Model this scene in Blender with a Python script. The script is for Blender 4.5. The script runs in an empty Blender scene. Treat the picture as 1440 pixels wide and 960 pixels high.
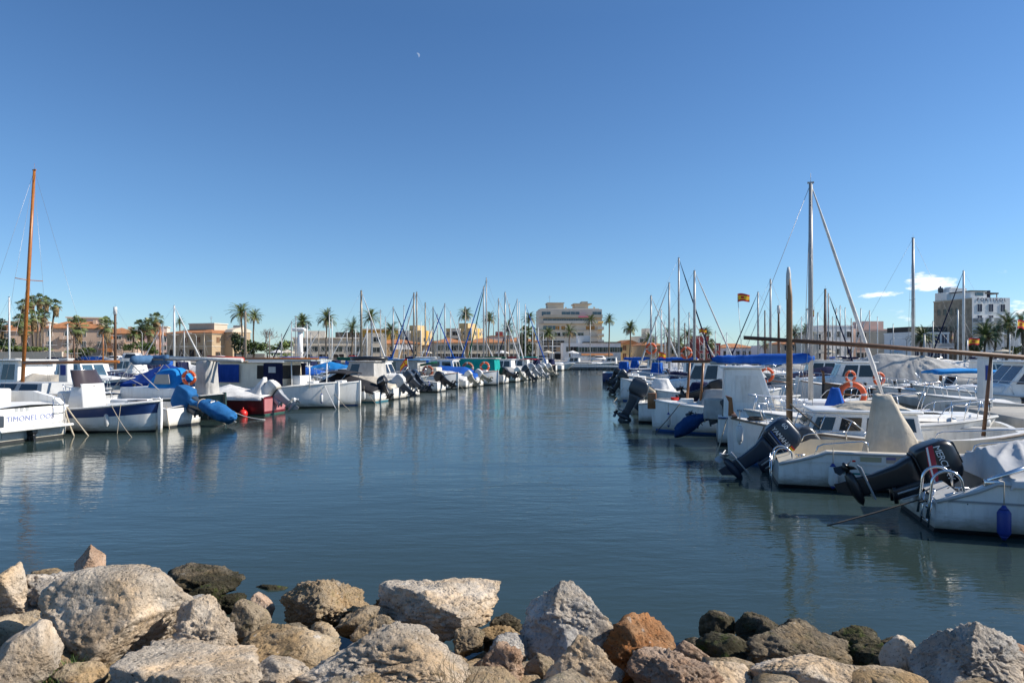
import bpy, bmesh, math, random
import numpy as np
from mathutils import Vector, Matrix, noise
R = math.radians; PI = math.pi
rnd = random.Random(7)
scn = bpy.context.scene
COL = scn.collection
# ------------------------------------------------------------ camera, sky, sun, exposure
CZ = 2.6; F0 = 960.0; HY = 500.0
cam = bpy.data.cameras.new('camera'); camo = bpy.data.objects.new('camera', cam); COL.objects.link(camo)
camo.location = (0, 0, CZ); camo.rotation_euler = (R(90), 0, 0)
cam.sensor_width = 36; cam.lens = 24; cam.shift_y = 20/1440; cam.clip_end = 20000; cam.clip_start = .05
scn.camera = camo
SUN_AZ, SUN_EL = R(87), R(36)
w = bpy.data.worlds.new("World"); scn.world = w; w.use_nodes = True
nt = w.node_tree; nt.nodes.clear()
def N(t, typ, **k):
    n = t.nodes.new(typ)
    for a, b in k.items():
        if a in n.inputs.keys(): n.inputs[a].default_value = b
        else: setattr(n, a, b)
    return n
sky = N(nt, 'ShaderNodeTexSky', sky_type='NISHITA', sun_disc=False, sun_elevation=SUN_EL, sun_rotation=SUN_AZ, air_density=.88, dust_density=.12, ozone_density=3.2, altitude=0)
bgn = N(nt, 'ShaderNodeBackground', Strength=.10); outw = N(nt, 'ShaderNodeOutputWorld')
# small fair weather clouds low over the right shore, laid out by direction in the sky
tc = N(nt, 'ShaderNodeTexCoord'); sp = N(nt, 'ShaderNodeSeparateXYZ'); nt.links.new(tc.outputs['Generated'], sp.inputs[0])
def M2(op, a, b=None):
    n = N(nt, 'ShaderNodeMath', operation=op)
    for i, q in enumerate((a, b)):
        if q is None: continue
        if isinstance(q, (int, float)): n.inputs[i].default_value = q
        else: nt.links.new(q, n.inputs[i])
    return n.outputs[0]
az = M2('ARCTAN2', sp.outputs[0], sp.outputs[1]); el = M2('ARCSINE', sp.outputs[2])
cmb = N(nt, 'ShaderNodeCombineXYZ'); nt.links.new(M2('MULTIPLY', az, 30.), cmb.inputs[0]); nt.links.new(M2('MULTIPLY', el, 75.), cmb.inputs[1])
nz = N(nt, 'ShaderNodeTexNoise', Scale=1.0, Detail=7.0, Roughness=.58); nt.links.new(cmb.outputs[0], nz.inputs[0])
tot = None
for a0, e0, wa, we, k in ((R(31.4), R(5.35), .040, .0145, 1.1), (R(28.6), R(4.6), .045, .008, .95), (R(35.0), R(5.7), .02, .005, .55), (R(23), R(5.5), .02, .006, .5), (R(36.6), R(3.2), .03, .02, .5),
                          (R(6.3), R(3.2), .028, .004, .3), (R(31), R(2.3), .2, .022, .32), (R(17), R(1.7), .05, .006, .3), (R(24), R(3.3), .05, .008, .3)):
    da = M2('DIVIDE', M2('SUBTRACT', az, a0), wa); de = M2('DIVIDE', M2('SUBTRACT', el, e0), we)
    g = M2('MULTIPLY', M2('MAXIMUM', M2('SUBTRACT', 1.0, M2('ADD', M2('MULTIPLY', da, da), M2('MULTIPLY', de, de))), 0.0), k)
    tot = g if tot is None else M2('ADD', tot, g)
cm = M2('MULTIPLY', M2('SUBTRACT', M2('ADD', M2('MULTIPLY', nz.outputs[0], 3.4), tot), 2.25), 1.15)
cmc = M2('MINIMUM', M2('MAXIMUM', M2('MULTIPLY', cm, M2('MINIMUM', M2('MULTIPLY', tot, 3.0), 1.0)), 0.0), .8)
hs = N(nt, 'ShaderNodeMix', data_type='RGBA', blend_type='MULTIPLY'); hs.inputs[0].default_value = 1.0; nt.links.new(sky.outputs[0], hs.inputs[6]); hs.inputs[7].default_value = (.765, .965, 1.045, 1)
mx = N(nt, 'ShaderNodeMix', data_type='RGBA'); nt.links.new(cmc, mx.inputs[0]); er = N(nt, 'ShaderNodeValToRGB'); nt.links.new(M2('DIVIDE', el, 1.2), er.inputs[0]); cr = er.color_ramp
cr.elements[0].position = 0.; cr.elements[0].color = (.80, .78, .84, 1); cr.elements[1].position = 1.; cr.elements[1].color = (1, 1, 1, 1)
for p_, c_ in ((.08, (.79, .79, .86, 1)), (.2, (.78, .82, .89, 1)), (.38, (.68, .77, .88, 1)), (.6, (.95, .97, 1, 1))): q_ = cr.elements.new(p_); q_.color = c_
hx = N(nt, 'ShaderNodeMix', data_type='RGBA', blend_type='MULTIPLY'); hx.inputs[0].default_value = 1.0; nt.links.new(hs.outputs[2], hx.inputs[6]); nt.links.new(er.outputs[0], hx.inputs[7])
nt.links.new(hx.outputs[2], mx.inputs[6]); mx.inputs[7].default_value = (11.5, 10.6, 10.4, 1)
nt.links.new(mx.outputs[2], bgn.inputs[0]); nt.links.new(bgn.outputs[0], outw.inputs[0])
sl = bpy.data.lights.new('sun', 'SUN'); sl.energy = 4.5; sl.angle = R(.55); sl.color = (1.0, .93, .83)
so = bpy.data.objects.new('sun', sl); COL.objects.link(so)
sdir = Vector((math.sin(SUN_AZ)*math.cos(SUN_EL), math.cos(SUN_AZ)*math.cos(SUN_EL), math.sin(SUN_EL)))
so.rotation_euler = sdir.to_track_quat('Z', 'Y').to_euler(); so.location = (40, 0, 60)
vs = scn.view_settings; vs.view_transform = 'Standard'; vs.look = 'None'; vs.exposure = 0.60; vs.gamma = 1; vs.use_curve_mapping = False
scn.render.engine = 'CYCLES'
cy = scn.cycles; cy.max_bounces = 6; cy.transparent_max_bounces = 8; cy.caustics_reflective = False; cy.caustics_refractive = False; cy.sample_clamp_indirect = 6

# ------------------------------------------------------------ helpers
def W(px, py, z=0.0):
    Y = (CZ-z)*F0/(py-HY); return Vector(((px-720)/F0*Y, Y, z))
def P(px, py, Y): return Vector(((px-720)/F0*Y, Y, CZ+(HY-py)/F0*Y))
def BX(px, Y): return (px-720)/F0*Y
def BZ(py, Y): return CZ+(HY-py)/F0*Y
MATS = {}
def mat(key, col=(.5, .5, .5), rough=.5, metal=0., var=.1, vs=2.5, bump=0., bs=30., streak=0., scol=(.30, .24, .16), spec=.5, scum=0.):
    if key in MATS: return MATS[key]
    m = bpy.data.materials.new(key); m.use_nodes = True; t = m.node_tree; b = t.nodes['Principled BSDF']
    b.inputs['Roughness'].default_value = rough; b.inputs['Metallic'].default_value = metal; b.inputs['Specular IOR Level'].default_value = spec
    tc = N(t, 'ShaderNodeTexCoord'); nz = N(t, 'ShaderNodeTexNoise', Scale=vs, Detail=6.0, Roughness=.6); t.links.new(tc.outputs['Object'], nz.inputs[0])
    mr = N(t, 'ShaderNodeMapRange'); mr.inputs[1].default_value = .3; mr.inputs[2].default_value = .7; t.links.new(nz.outputs[0], mr.inputs[0])
    mx = N(t, 'ShaderNodeMix', data_type='RGBA'); t.links.new(mr.outputs[0], mx.inputs[0])
    mx.inputs[6].default_value = tuple(c*(1-var) for c in col)+(1,); mx.inputs[7].default_value = tuple(min(1, c*(1+var*.8)) for c in col)+(1,)
    o = mx.outputs[2]
    if streak:
        mp = N(t, 'ShaderNodeMapping'); mp.inputs['Scale'].default_value = (5, 5, .7); t.links.new(tc.outputs['Object'], mp.inputs[0])
        n2 = N(t, 'ShaderNodeTexNoise', Scale=1.6, Detail=5.0, Roughness=.65); t.links.new(mp.outputs[0], n2.inputs[0])
        m2 = N(t, 'ShaderNodeMapRange'); m2.inputs[1].default_value = .5; m2.inputs[2].default_value = .8; m2.inputs[4].default_value = streak; t.links.new(n2.outputs[0], m2.inputs[0])
        m3 = N(t, 'ShaderNodeMix', data_type='RGBA'); t.links.new(m2.outputs[0], m3.inputs[0]); t.links.new(o, m3.inputs[6]); m3.inputs[7].default_value = scol+(1,); o = m3.outputs[2]
    if scum:   # dried tide scum and scuffs just above the waterline
        sx = N(t, 'ShaderNodeSeparateXYZ'); t.links.new(tc.outputs['Object'], sx.inputs[0]); mp = N(t, 'ShaderNodeMapping'); mp.inputs['Scale'].default_value = (2.2, 2.2, 9); t.links.new(tc.outputs['Object'], mp.inputs[0])
        n3 = N(t, 'ShaderNodeTexNoise', Scale=1.7, Detail=7.0, Roughness=.7); t.links.new(mp.outputs[0], n3.inputs[0])
        ml = N(t, 'ShaderNodeMath', operation='MULTIPLY_ADD'); t.links.new(n3.outputs[0], ml.inputs[0]); ml.inputs[1].default_value = -.42; t.links.new(sx.outputs[2], ml.inputs[2])
        m5 = N(t, 'ShaderNodeMapRange'); m5.inputs[1].default_value = -.14; m5.inputs[2].default_value = .08; m5.inputs[3].default_value = scum; m5.inputs[4].default_value = 0.; t.links.new(ml.outputs[0], m5.inputs[0])
        m6 = N(t, 'ShaderNodeMix', data_type='RGBA'); t.links.new(m5.outputs[0], m6.inputs[0]); t.links.new(o, m6.inputs[6]); m6.inputs[7].default_value = (.20, .17, .09, 1); o = m6.outputs[2]
    t.links.new(o, b.inputs['Base Color'])
    if bump:
        n4 = N(t, 'ShaderNodeTexNoise', Scale=bs, Detail=5.0, Roughness=.6); t.links.new(tc.outputs['Object'], n4.inputs[0])
        bp = N(t, 'ShaderNodeBump', Strength=bump, Distance=.03); t.links.new(n4.outputs[0], bp.inputs['Height']); t.links.new(bp.outputs[0], b.inputs['Normal'])
    MATS[key] = m; return m
white = mat('white_gelcoat', (.83, .815, .775), .28, var=.07, vs=1.5, streak=.35, bump=.02, bs=3, scum=.7)
white2 = mat('aged_white_gelcoat', (.74, .725, .68), .38, var=.12, vs=2, streak=.5, scum=.8)
cream = mat('cream_gelcoat', (.70, .63, .50), .35, var=.08, streak=.3)
grey = mat('grey_gelcoat', (.42, .43, .43), .4, var=.1, streak=.25)
wpaint = mat('white_paint', (.84, .825, .79), .45, var=.06, streak=.3, scum=.75)
navy = mat('navy_paint', (.018, .05, .16), .3, var=.15)
blueboot = mat('blue_bottom_paint', (.02, .09, .28), .5, var=.2)
blackp = mat('black_bottom_paint', (.018, .02, .022), .5, var=.3)
tealboot = mat('teal_bottom_paint', (.02, .14, .19), .5, var=.2)
greenboot = mat('green_bottom_paint', (.02, .08, .06), .5, var=.2)
maroon = mat('maroon_gelcoat', (.115, .010, .016), .3, var=.2, streak=.25, scol=(.2, .1, .09))
teakm = mat('varnished_wood', (.24, .10, .035), .38, var=.35, vs=6, streak=.3, scol=(.10, .04, .015))
orangewood = mat('orange_varnished_wood', (.33, .115, .022), .35, var=.25, vs=6)
rustwood = mat('brown_wood', (.115, .055, .028), .6, var=.4, vs=9)
greywood = mat('weathered_wood', (.22, .18, .14), .8, var=.3, vs=8, bump=.2)
alu = mat('anodised_aluminium', (.36, .36, .355), .45, .25, var=.15)
mastbr = mat('bronze_anodised_aluminium', (.26, .22, .17), .45, .4, var=.2)
mastw = mat('white_mast_paint', (.66, .66, .64), .4, var=.08)
steel = mat('polished_steel', (.66, .66, .67), .15, 1.0, var=.06)
wire = mat('rigging_wire', (.28, .28, .29), .4, .5)
rope = mat('mooring_rope', (.42, .36, .27), .9, var=.3, vs=20)
darkrope = mat('dark_rope', (.09, .075, .06), .9, var=.3, vs=20)
glass = mat('tinted_glass', (.012, .016, .02), .06, var=.2, spec=.8)
smoke = mat('smoked_acrylic', (.06, .045, .045), .1, var=.2, spec=.7)
bglass = mat('blue_grey_glass', (.05, .10, .14), .07, var=.3, spec=.8)
blk = mat('black_plastic', (.012, .013, .016), .3, var=.3, spec=.55)
dgrey = mat('dark_grey_paint', (.045, .055, .07), .3, var=.2)
dblue = mat('dark_blue_grey_paint', (.022, .032, .052), .26, var=.2, bump=.01)
silver = mat('silver_grey_paint', (.35, .36, .37), .35, .2, var=.1)
def fab(k, c, b=.8): return mat(k, c, .94, var=.24, vs=1.8, bump=b, bs=4.5, spec=.15, streak=.35, scol=tuple(min(1, x*1.6+.05) for x in c))
fblue = fab('blue_canvas', (.018, .10, .40)); froyal = fab('royal_blue_canvas', (.012, .05, .25)); fsky = fab('sky_blue_canvas', (.02, .22, .55)); fnavy = fab('navy_canvas', (.012, .016, .05))
ftarp = fab('blue_tarpaulin', (.022, .12, .30), 1.); fgrey = fab('grey_canvas', (.40, .39, .37)); fcream = fab('cream_canvas', (.52, .46, .37)); fblack = fab('charcoal_canvas', (.03, .03, .034))
fwhite = fab('white_canvas', (.62, .61, .59)); fteal = fab('teal_canvas', (.01, .28, .26)); fgreen = fab('dark_green_canvas', (.012, .09, .06)); fred = fab('dark_red_canvas', (.17, .02, .03)); ffaded = fab('faded_blue_canvas', (.06, .13, .24))
red = mat('red_plastic', (.62, .02, .015), .4); orange = mat('orange_plastic', (.72, .10, .02), .5, var=.2); yellow = mat('yellow_cloth', (.80, .48, .02), .8); redc = mat('red_cloth', (.55, .02, .02), .8)
bluep = mat('blue_rubber', (.01, .035, .22), .5); fendw = mat('white_rubber', (.62, .62, .60), .5, var=.1, streak=.3)
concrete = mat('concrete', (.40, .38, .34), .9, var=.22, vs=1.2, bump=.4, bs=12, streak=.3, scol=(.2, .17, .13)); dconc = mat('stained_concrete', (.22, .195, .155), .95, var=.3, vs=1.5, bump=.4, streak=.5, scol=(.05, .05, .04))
tealtxt = mat('teal_paint', (.01, .2, .2), .5); bluetxt = mat('faded_blue_lettering', (.22, .26, .48), .6); darktxt = mat('dark_lettering', (.03, .035, .06), .6); whitetxt = mat('white_lettering', (.8, .8, .8), .5)

class MB:
    def __init__(s): s.v = []; s.f = []; s.m = []; s.s = []
    def add(s, v, f, m=0, sm=False, M=None):
        k = len(s.v)
        s.v += [tuple(M @ Vector(p)) for p in v] if M is not None else [tuple(p) for p in v]
        for q in f: s.f.append(tuple(i+k for i in q)); s.m.append(m); s.s.append(sm)
        return s
    def box(s, x0, x1, y0, y1, z0, z1, m=0, M=None):
        return s.add([(x0, y0, z0), (x1, y0, z0), (x1, y1, z0), (x0, y1, z0), (x0, y0, z1), (x1, y0, z1), (x1, y1, z1), (x0, y1, z1)],
                     [(3, 2, 1, 0), (4, 5, 6, 7), (0, 1, 5, 4), (1, 2, 6, 5), (2, 3, 7, 6), (3, 0, 4, 7)], m, False, M)
    def rbox(s, x0, x1, y0, y1, z0, z1, r=.03, m=0, M=None, seg=2):
        bm = bmesh.new(); bmesh.ops.create_cube(bm, size=1)
        for v in bm.verts: v.co = Vector(((x0+x1)/2+v.co.x*(x1-x0), (y0+y1)/2+v.co.y*(y1-y0), (z0+z1)/2+v.co.z*(z1-z0)))
        bmesh.ops.bevel(bm, geom=bm.edges[:], offset=r, segments=seg, affect='EDGES', profile=.5)
        s.bm(bm, m, M, True); return s
    def bm(s, bm, m=0, M=None, sm=True):
        bm.verts.index_update(); s.add([v.co.copy() for v in bm.verts], [[v.index for v in f.verts] for f in bm.faces], m, sm, M); bm.free()
    def loft(s, rings, m=0, closed=True, caps=(True, True), sm=True, M=None, mrow=None):
        n = len(rings[0]); v = [p for r in rings for p in r]; k = n if closed else n-1
        for i in range(len(rings)-1):
            for j in range(k):
                a = i*n+j; b = i*n+(j+1) % n
                s_m = mrow[j] if mrow else m
                if i == 0 and j == 0: base = len(s.v); s.v += [tuple(M @ Vector(p)) for p in v] if M is not None else [tuple(p) for p in v]
                s.f.append((base+a, base+b, base+b+n, base+a+n)); s.m.append(s_m); s.s.append(sm)
        if closed and caps[0]: s.f.append(tuple(base+j for j in range(n-1, -1, -1))); s.m.append(m); s.s.append(False)
        if closed and caps[1]: s.f.append(tuple(base+(len(rings)-1)*n+j for j in range(n))); s.m.append(m); s.s.append(False)
        return s
    def tube(s, pts, r, n=6, m=0, M=None, sm=True):
        pts = [Vector(p) for p in pts]; rings = []; L = len(pts); up = None
        for i, p in enumerate(pts):
            d = (pts[min(i+1, L-1)]-pts[max(i-1, 0)]).normalized()
            if up is None: up = Vector((0, 0, 1)) if abs(d.z) < .9 else Vector((1, 0, 0))
            a = d.cross(up).normalized(); up = a.cross(d).normalized(); rr = r[i] if isinstance(r, (list, tuple)) else r
            rings.append([p+(a*math.cos(2*PI*j/n)+up*math.sin(2*PI*j/n))*rr for j in range(n)])
        return s.loft(rings, m, sm=sm, M=M)
    def prism(s, poly, h0, h1, ax='y', m=0, M=None):
        n = len(poly); f = {'y': lambda a, b, h: (a, h, b), 'z': lambda a, b, h: (a, b, h), 'x': lambda a, b, h: (h, a, b)}[ax]
        v = [f(a, b, h0) for a, b in poly]+[f(a, b, h1) for a, b in poly]
        fs = [tuple(range(n)), tuple(range(2*n-1, n-1, -1))]+[(i, i+n, (i+1) % n+n, (i+1) % n) for i in range(n)]
        return s.add(v, fs, m, False, M)
    def ball(s, c, r, m=0, seg=12, M=None):
        r = (r, r, r) if isinstance(r, (int, float)) else r
        rings = [[(c[0]+r[0]*math.sin(PI*i/seg)*math.cos(2*PI*j/seg), c[1]+r[1]*math.sin(PI*i/seg)*math.sin(2*PI*j/seg), c[2]+r[2]*math.cos(PI*i/seg)) for j in range(seg)] for i in range(seg+1)]
        return s.loft(rings, m, caps=(False, False), M=M)
    def torus(s, c, Rr, r, ax='y', m=0, n=24, k=8, ms=None, M=None):
        rings = []
        for i in range(n+1):
            a = 2*PI*i/n; ring = []
            for j in range(k):
                b = 2*PI*j/k; q = Rr+r*math.cos(b); u, v, w_ = q*math.cos(a), q*math.sin(a), r*math.sin(b)
                ring.append(Vector(c)+Vector({'y': (u, w_, v), 'z': (u, v, w_), 'x': (w_, u, v)}[ax]))
            rings.append(ring)
        if ms is None: return s.loft(rings, m, caps=(False, False), M=M)
        for i in range(n): s.loft(rings[i:i+2], ms(i/n), caps=(False, False), M=M)
        return s
    def build(s, name, mats, parent=None, M=None, label=None):
        me = bpy.data.meshes.new(name); me.from_pydata(s.v, [], s.f); mats = mats if isinstance(mats, (list, tuple)) else [mats]
        for q in mats: me.materials.append(q)
        me.polygons.foreach_set('material_index', s.m); me.polygons.foreach_set('use_smooth', s.s); me.update()
        bm = bmesh.new(); bm.from_mesh(me); bmesh.ops.remove_doubles(bm, verts=bm.verts, dist=1e-5); bmesh.ops.dissolve_degenerate(bm, dist=1e-6, edges=bm.edges)
        bmesh.ops.recalc_face_normals(bm, faces=bm.faces); bm.to_mesh(me); bm.free()
        o = bpy.data.objects.new(name, me); COL.objects.link(o); o.parent = parent
        if M is not None: o.matrix_basis = M
        if label: o['label'] = label
        return o
def tag(o, label=None, cat=None, group=None, kind=None):
    if label: o['label'] = label
    if cat: o['category'] = cat
    if group: o['group'] = group
    if kind: o['kind'] = kind
    return o
def empty(name, loc, rz=0., label=None, cat=None, group=None):
    o = bpy.data.objects.new(name, None); COL.objects.link(o); o.location = loc; o.rotation_euler = (0, 0, rz); o.empty_display_size = .2
    return tag(o, label, cat, group)
def copy_tree(o, parent=None):
    c = o.copy(); COL.objects.link(c); c.parent = parent
    for ch in list(o.children): copy_tree(ch, c)
    return c
def setloc(o, loc, rz=0., sc=1.):
    o.location = loc; o.rotation_euler = (0, 0, rz); o.scale = (sc, sc, sc) if isinstance(sc, (int, float)) else sc; return o
def text(body, size, m, parent, M, name='lettering', ext=.003, sp=1., label=None, shear=0.):
    cu = bpy.data.curves.new('t', 'FONT'); cu.body = body; cu.size = size; cu.extrude = ext; cu.align_x = 'CENTER'; cu.align_y = 'CENTER'; cu.space_character = sp; cu.shear = shear
    t = bpy.data.objects.new('t', cu); COL.objects.link(t); dg = bpy.context.evaluated_depsgraph_get(); dg.update()
    me = bpy.data.meshes.new_from_object(t.evaluated_get(dg)); bpy.data.objects.remove(t); me.materials.clear(); me.materials.append(m)
    o = bpy.data.objects.new(name, me); COL.objects.link(o); o.parent = parent; o.matrix_basis = M
    if label: o['label'] = label
    return o
T = Matrix.Translation
def RX(a): return Matrix.Rotation(a, 4, 'X')
def RY(a): return Matrix.Rotation(a, 4, 'Y')
def RZ(a): return Matrix.Rotation(a, 4, 'Z')
def lerp(a, b, t): return a+(b-a)*t
def interp(t, pts):
    for (a, b), (c, d) in zip(pts, pts[1:]):
        if t <= c: return b if c == a else lerp(b, d, max(0, (t-a)/(c-a)))
    return pts[-1][1]
def rrect(hx, hy, r, z, cx=0., cy=0., n=4):
    o = []
    for k, (sx, sy) in enumerate(((1, 1), (-1, 1), (-1, -1), (1, -1))):
        for i in range(n+1):
            a = PI/2*(k+i/n); o.append((cx+sx*(hx-r)+r*math.cos(a), cy+sy*(hy-r)+r*math.sin(a), z))
    return o
def fbm(p, o=4): return noise.fractal(p, 1.0, 2.0, o, noise_basis='PERLIN_ORIGINAL')
# ------------------------------------------------------------ water, sea bed, shore, sky extras
def water_mat():
    m = bpy.data.materials.new('harbour_water'); m.use_nodes = True; t = m.node_tree; t.nodes.clear()
    out = N(t, 'ShaderNodeOutputMaterial'); tc = N(t, 'ShaderNodeTexCoord')
    hs = None
    for sc, rot, s, amp, det in (((.22, .55, 1), 12, 1.0, .28, 3.0), ((1.0, 2.8, 1), -8, 1.0, .20, 4.0), ((2.6, 8.0, 1), 6, 1.0, .10, 3.0), ((7.0, 20.0, 1), -4, 1.0, .030, 3.0), ((.05, .09, 1), 20, 1.0, .6, 2.0)):
        mp = N(t, 'ShaderNodeMapping'); mp.inputs['Scale'].default_value = sc; mp.inputs['Rotation'].default_value = (0, 0, R(rot)); t.links.new(tc.outputs['Object'], mp.inputs[0])
        nz = N(t, 'ShaderNodeTexNoise', Scale=s, Detail=det, Roughness=.5); t.links.new(mp.outputs[0], nz.inputs[0])
        ml = N(t, 'ShaderNodeMath', operation='MULTIPLY'); ml.inputs[1].default_value = amp; t.links.new(nz.outputs[0], ml.inputs[0])
        if hs is None: hs = ml.outputs[0]
        else:
            ad = N(t, 'ShaderNodeMath', operation='ADD'); t.links.new(hs, ad.inputs[0]); t.links.new(ml.outputs[0], ad.inputs[1]); hs = ad.outputs[0]
    # patches of calmer and more ruffled water
    pn = N(t, 'ShaderNodeTexNoise', Scale=.07, Detail=4.0); t.links.new(tc.outputs['Object'], pn.inputs[0])
    pr = N(t, 'ShaderNodeMapRange'); pr.inputs[1].default_value = .35; pr.inputs[2].default_value = .65; pr.inputs[3].default_value = .3; pr.inputs[4].default_value = 1.45; t.links.new(pn.outputs[0], pr.inputs[0])
    hm = N(t, 'ShaderNodeMath', operation='MULTIPLY'); t.links.new(hs, hm.inputs[0]); t.links.new(pr.outputs[0], hm.inputs[1])
    bp = N(t, 'ShaderNodeBump', Strength=1.0, Distance=.062); t.links.new(hm.outputs[0], bp.inputs['Height'])
    gl = N(t, 'ShaderNodeBsdfGlossy', Roughness=.02); gl.inputs[0].default_value = (.92, .93, .92, 1)
    df = N(t, 'ShaderNodeBsdfDiffuse'); df.inputs[0].default_value = (.042, .069, .064, 1)
    tr = N(t, 'ShaderNodeBsdfTransparent'); tr.inputs[0].default_value = (.30, .46, .42, 1)
    fr = N(t, 'ShaderNodeFresnel', IOR=1.33)
    for q in (gl, df, fr): t.links.new(bp.outputs[0], q.inputs['Normal'])
    m1 = N(t, 'ShaderNodeMixShader'); m1.inputs[0].default_value = .35; t.links.new(df.outputs[0], m1.inputs[1]); t.links.new(tr.outputs[0], m1.inputs[2])
    m2 = N(t, 'ShaderNodeMixShader'); t.links.new(fr.outputs[0], m2.inputs[0]); t.links.new(m1.outputs[0], m2.inputs[1]); t.links.new(gl.outputs[0], m2.inputs[2])
    t.links.new(m2.outputs[0], out.inputs[0]); return m
mb = MB(); mb.add([(-600, -30, 0), (600, -30, 0), (600, 260, 0), (-600, 260, 0)], [(0, 1, 2, 3)])
tag(mb.build('water', water_mat()), 'dark teal rippled harbour water between the rows of boats', kind='structure')
bed = mat('sea_bed', (.035, .06, .055), .9, var=.3, vs=.3)
mb = MB(); mb.add([(-600, 8, -3), (600, 8, -3), (600, 260, -3), (-600, 260, -3)], [(0, 1, 2, 3)])
tag(mb.build('sea_bed', bed), kind='structure')
pave = mat('promenade_paving', (.36, .32, .27), .9, var=.2, vs=.3, bump=.2)
edge = [(-900, 80), (-120, 97), (-60, 128), (0, 147), (60, 152), (110, 146), (170, 132), (900, 110)]
mb = MB(); nE = len(edge)
for i in range(nE-1):
    (x0, y0), (x1, y1) = edge[i], edge[i+1]
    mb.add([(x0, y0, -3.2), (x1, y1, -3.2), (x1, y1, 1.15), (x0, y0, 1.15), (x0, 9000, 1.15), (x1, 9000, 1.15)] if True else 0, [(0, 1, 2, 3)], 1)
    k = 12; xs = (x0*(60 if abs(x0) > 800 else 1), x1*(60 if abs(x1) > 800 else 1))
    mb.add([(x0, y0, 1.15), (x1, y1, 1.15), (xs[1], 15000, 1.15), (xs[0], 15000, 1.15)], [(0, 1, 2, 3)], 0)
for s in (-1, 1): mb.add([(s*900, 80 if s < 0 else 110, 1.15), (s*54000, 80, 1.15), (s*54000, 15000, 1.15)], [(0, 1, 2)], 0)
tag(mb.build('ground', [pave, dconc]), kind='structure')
# kerb of the promenade
mb = MB()
for (x0, y0), (x1, y1) in zip(edge[1:-2], edge[2:-1]):
    d = Vector((x1-x0, y1-y0, 0)); a = math.atan2(d.y, d.x); mb.box(0, d.length, -.12, .5, 0, .22, 0, T((x0, y0, 1.154)) @ RZ(a))
tag(mb.build('quay_kerb', concrete), kind='structure')
# bank under the boulders: stony slope into the water, coloured dark as shade in the gaps
mb = MB(); G = []; nx, ny = 70, 26
for i in range(nx):
    row = []
    for j in range(ny):
        x = lerp(-9, 9, i/(nx-1)); y = lerp(-3, 9.5, j/(ny-1))
        z = interp(y, ((-3, 1.05), (2.6, .95), (4.2, .42), (5.6, -.02), (7, -.45), (9.5, -1.5)))+.16*fbm(Vector((x*1.3, y*1.3, 2)))
        z += .42*max(0, min(1, (-2.2-x)/2.5))*max(0, min(1, (y-3.5)/1.5))*max(0, min(1, (8.6-y)/1.6))
        if y < 2.4: z = .98+.03*fbm(Vector((x*2, y*2, 0)))
        row.append((x, y, z))
    G.append(row)
mb.loft(G, closed=False); tag(mb.build('rocky_bank', mat('gap_shade_soil', (.10, .082, .06), .9, var=.5, vs=5, bump=1., bs=25)), kind='structure')
mb = MB(); mb.add([(-600, -60, .95), (600, -60, .95), (600, 2.2, .95), (-600, 2.2, .95)], [(0, 1, 2, 3)]); mb.add([(-600, 2.2, .95), (600, 2.2, .95), (600, 8, -3), (-600, 8, -3)], [(0, 1, 2, 3)])
tag(mb.build('near_quay_ground', mat('dusty_soil', (.26, .22, .16), .95, var=.3, vs=2, bump=.5)), kind='structure')

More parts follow.
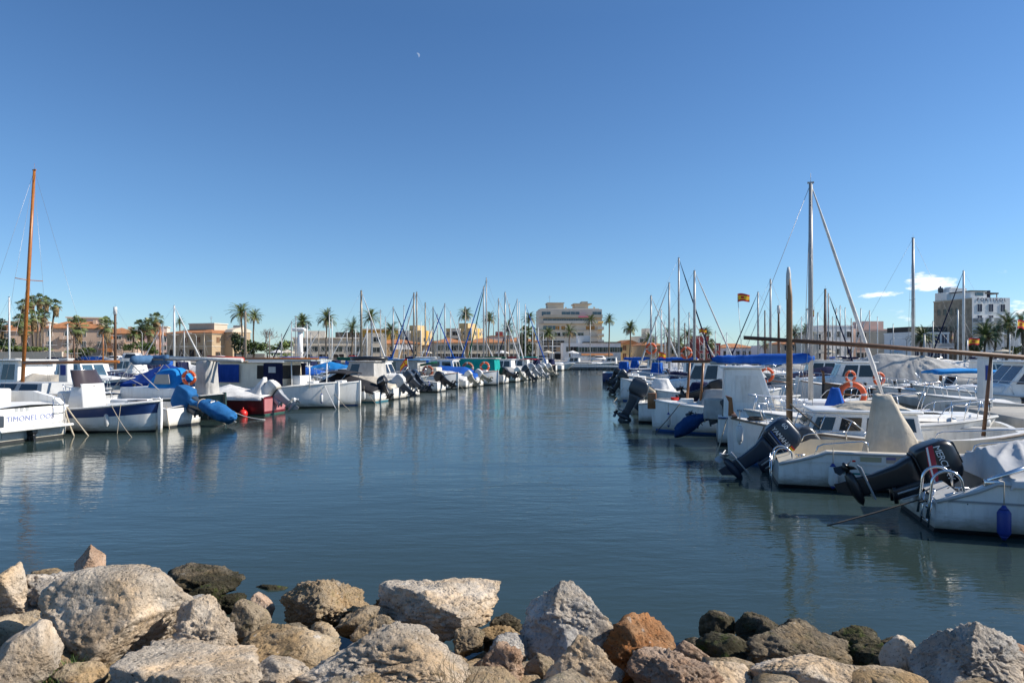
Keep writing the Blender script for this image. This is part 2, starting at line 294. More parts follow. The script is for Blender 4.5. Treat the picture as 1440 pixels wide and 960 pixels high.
# ------------------------------------------------------------ boulders
def rock_mat(key, base, dark, tint, pit=1.0, algae=.05):
    m = bpy.data.materials.new(key); m.use_nodes = True; t = m.node_tree; b = t.nodes['Principled BSDF']; b.inputs['Roughness'].default_value = .92; b.inputs['Specular IOR Level'].default_value = .2
    tc = N(t, 'ShaderNodeTexCoord'); geo = N(t, 'ShaderNodeNewGeometry')
    def nz(s, d=8., r=.62, mp=None, typ='ShaderNodeTexNoise'):
        n = N(t, 'ShaderNodeTexNoise', Scale=s, Detail=d, Roughness=r); t.links.new(geo.outputs['Position'], n.inputs[0]); return n.outputs[0]
    def rng(o, a, c, lo=0., hi=1.):
        q = N(t, 'ShaderNodeMapRange'); q.inputs[1].default_value = a; q.inputs[2].default_value = c; q.inputs[3].default_value = lo; q.inputs[4].default_value = hi; t.links.new(o, q.inputs[0]); return q.outputs[0]
    def mix(f, a, c):
        q = N(t, 'ShaderNodeMix', data_type='RGBA'); t.links.new(f, q.inputs[0])
        if isinstance(a, tuple): q.inputs[6].default_value = a+(1,)
        else: t.links.new(a, q.inputs[6])
        if isinstance(c, tuple): q.inputs[7].default_value = c+(1,)
        else: t.links.new(c, q.inputs[7])
        return q.outputs[2]
    c = mix(rng(nz(4.), .35, .65), base, tuple(x*.72 for x in base))
    c = mix(rng(nz(2.1, 5.), .43, .62, 0, .9), c, tint)
    c = mix(rng(nz(7., 9., .7), .54, .76, 0, .65), c, dark)
    c = mix(rng(nz(60., 5., .7), .56, .70, 0, .8*pit), c, tuple(x*.55 for x in dark))
    c = mix(rng(nz(30., 5.), .58, .68, 0, .85*pit), c, tuple(x*.45 for x in dark))
    c = mix(rng(nz(11., 6.), .62, .70, 0, .55), c, (.58, .55, .50))
    if algae:
        sp = N(t, 'ShaderNodeSeparateXYZ'); t.links.new(geo.outputs['Position'], sp.inputs[0])
        ad = N(t, 'ShaderNodeMath', operation='ADD'); t.links.new(sp.outputs[2], ad.inputs[0]); ml = N(t, 'ShaderNodeMath', operation='MULTIPLY'); t.links.new(nz(5., 6.), ml.inputs[0]); ml.inputs[1].default_value = -.9; t.links.new(ml.outputs[0], ad.inputs[1])
        c = mix(rng(ad.outputs[0], -.33+algae*.18, -.12+algae*.18, .9, 0.), c, (.035, .032, .018))
        if algae > .2: c = mix(rng(nz(9., 6.), .56-.1*algae*.3, .68, 0, .85 if algae > .9 else .3), c, (.055, .085, .012))
    t.links.new(c, b.inputs['Base Color'])
    h = N(t, 'ShaderNodeMath', operation='ADD'); t.links.new(nz(22., 8., .7), h.inputs[0]); vo = N(t, 'ShaderNodeTexVoronoi', Scale=26.); t.links.new(geo.outputs['Position'], vo.inputs['Vector'])
    m4 = N(t, 'ShaderNodeMath', operation='MULTIPLY'); t.links.new(rng(vo.outputs['Distance'], 0., .45), m4.inputs[0]); m4.inputs[1].default_value = .35*pit; t.links.new(m4.outputs[0], h.inputs[1])
    h2 = N(t, 'ShaderNodeMath', operation='MULTIPLY'); t.links.new(h.outputs[0], h2.inputs[0]); t.links.new(rng(nz(1.9, 3.), .38, .62, .25, 1.1), h2.inputs[1]); h = h2
    bp = N(t, 'ShaderNodeBump', Strength=1.0, Distance=.085); t.links.new(h.outputs[0], bp.inputs['Height']); t.links.new(bp.outputs[0], b.inputs['Normal'])
    return m
RM = dict(l=rock_mat('pale_limestone', (.68, .585, .47), (.30, .235, .165), (.62, .45, .28)),
          g=rock_mat('grey_limestone', (.56, .525, .475), (.24, .22, .195), (.53, .43, .32)),
          o=rock_mat('orange_limestone', (.40, .23, .12), (.13, .065, .03), (.44, .17, .05)),
          p=rock_mat('pinkish_limestone', (.52, .38, .28), (.22, .14, .09), (.48, .27, .15)),
          d=rock_mat('dark_wet_limestone', (.26, .215, .155), (.09, .072, .05), (.29, .21, .12), algae=.6),
          b=rock_mat('brown_limestone', (.47, .375, .26), (.17, .13, .085), (.42, .28, .14), algae=.35),
          m=rock_mat('mossy_limestone', (.23, .195, .135), (.08, .066, .046), (.14, .12, .05), algae=1.2))
def rock(x0, x1, y0, y1, Y, m, label, seed, jag=1.0, planes=15, ridge=None, lvl=5):
    cx = (x0+x1)/2; cyp = (y0+y1)/2; rx = (x1-x0)/2*Y/F0*1.10; ry = rx*.85; hh = (y1-y0)/2*Y/F0*1.10
    rz = math.sqrt(max((hh/.92)**2-(ry*.36/.92)**2, (.42*rx)**2))
    c = P(cx, cyp, Y); rr = random.Random(seed)
    bm = bmesh.new(); bmesh.ops.create_icosphere(bm, subdivisions=lvl, radius=1)
    pl = []
    for i in range(10 if not ridge else 7):   # fracture faces
        n = Vector((rr.gauss(0, 1), rr.gauss(0, 1), rr.gauss(0, .8))).normalized(); pl.append((n, rr.uniform(.52, .88)))
    for i in range(7):
        n = Vector((rr.gauss(0, 1), rr.gauss(0, 1), rr.gauss(0, 1))).normalized(); pl.append((n, rr.uniform(.86, 1.02)))
    if ridge:
        for a in ridge: pl.append((Vector((math.cos(R(a)), math.sin(R(a)), .62)).normalized(), .50))
    off = Vector((rr.uniform(0, 50), rr.uniform(0, 50), rr.uniform(0, 50))); q = .42*jag; P_ = []; mxx = [1e-3]*3; k_ = 1
    for v in bm.verts:
        d = v.co.normalized(); r = 1.15; e0 = 0.
        for n, h in pl:
            k = d.dot(n)
            if k > .05: r = min(r, h/k)
        p = d*r; w1 = fbm(p*1.6+off, 3); w2 = fbm(p*4.5+off, 3); v1, _ = noise.voronoi(p*2.6+off+Vector((w2, w1, w2))*.35); fc = v1[1]-v1[0]
        rg_ = min(1.3, max(.18, .55+1.7*fbm(d*1.3+off+Vector((9, 9, 9)), 2)))
        crk = -.10*max(0, .10-fc)/.10; v2, _ = noise.voronoi(p*8.+off+Vector((w1, w2, 0))*.4); chip = -.075*rg_*max(0, .28-(v2[1]-v2[0]))/.28
        pit = -.085*rg_*max(0., fbm(p*13+off, 2)-.12)*2; fine = rg_*(.06*fbm(p*10+off, 3)+.034*fbm(p*27+off, 2))
        step = .05*(math.floor((w1*2.2+p.z*1.6+w2*.3)*3)/3-(w1*2.2+p.z*1.6)) if jag > .75 else 0
        p = p+d*q*(.22*w1+.16*abs(w2)+crk+chip+pit+fine+step*1.6)
        P_.append(p)
        for a in range(3): mxx[a] = max(mxx[a], abs(p[a]))
    for v, p in zip(bm.verts, P_): v.co = Vector((p.x*rx/mxx[0], p.y*ry/mxx[1], p.z*rz/mxx[2]))
    mb = MB(); mb.bm(bm, 0, None, True); o = mb.build('boulder', RM[m]); o.location = c
    return tag(o, label, 'rock', 'boulders of the breakwater')
ROCKS = [
 (70, 254, 804, 955, 5.0, 'l', 'largest rounded pale boulder at the bottom left, smooth grey on its left side', 2, .55, None),
 (0, 176, 794, 900, 5.8, 'g', 'rough crumbly grey boulder behind the large rounded pale one', 3, 1.9, None),
 (106, 150, 768, 815, 6.6, 'p', 'small pointed tan rock standing on top of the rough grey boulder', 4, .6, (0, 120, 240)),
 (35, 100, 796, 840, 7.2, 'b', 'low brown rock at the water edge behind the rough grey boulder', 5, 1.2, None),
 (-26, 52, 797, 885, 5.5, 'l', 'tan boulder cut off by the left edge above the pale flat one', 6, .8, None),
 (-14, 94, 880, 972, 4.25, 'l', 'pale flat topped boulder in the bottom left corner beside the grass', 7, .5, None),
 (234, 346, 792, 845, 7.3, 'd', 'dark blackish pitted rock at the water edge, longest of the dark ones on the left', 8, 1.3, None),
 (236, 316, 822, 868, 6.7, 'm', 'mossy brown rock just in front of the dark blackish one', 9, 1.2, None),
 (308, 352, 832, 860, 7.0, 'm', 'small green algae covered rock right of the mossy brown one', 10, 1.0, None),
 (348, 408, 821, 845, 7.7, 'm', 'low algae covered rock lying alone in the water on the left', 11, .8, None),
 (244, 334, 846, 945, 4.9, 'l', 'knobbly cream and orange boulder right of the largest rounded one', 12, 1.6, None),
 (318, 374, 848, 920, 5.5, 'b', 'smooth grey brown boulder wedged behind the knobbly cream one', 13, .5, None),
 (343, 386, 832, 880, 6.0, 'p', 'small reddish rock leaning behind the smooth grey brown boulder', 14, .6, None),
 (396, 523, 814, 895, 5.9, 'b', 'lumpy brown boulder with a knob on its top right', 15, 1.4, None),
 (535, 699, 807, 900, 5.7, 'l', 'broad pale humped boulder at the water edge left of the pyramid shaped one', 16, 1.0, None),
 (325, 490, 883, 955, 4.75, 'b', 'low wedge of tan rock below the lumpy brown boulder', 17, .9, None),
 (146, 368, 929, 1000, 4.1, 'l', 'long pale rock along the bottom edge left of centre', 18, .8, None),
 (415, 684, 862, 1000, 4.3, 'l', 'biggest pale jagged boulder at the bottom centre behind the dry twigs', 19, 1.0, (20, 150, 255)),
 (362, 455, 924, 975, 4.2, 'l', 'pale rock between the long one and the biggest jagged one', 20, .8, None),
 (470, 544, 848, 905, 5.6, 'b', 'brown rock in the gap between the lumpy and the broad humped boulder', 21, 1.0, None),
 (674, 732, 872, 920, 5.5, 'b', 'small brown rock right under the broad humped boulder', 22, 1.3, None),
 (668, 738, 903, 975, 4.6, 'p', 'rough tan rock at the bottom right of the biggest jagged boulder', 23, 1.4, None),
 (634, 680, 884, 920, 5.2, 'b', 'small ochre rock tucked under the broad humped boulder on its left', 24, 1.2, None),
 (186, 258, 908, 950, 4.6, 'b', 'shaded brown rock below the knobbly cream boulder', 25, 1.0, None),
 (368, 428, 874, 912, 5.4, 'd', 'dark rock in the hollow below the small reddish one', 26, 1.0, None),
 (722, 874, 806, 925, 5.2, 'g', 'pyramid shaped grey boulder with a sharp summit at the water edge', 27, .8, (10, 95, 190, 280)),
 (842, 950, 870, 960, 4.9, 'o', 'deep orange crusted boulder right of the pyramid shaped one', 28, 1.5, None),
 (768, 872, 890, 980, 4.4, 'l', 'cream boulder with a blunt peak in front of the pyramid shaped one', 29, 1.2, (30, 150, 270)),
 (735, 780, 910, 970, 4.7, 'b', 'tan rock squeezed left of the blunt peaked cream boulder', 30, 1.0, None),
 (886, 1008, 914, 990, 4.3, 'p', 'orange pink rock at the bottom edge in front of the deep orange one', 31, 1.4, None),
 (980, 1064, 932, 975, 4.6, 'l', 'beige flat rock right of the orange pink one', 32, .7, None),
 (986, 1041, 862, 918, 6.1, 'd', 'small dark rock first of the dark cluster at the water edge', 33, 1.2, None),
 (1023, 1102, 867, 926, 5.9, 'd', 'dark grey brown lump beside the small first dark rock', 34, 1.3, None),
 (975, 1078, 893, 956, 5.4, 'm', 'dark rock with green moss patches below the grey brown lump', 35, 1.3, None),
 (1036, 1189, 880, 966, 5.2, 'd', 'largest dark brown rock in the middle of the dark cluster', 36, 1.35, None),
 (1144, 1265, 890, 966, 5.3, 'm', 'moss streaked dark rock at the right of the dark cluster', 37, 1.25, None),
 (1246, 1314, 903, 970, 4.9, 'l', 'beige boulder between the moss streaked rock and the big grey peak', 38, .9, None),
 (1300, 1446, 862, 990, 4.45, 'g', 'big grey peaked boulder near the bottom right corner', 39, .9, (60, 170, 290)),
 (1398, 1462, 900, 960, 5.1, 'p', 'pinkish rock behind the big grey peak at the right edge', 40, .7, None),
 (1060, 1214, 938, 985, 4.4, 'l', 'long beige rock at the bottom edge under the dark cluster', 41, .9, None),
 (1210, 1252, 938, 970, 4.6, 'g', 'small whitish rock right of the long beige one', 42, .8, None),
 (1216, 1308, 948, 985, 4.25, 'b', 'low brown rock at the bottom edge left of the big grey peak', 43, .9, None),
 (938, 998, 884, 930, 6.35, 'd', 'dark rock lying under the water surface right of the orange one', 44, .8, None),
 (80, 150, 930, 975, 4.3, 'b', 'small brown rock below the largest rounded boulder beside the grass', 45, 1.0, None),
 (1090, 1169, 870, 911, 5.8, 'd', 'dark rock peeking over the largest dark brown one', 46, 1.1, None),
 (496, 566, 866, 920, 5.3, 'b', 'brown wedge of rock between the lumpy boulder and the broad humped one', 51, 1.1, None),
 (420, 484, 878, 920, 5.15, 'b', 'flat tan rock directly below the lumpy brown boulder', 52, 1.0, None),
 (688, 750, 890, 935, 5.0, 'g', 'small grey rock left of the pyramid shaped boulder foot', 53, 1.1, None),
 (366, 416, 898, 936, 4.85, 'l', 'small cream rock below the smooth grey brown boulder', 54, 1.0, None),
 (-10, 62, 862, 905, 5.2, 'b', 'brown rock at the left edge between the tan and the flat topped boulder', 55, 1.2, None),
 (936, 994, 898, 945, 5.25, 'p', 'rosy rock right behind the orange pink one', 56, 1.1, None),
 (256, 300, 838, 870, 6.0, 'g', 'grey stone peeking out above the knobbly cream boulder', 57, .9, None),
 (520, 580, 838, 875, 6.2, 'd', 'dark wet rock at the waterline right of the lumpy brown boulder', 58, 1.2, None),
 (690, 740, 868, 900, 5.9, 'd', 'dark wet rock at the waterline left of the pyramid shaped boulder', 59, 1.2, None),
 (1240, 1290, 890, 920, 5.6, 'd', 'dark flat rock at the waterline right of the moss streaked one', 60, 1.1, None),
]
for (x0, x1, y0, y1, Y, m, lb, sd, jg, rg) in ROCKS:
    o = rock(x0, x1, y0, y1, Y, m, lb, sd, jg, ridge=rg, lvl=6 if x1-x0 > 115 else 5)
    if 'under the water' in lb: o.location.z = -.33
# the rest of the bank: broken stone between and below the boulders
def rubble():
    mb = MB(); rr = random.Random(5)
    for i in range(520):
        x = rr.uniform(-6.5, 6.5); y = rr.uniform(2.9, 6.6); z = interp(y, ((2.6, .9), (4.2, .42), (5.6, -.02), (7, -.45)))+.42*max(0, min(1, (-2.2-x)/2.5))*max(0, min(1, (y-3.5)/1.5))
        bm = bmesh.new(); bmesh.ops.create_icosphere(bm, subdivisions=2, radius=1); s = rr.choice((.05, .07, .09, .12, .16, .22))*rr.uniform(.8, 1.2); of = Vector((i*3.1, 0, 0))
        for v in bm.verts:
            d = v.co*(1+.35*fbm(v.co*1.2+of, 2)); v.co = Vector((d.x*s*1.2, d.y*s, d.z*s*.8))
        mb.bm(bm, 0, T((x, y, z+.05)) @ RZ(rr.uniform(0, 6)), True)
    tag(mb.build('rubble', RM['b']), 'broken brown stones filling the gaps between the boulders', kind='stuff')
rubble()
grassm = mat('grass_blades', (.07, .13, .02), .7, var=.4, vs=9); drym = mat('dry_stalks', (.26, .20, .12), .9, var=.3)
def grass(name, cx, cy, rx, ry, z, n, hgt, m, label, seed, w=.004):
    mb = MB(); rr = random.Random(seed)
    for i in range(n):
        a = rr.uniform(0, 2*PI); q = math.sqrt(rr.random()); x = cx+q*rx*math.cos(a); y = cy+q*ry*math.sin(a); h = hgt*rr.uniform(.4, 1.2); b = rr.uniform(0, 2*PI); l = rr.uniform(.1, .7)*h
        c, s = math.cos(b), math.sin(b); pts = []
        for k in range(4):
            u = k/3; ww = w*(1-u*.85); pts += [(x+c*l*u*u-s*ww, y+s*l*u*u+c*ww, z+h*u), (x+c*l*u*u+s*ww, y+s*l*u*u-c*ww, z+h*u)]
        mb.add(pts, [(0, 1, 3, 2), (2, 3, 5, 4), (4, 5, 7, 6)], 0)
    return tag(mb.build(name, m), label, kind='stuff')
q = W(10, 955, .55); grass('grass', q.x, q.y, .5, .25, .45, 900, .17, grassm, 'green grass tufts in front of the bottom left boulder', 1)
q = W(95, 962, .55); grass('grass', q.x+.02, q.y, .18, .12, .48, 260, .15, grassm, 'green and pale grass beside the small brown rock', 2)
def twigs(px, py, Y, n, h, seed, label):
    rr = random.Random(seed); c = P(px, py, Y); mb = MB()
    for i in range(n):
        x = rr.gauss(0, .10); y = rr.gauss(0, .05); p = Vector((x*.5, y, 0)); pts = [p.copy()]; d = Vector((x*2.2+rr.gauss(0, .2), rr.gauss(0, .2), 1)).normalized(); hh = h*rr.uniform(.5, 1.1)
        for k in range(4): p = p+d*hh/4; d = (d+Vector((rr.gauss(0, .12), rr.gauss(0, .12), 0))).normalized(); pts.append(p.copy())
        mb.tube(pts, [.0024, .002, .0018, .0014, .001], 4)
        for k in (2, 3):
            e = pts[k]+Vector((rr.gauss(0, .05), rr.gauss(0, .05), .06)); mb.tube([pts[k], e], [.0014, .0008], 3)
    o = mb.build('dry_shrub', drym); o.location = c; return tag(o, label, 'plant', 'dry stalks among the boulders')
twigs(640, 985, 3.85, 26, .26, 3, 'leafless dry shrub in front of the biggest jagged boulder')
twigs(805, 990, 3.9, 14, .17, 4, 'thin dry stalks in front of the blunt peaked cream boulder')
# day moon: a pale crescent far away
mb = MB(); rings = []
for i in range(17):
    a = lerp(-PI/2, PI/2, i/16); o_ = 24*math.cos(a); z = 24*math.sin(a); rings.append([(o_, 0, z), (o_*.55, -4*math.cos(a), z), (o_*.25, 0, z), (o_*.55, 4*math.cos(a), z)])
mb.loft(rings)
mm = bpy.data.materials.new('moonlight'); mm.use_nodes = True; t = mm.node_tree; t.nodes.clear(); ou = N(t, 'ShaderNodeOutputMaterial'); e = N(t, 'ShaderNodeEmission', Strength=.6); e.inputs[0].default_value = (.75, .85, 1, 1); tr = N(t, 'ShaderNodeBsdfTransparent')
ad = N(t, 'ShaderNodeMixShader'); ad.inputs[0].default_value = .2; t.links.new(tr.outputs[0], ad.inputs[1]); t.links.new(e.outputs[0], ad.inputs[2]); t.links.new(ad.outputs[0], ou.inputs[0])
mo = mb.build('moon', mm); q = P(587, 78, 6500); mo.location = q; mo.rotation_euler = (0, R(-25), 0); tag(mo, 'pale crescent day moon high in the clear sky', kind='structure')
# ------------------------------------------------------------ boats
AX = Vector((.966, -.259, 0)); YAW = math.atan2(AX.y, AX.x)
class Boat:
    """root Empty at the middle of the waterline, +x to the bow; one mesh per part"""
    def __init__(s, name, label, cat, L, B, F, end=None, side='L', face='bow', yaw=0., ctr=None, group=None, kind='motor', top=white, boot=blackp, stripe=None, zs=(.62, .9), gun=.1, inner=None, cock=(.06, .6), rail=white2, n=13, floor=.25, sheer=.32, detail=True, rake=.09, ends=.36, drop=0.):
        s.L, s.B, s.F, s.kind, s.rake, s.shr, s.ends, s.drop = L, B, F, kind, rake, sheer, ends, drop
        if ctr is None:
            into = -AX if side == 'L' else AX
            head = -into if face == 'bow' else into
            c = Vector((end[0], end[1], 0))+into*L/2
        else: c = Vector(ctr); head = AX if face == 'bow' else -AX
        s.root = empty(name, (c.x, c.y, 0), math.atan2(head.y, head.x)+R(yaw), label, cat, group)
        ts = sorted(set([i/(n-1) for i in range(n)]+[cock[0], cock[1]]+([.02, .045, .09, .13] if drop else []))) if detail else [i/(n-1) for i in range(n)]
        s.ts = ts
        mb = MB(); rings = []
        for t in ts:
            h = s.half(t); z = s.sheer(t); fl = s.flare(t)
            zz = [-.30 if kind == 'motor' else -.35, -.1, .07, .42*z, (zs[0] if stripe else .6)*z, (zs[1] if stripe else .85)*z, z]; row = []
            for i, q in enumerate(zz):
                y = 0 if i == 0 else h*(fl*.8 if i == 1 else lerp(fl, 1, max(0, q/z)**.75)); row.append(Vector((s.xx(t, q), y, q)))
            rings.append([Vector((p.x, -p.y, p.z)) for p in row[::-1]]+row[1:])
        half_m = [0, 2 if stripe else 0, 0, 0, 1, 1]; mr = half_m+half_m[::-1]
        mb.loft(rings, closed=False, mrow=mr)
        if kind == 'motor':
            r0 = rings[0]; m = len(r0)
            for i in range(m//2): mb.add([r0[i], r0[i+1], r0[m-2-i], r0[m-1-i]], [(0, 1, 2, 3)], mr[i])
        s.hull = mb.build('hull', [top, boot, stripe or top], s.root)
        # deck, cockpit lining
        if detail:
            mb = MB(); rings = []
            for t in ts:
                h = s.half(t); z = s.sheer(t); yi = max(h-gun, h*.25); x = s.xx(t, z)
                dk = [(x, h, z-.004), (x, yi, z+.012), (x, yi*.5, z+.06*min(1, h)), (x, 0, z+.08*min(1, h))]
                ck = [(x, h, z-.004), (x, yi, z+.012), (x, yi*.96, floor), (x, 0, floor)]
                use = [dk] if (t < cock[0]-1e-6 or t > cock[1]+1e-6) else ([dk, ck] if abs(t-cock[0]) < 1e-6 else ([ck, dk] if abs(t-cock[1]) < 1e-6 else [ck]))
                for p in use: rings.append([Vector((a, -b, c_)) for a, b, c_ in p]+[Vector(q) for q in p[::-1][1:]])
            mb.loft(rings, closed=False, sm=False)
            mb.build('deck', inner or top, s.root)
            mb = MB(); pr = .028 if L < 9 else .035
            path = [Vector((s.xx(t, s.sheer(t)), s.half(t)+.008, s.sheer(t)-.03)) for t in ts]
            pts = [Vector((p.x, -p.y, p.z)) for p in path]+path[::-1][(1 if path[-1].y < .02 else 0):]
            mb.tube(pts, pr, 6); mb.build('rub_rail', rail, s.root)
        else:
            mb = MB(); rings = []
            for t in ts:
                h = s.half(t); z = s.sheer(t); x = s.xx(t, z); rings.append([(x, -h, z-.003), (x, -h*.5, z+.05), (x, 0, z+.07), (x, h*.5, z+.05), (x, h, z-.003)])
            mb.loft(rings, closed=False); mb.build('deck', inner or top, s.root)
    def half(s, t):
        if s.kind == 'motor': return s.B/2*((1-.14*(1-2*t)**2) if t < .5 else max(0., 1-((t-.5)/.5)**2.5))
        return s.B/2*max(0., 1-abs(2*t-1)**2.5)+.02
    def sheer(s, t):
        a = s.F*(1+s.shr*max(0, (t-.3)/.7)**2)
        if s.kind != 'motor' and t < .5: a += s.F*s.ends*((.5-t)*2)**2
        if s.drop and t < .13: a -= s.drop*(1-t/.13)**.8
        return a
    def wp(s, x, y, z): return Matrix.Translation(s.root.location) @ RZ(s.root.rotation_euler[2]) @ Vector((x, y, z))
    def flare(s, t): return lerp(.92, .55, t**3) if s.kind == 'motor' else lerp(.9, .62, abs(2*t-1)**3)
    def xx(s, t, z):
        x = (t-.5)*s.L; q = max(-.3, min(1.6, z/s.F))
        if s.kind == 'motor': x += s.rake*s.L*(q-1)*t**6
        return x
    def pt(s, t, u, dz=0.):
        z = s.sheer(t); return Vector((s.xx(t, z), s.half(t)*u, z+dz))
    def part(s, name, mb, m, label=None): return mb.build(name, m, s.root, label=label)
def wins(b, par, quads, m=glass, name='window', frame=None, out=.012):
    """each pane is its own slab standing a little proud of the cabin side; quads are 4 corner points in boat space"""
    for q in quads:
        q = [Vector(p) for p in q]; n = (q[1]-q[0]).cross(q[3]-q[0]).normalized(); c = sum(q, Vector())/4; mb = MB()
        a = [p+n*out for p in q]; bb = [p-n*.01 for p in q]; mb.add(bb+a, [(3, 2, 1, 0), (4, 5, 6, 7)]+[(i, (i+1) % 4, (i+1) % 4+4, i+4) for i in range(4)], 0)
        if frame:
            for k in range(4):
                e0, e1 = q[k], q[(k+1) % 4]; mb.tube([e0+n*.01, e1+n*.01], .018, 4, 1)
        mb.build(name, [m, frame] if frame else m, par)
def house(b, x0, x1, w0, w1, z0, z1, rf=.3, ra=.08, m=white, roof=True, roofm=None, name='cabin', over=.08, sidew=None, front=True, wm=glass, zw=(.42, .9), fm=None, rail=False):
    """wheelhouse: raked front rf, raked back ra, half widths w0 (bottom) and w1 (top)"""
    mb = MB(); v = [(x0, -w0, z0), (x1, -w0, z0), (x1, w0, z0), (x0, w0, z0), (x0+ra, -w1, z1), (x1-rf, -w1, z1), (x1-rf, w1, z1), (x0+ra, w1, z1)]
    bm = bmesh.new(); vs_ = [bm.verts.new(p) for p in v]
    for f in [(3, 2, 1, 0), (4, 5, 6, 7), (0, 1, 5, 4), (1, 2, 6, 5), (2, 3, 7, 6), (3, 0, 4, 7)]: bm.faces.new([vs_[i] for i in f])
    bmesh.ops.bevel(bm, geom=bm.edges[:], offset=.035, segments=2, affect='EDGES', profile=.5); mb.bm(bm, 0, None, False)
    c = b.part(name, mb, m)
    V = [Vector(p) for p in v]
    def on(a, bq, c_, d, u, w_): return (a*(1-u)+bq*u)*(1-w_)+(d*(1-u)+c_*u)*w_
    def quad(f, u0, u1, w0_, w1_): A = [V[i] for i in f]; return [on(*A, u0, w0_), on(*A, u1, w0_), on(*A, u1, w1_), on(*A, u0, w1_)]
    for (u0, u1) in (sidew or ()):
        wins(b, c, [quad((0, 1, 5, 4), u0, u1, *zw), quad((2, 3, 7, 6), 1-u1, 1-u0, *zw)], wm, frame=fm)
    if front: wins(b, c, [quad((1, 2, 6, 5), .06, .47, *zw), quad((1, 2, 6, 5), .53, .94, *zw)], wm, name='windscreen', frame=fm)
    if roof:
        mb = MB(); mb.rbox(x0+ra-over*2, x1-rf+over*1.6, -w1-over, w1+over, z1+.002, z1+.07, .03); b.part('roof', mb, roofm or m)
    return c
def pulpit(b, t0=.72, t1=.985, h=.42, n=4, m=None, r=.013):
    mb = MB(); side = [b.pt(lerp(t0, t1, i/8), .86, h*min(1, .3+i/2)) for i in range(9)]
    pts = [Vector((p.x, -p.y, p.z)) for p in side]+[p for p in side[::-1]]
    mb.tube(pts, r, 6); mb.tube([b.pt(t0, -.86), pts[0]], r); mb.tube([b.pt(t0, .86), pts[-1]], r)
    for i in range(n):
        t = lerp(t0+.06, t1-.02, i/(n-1)); k = int((t-t0)/(t1-t0)*8+.5)
        for sgn in (-1, 1): p = side[k]; mb.tube([b.pt(t, .86*sgn), (p.x, p.y*sgn, p.z)], r*.9)
    return b.part('guard_rail', mb, m or steel)
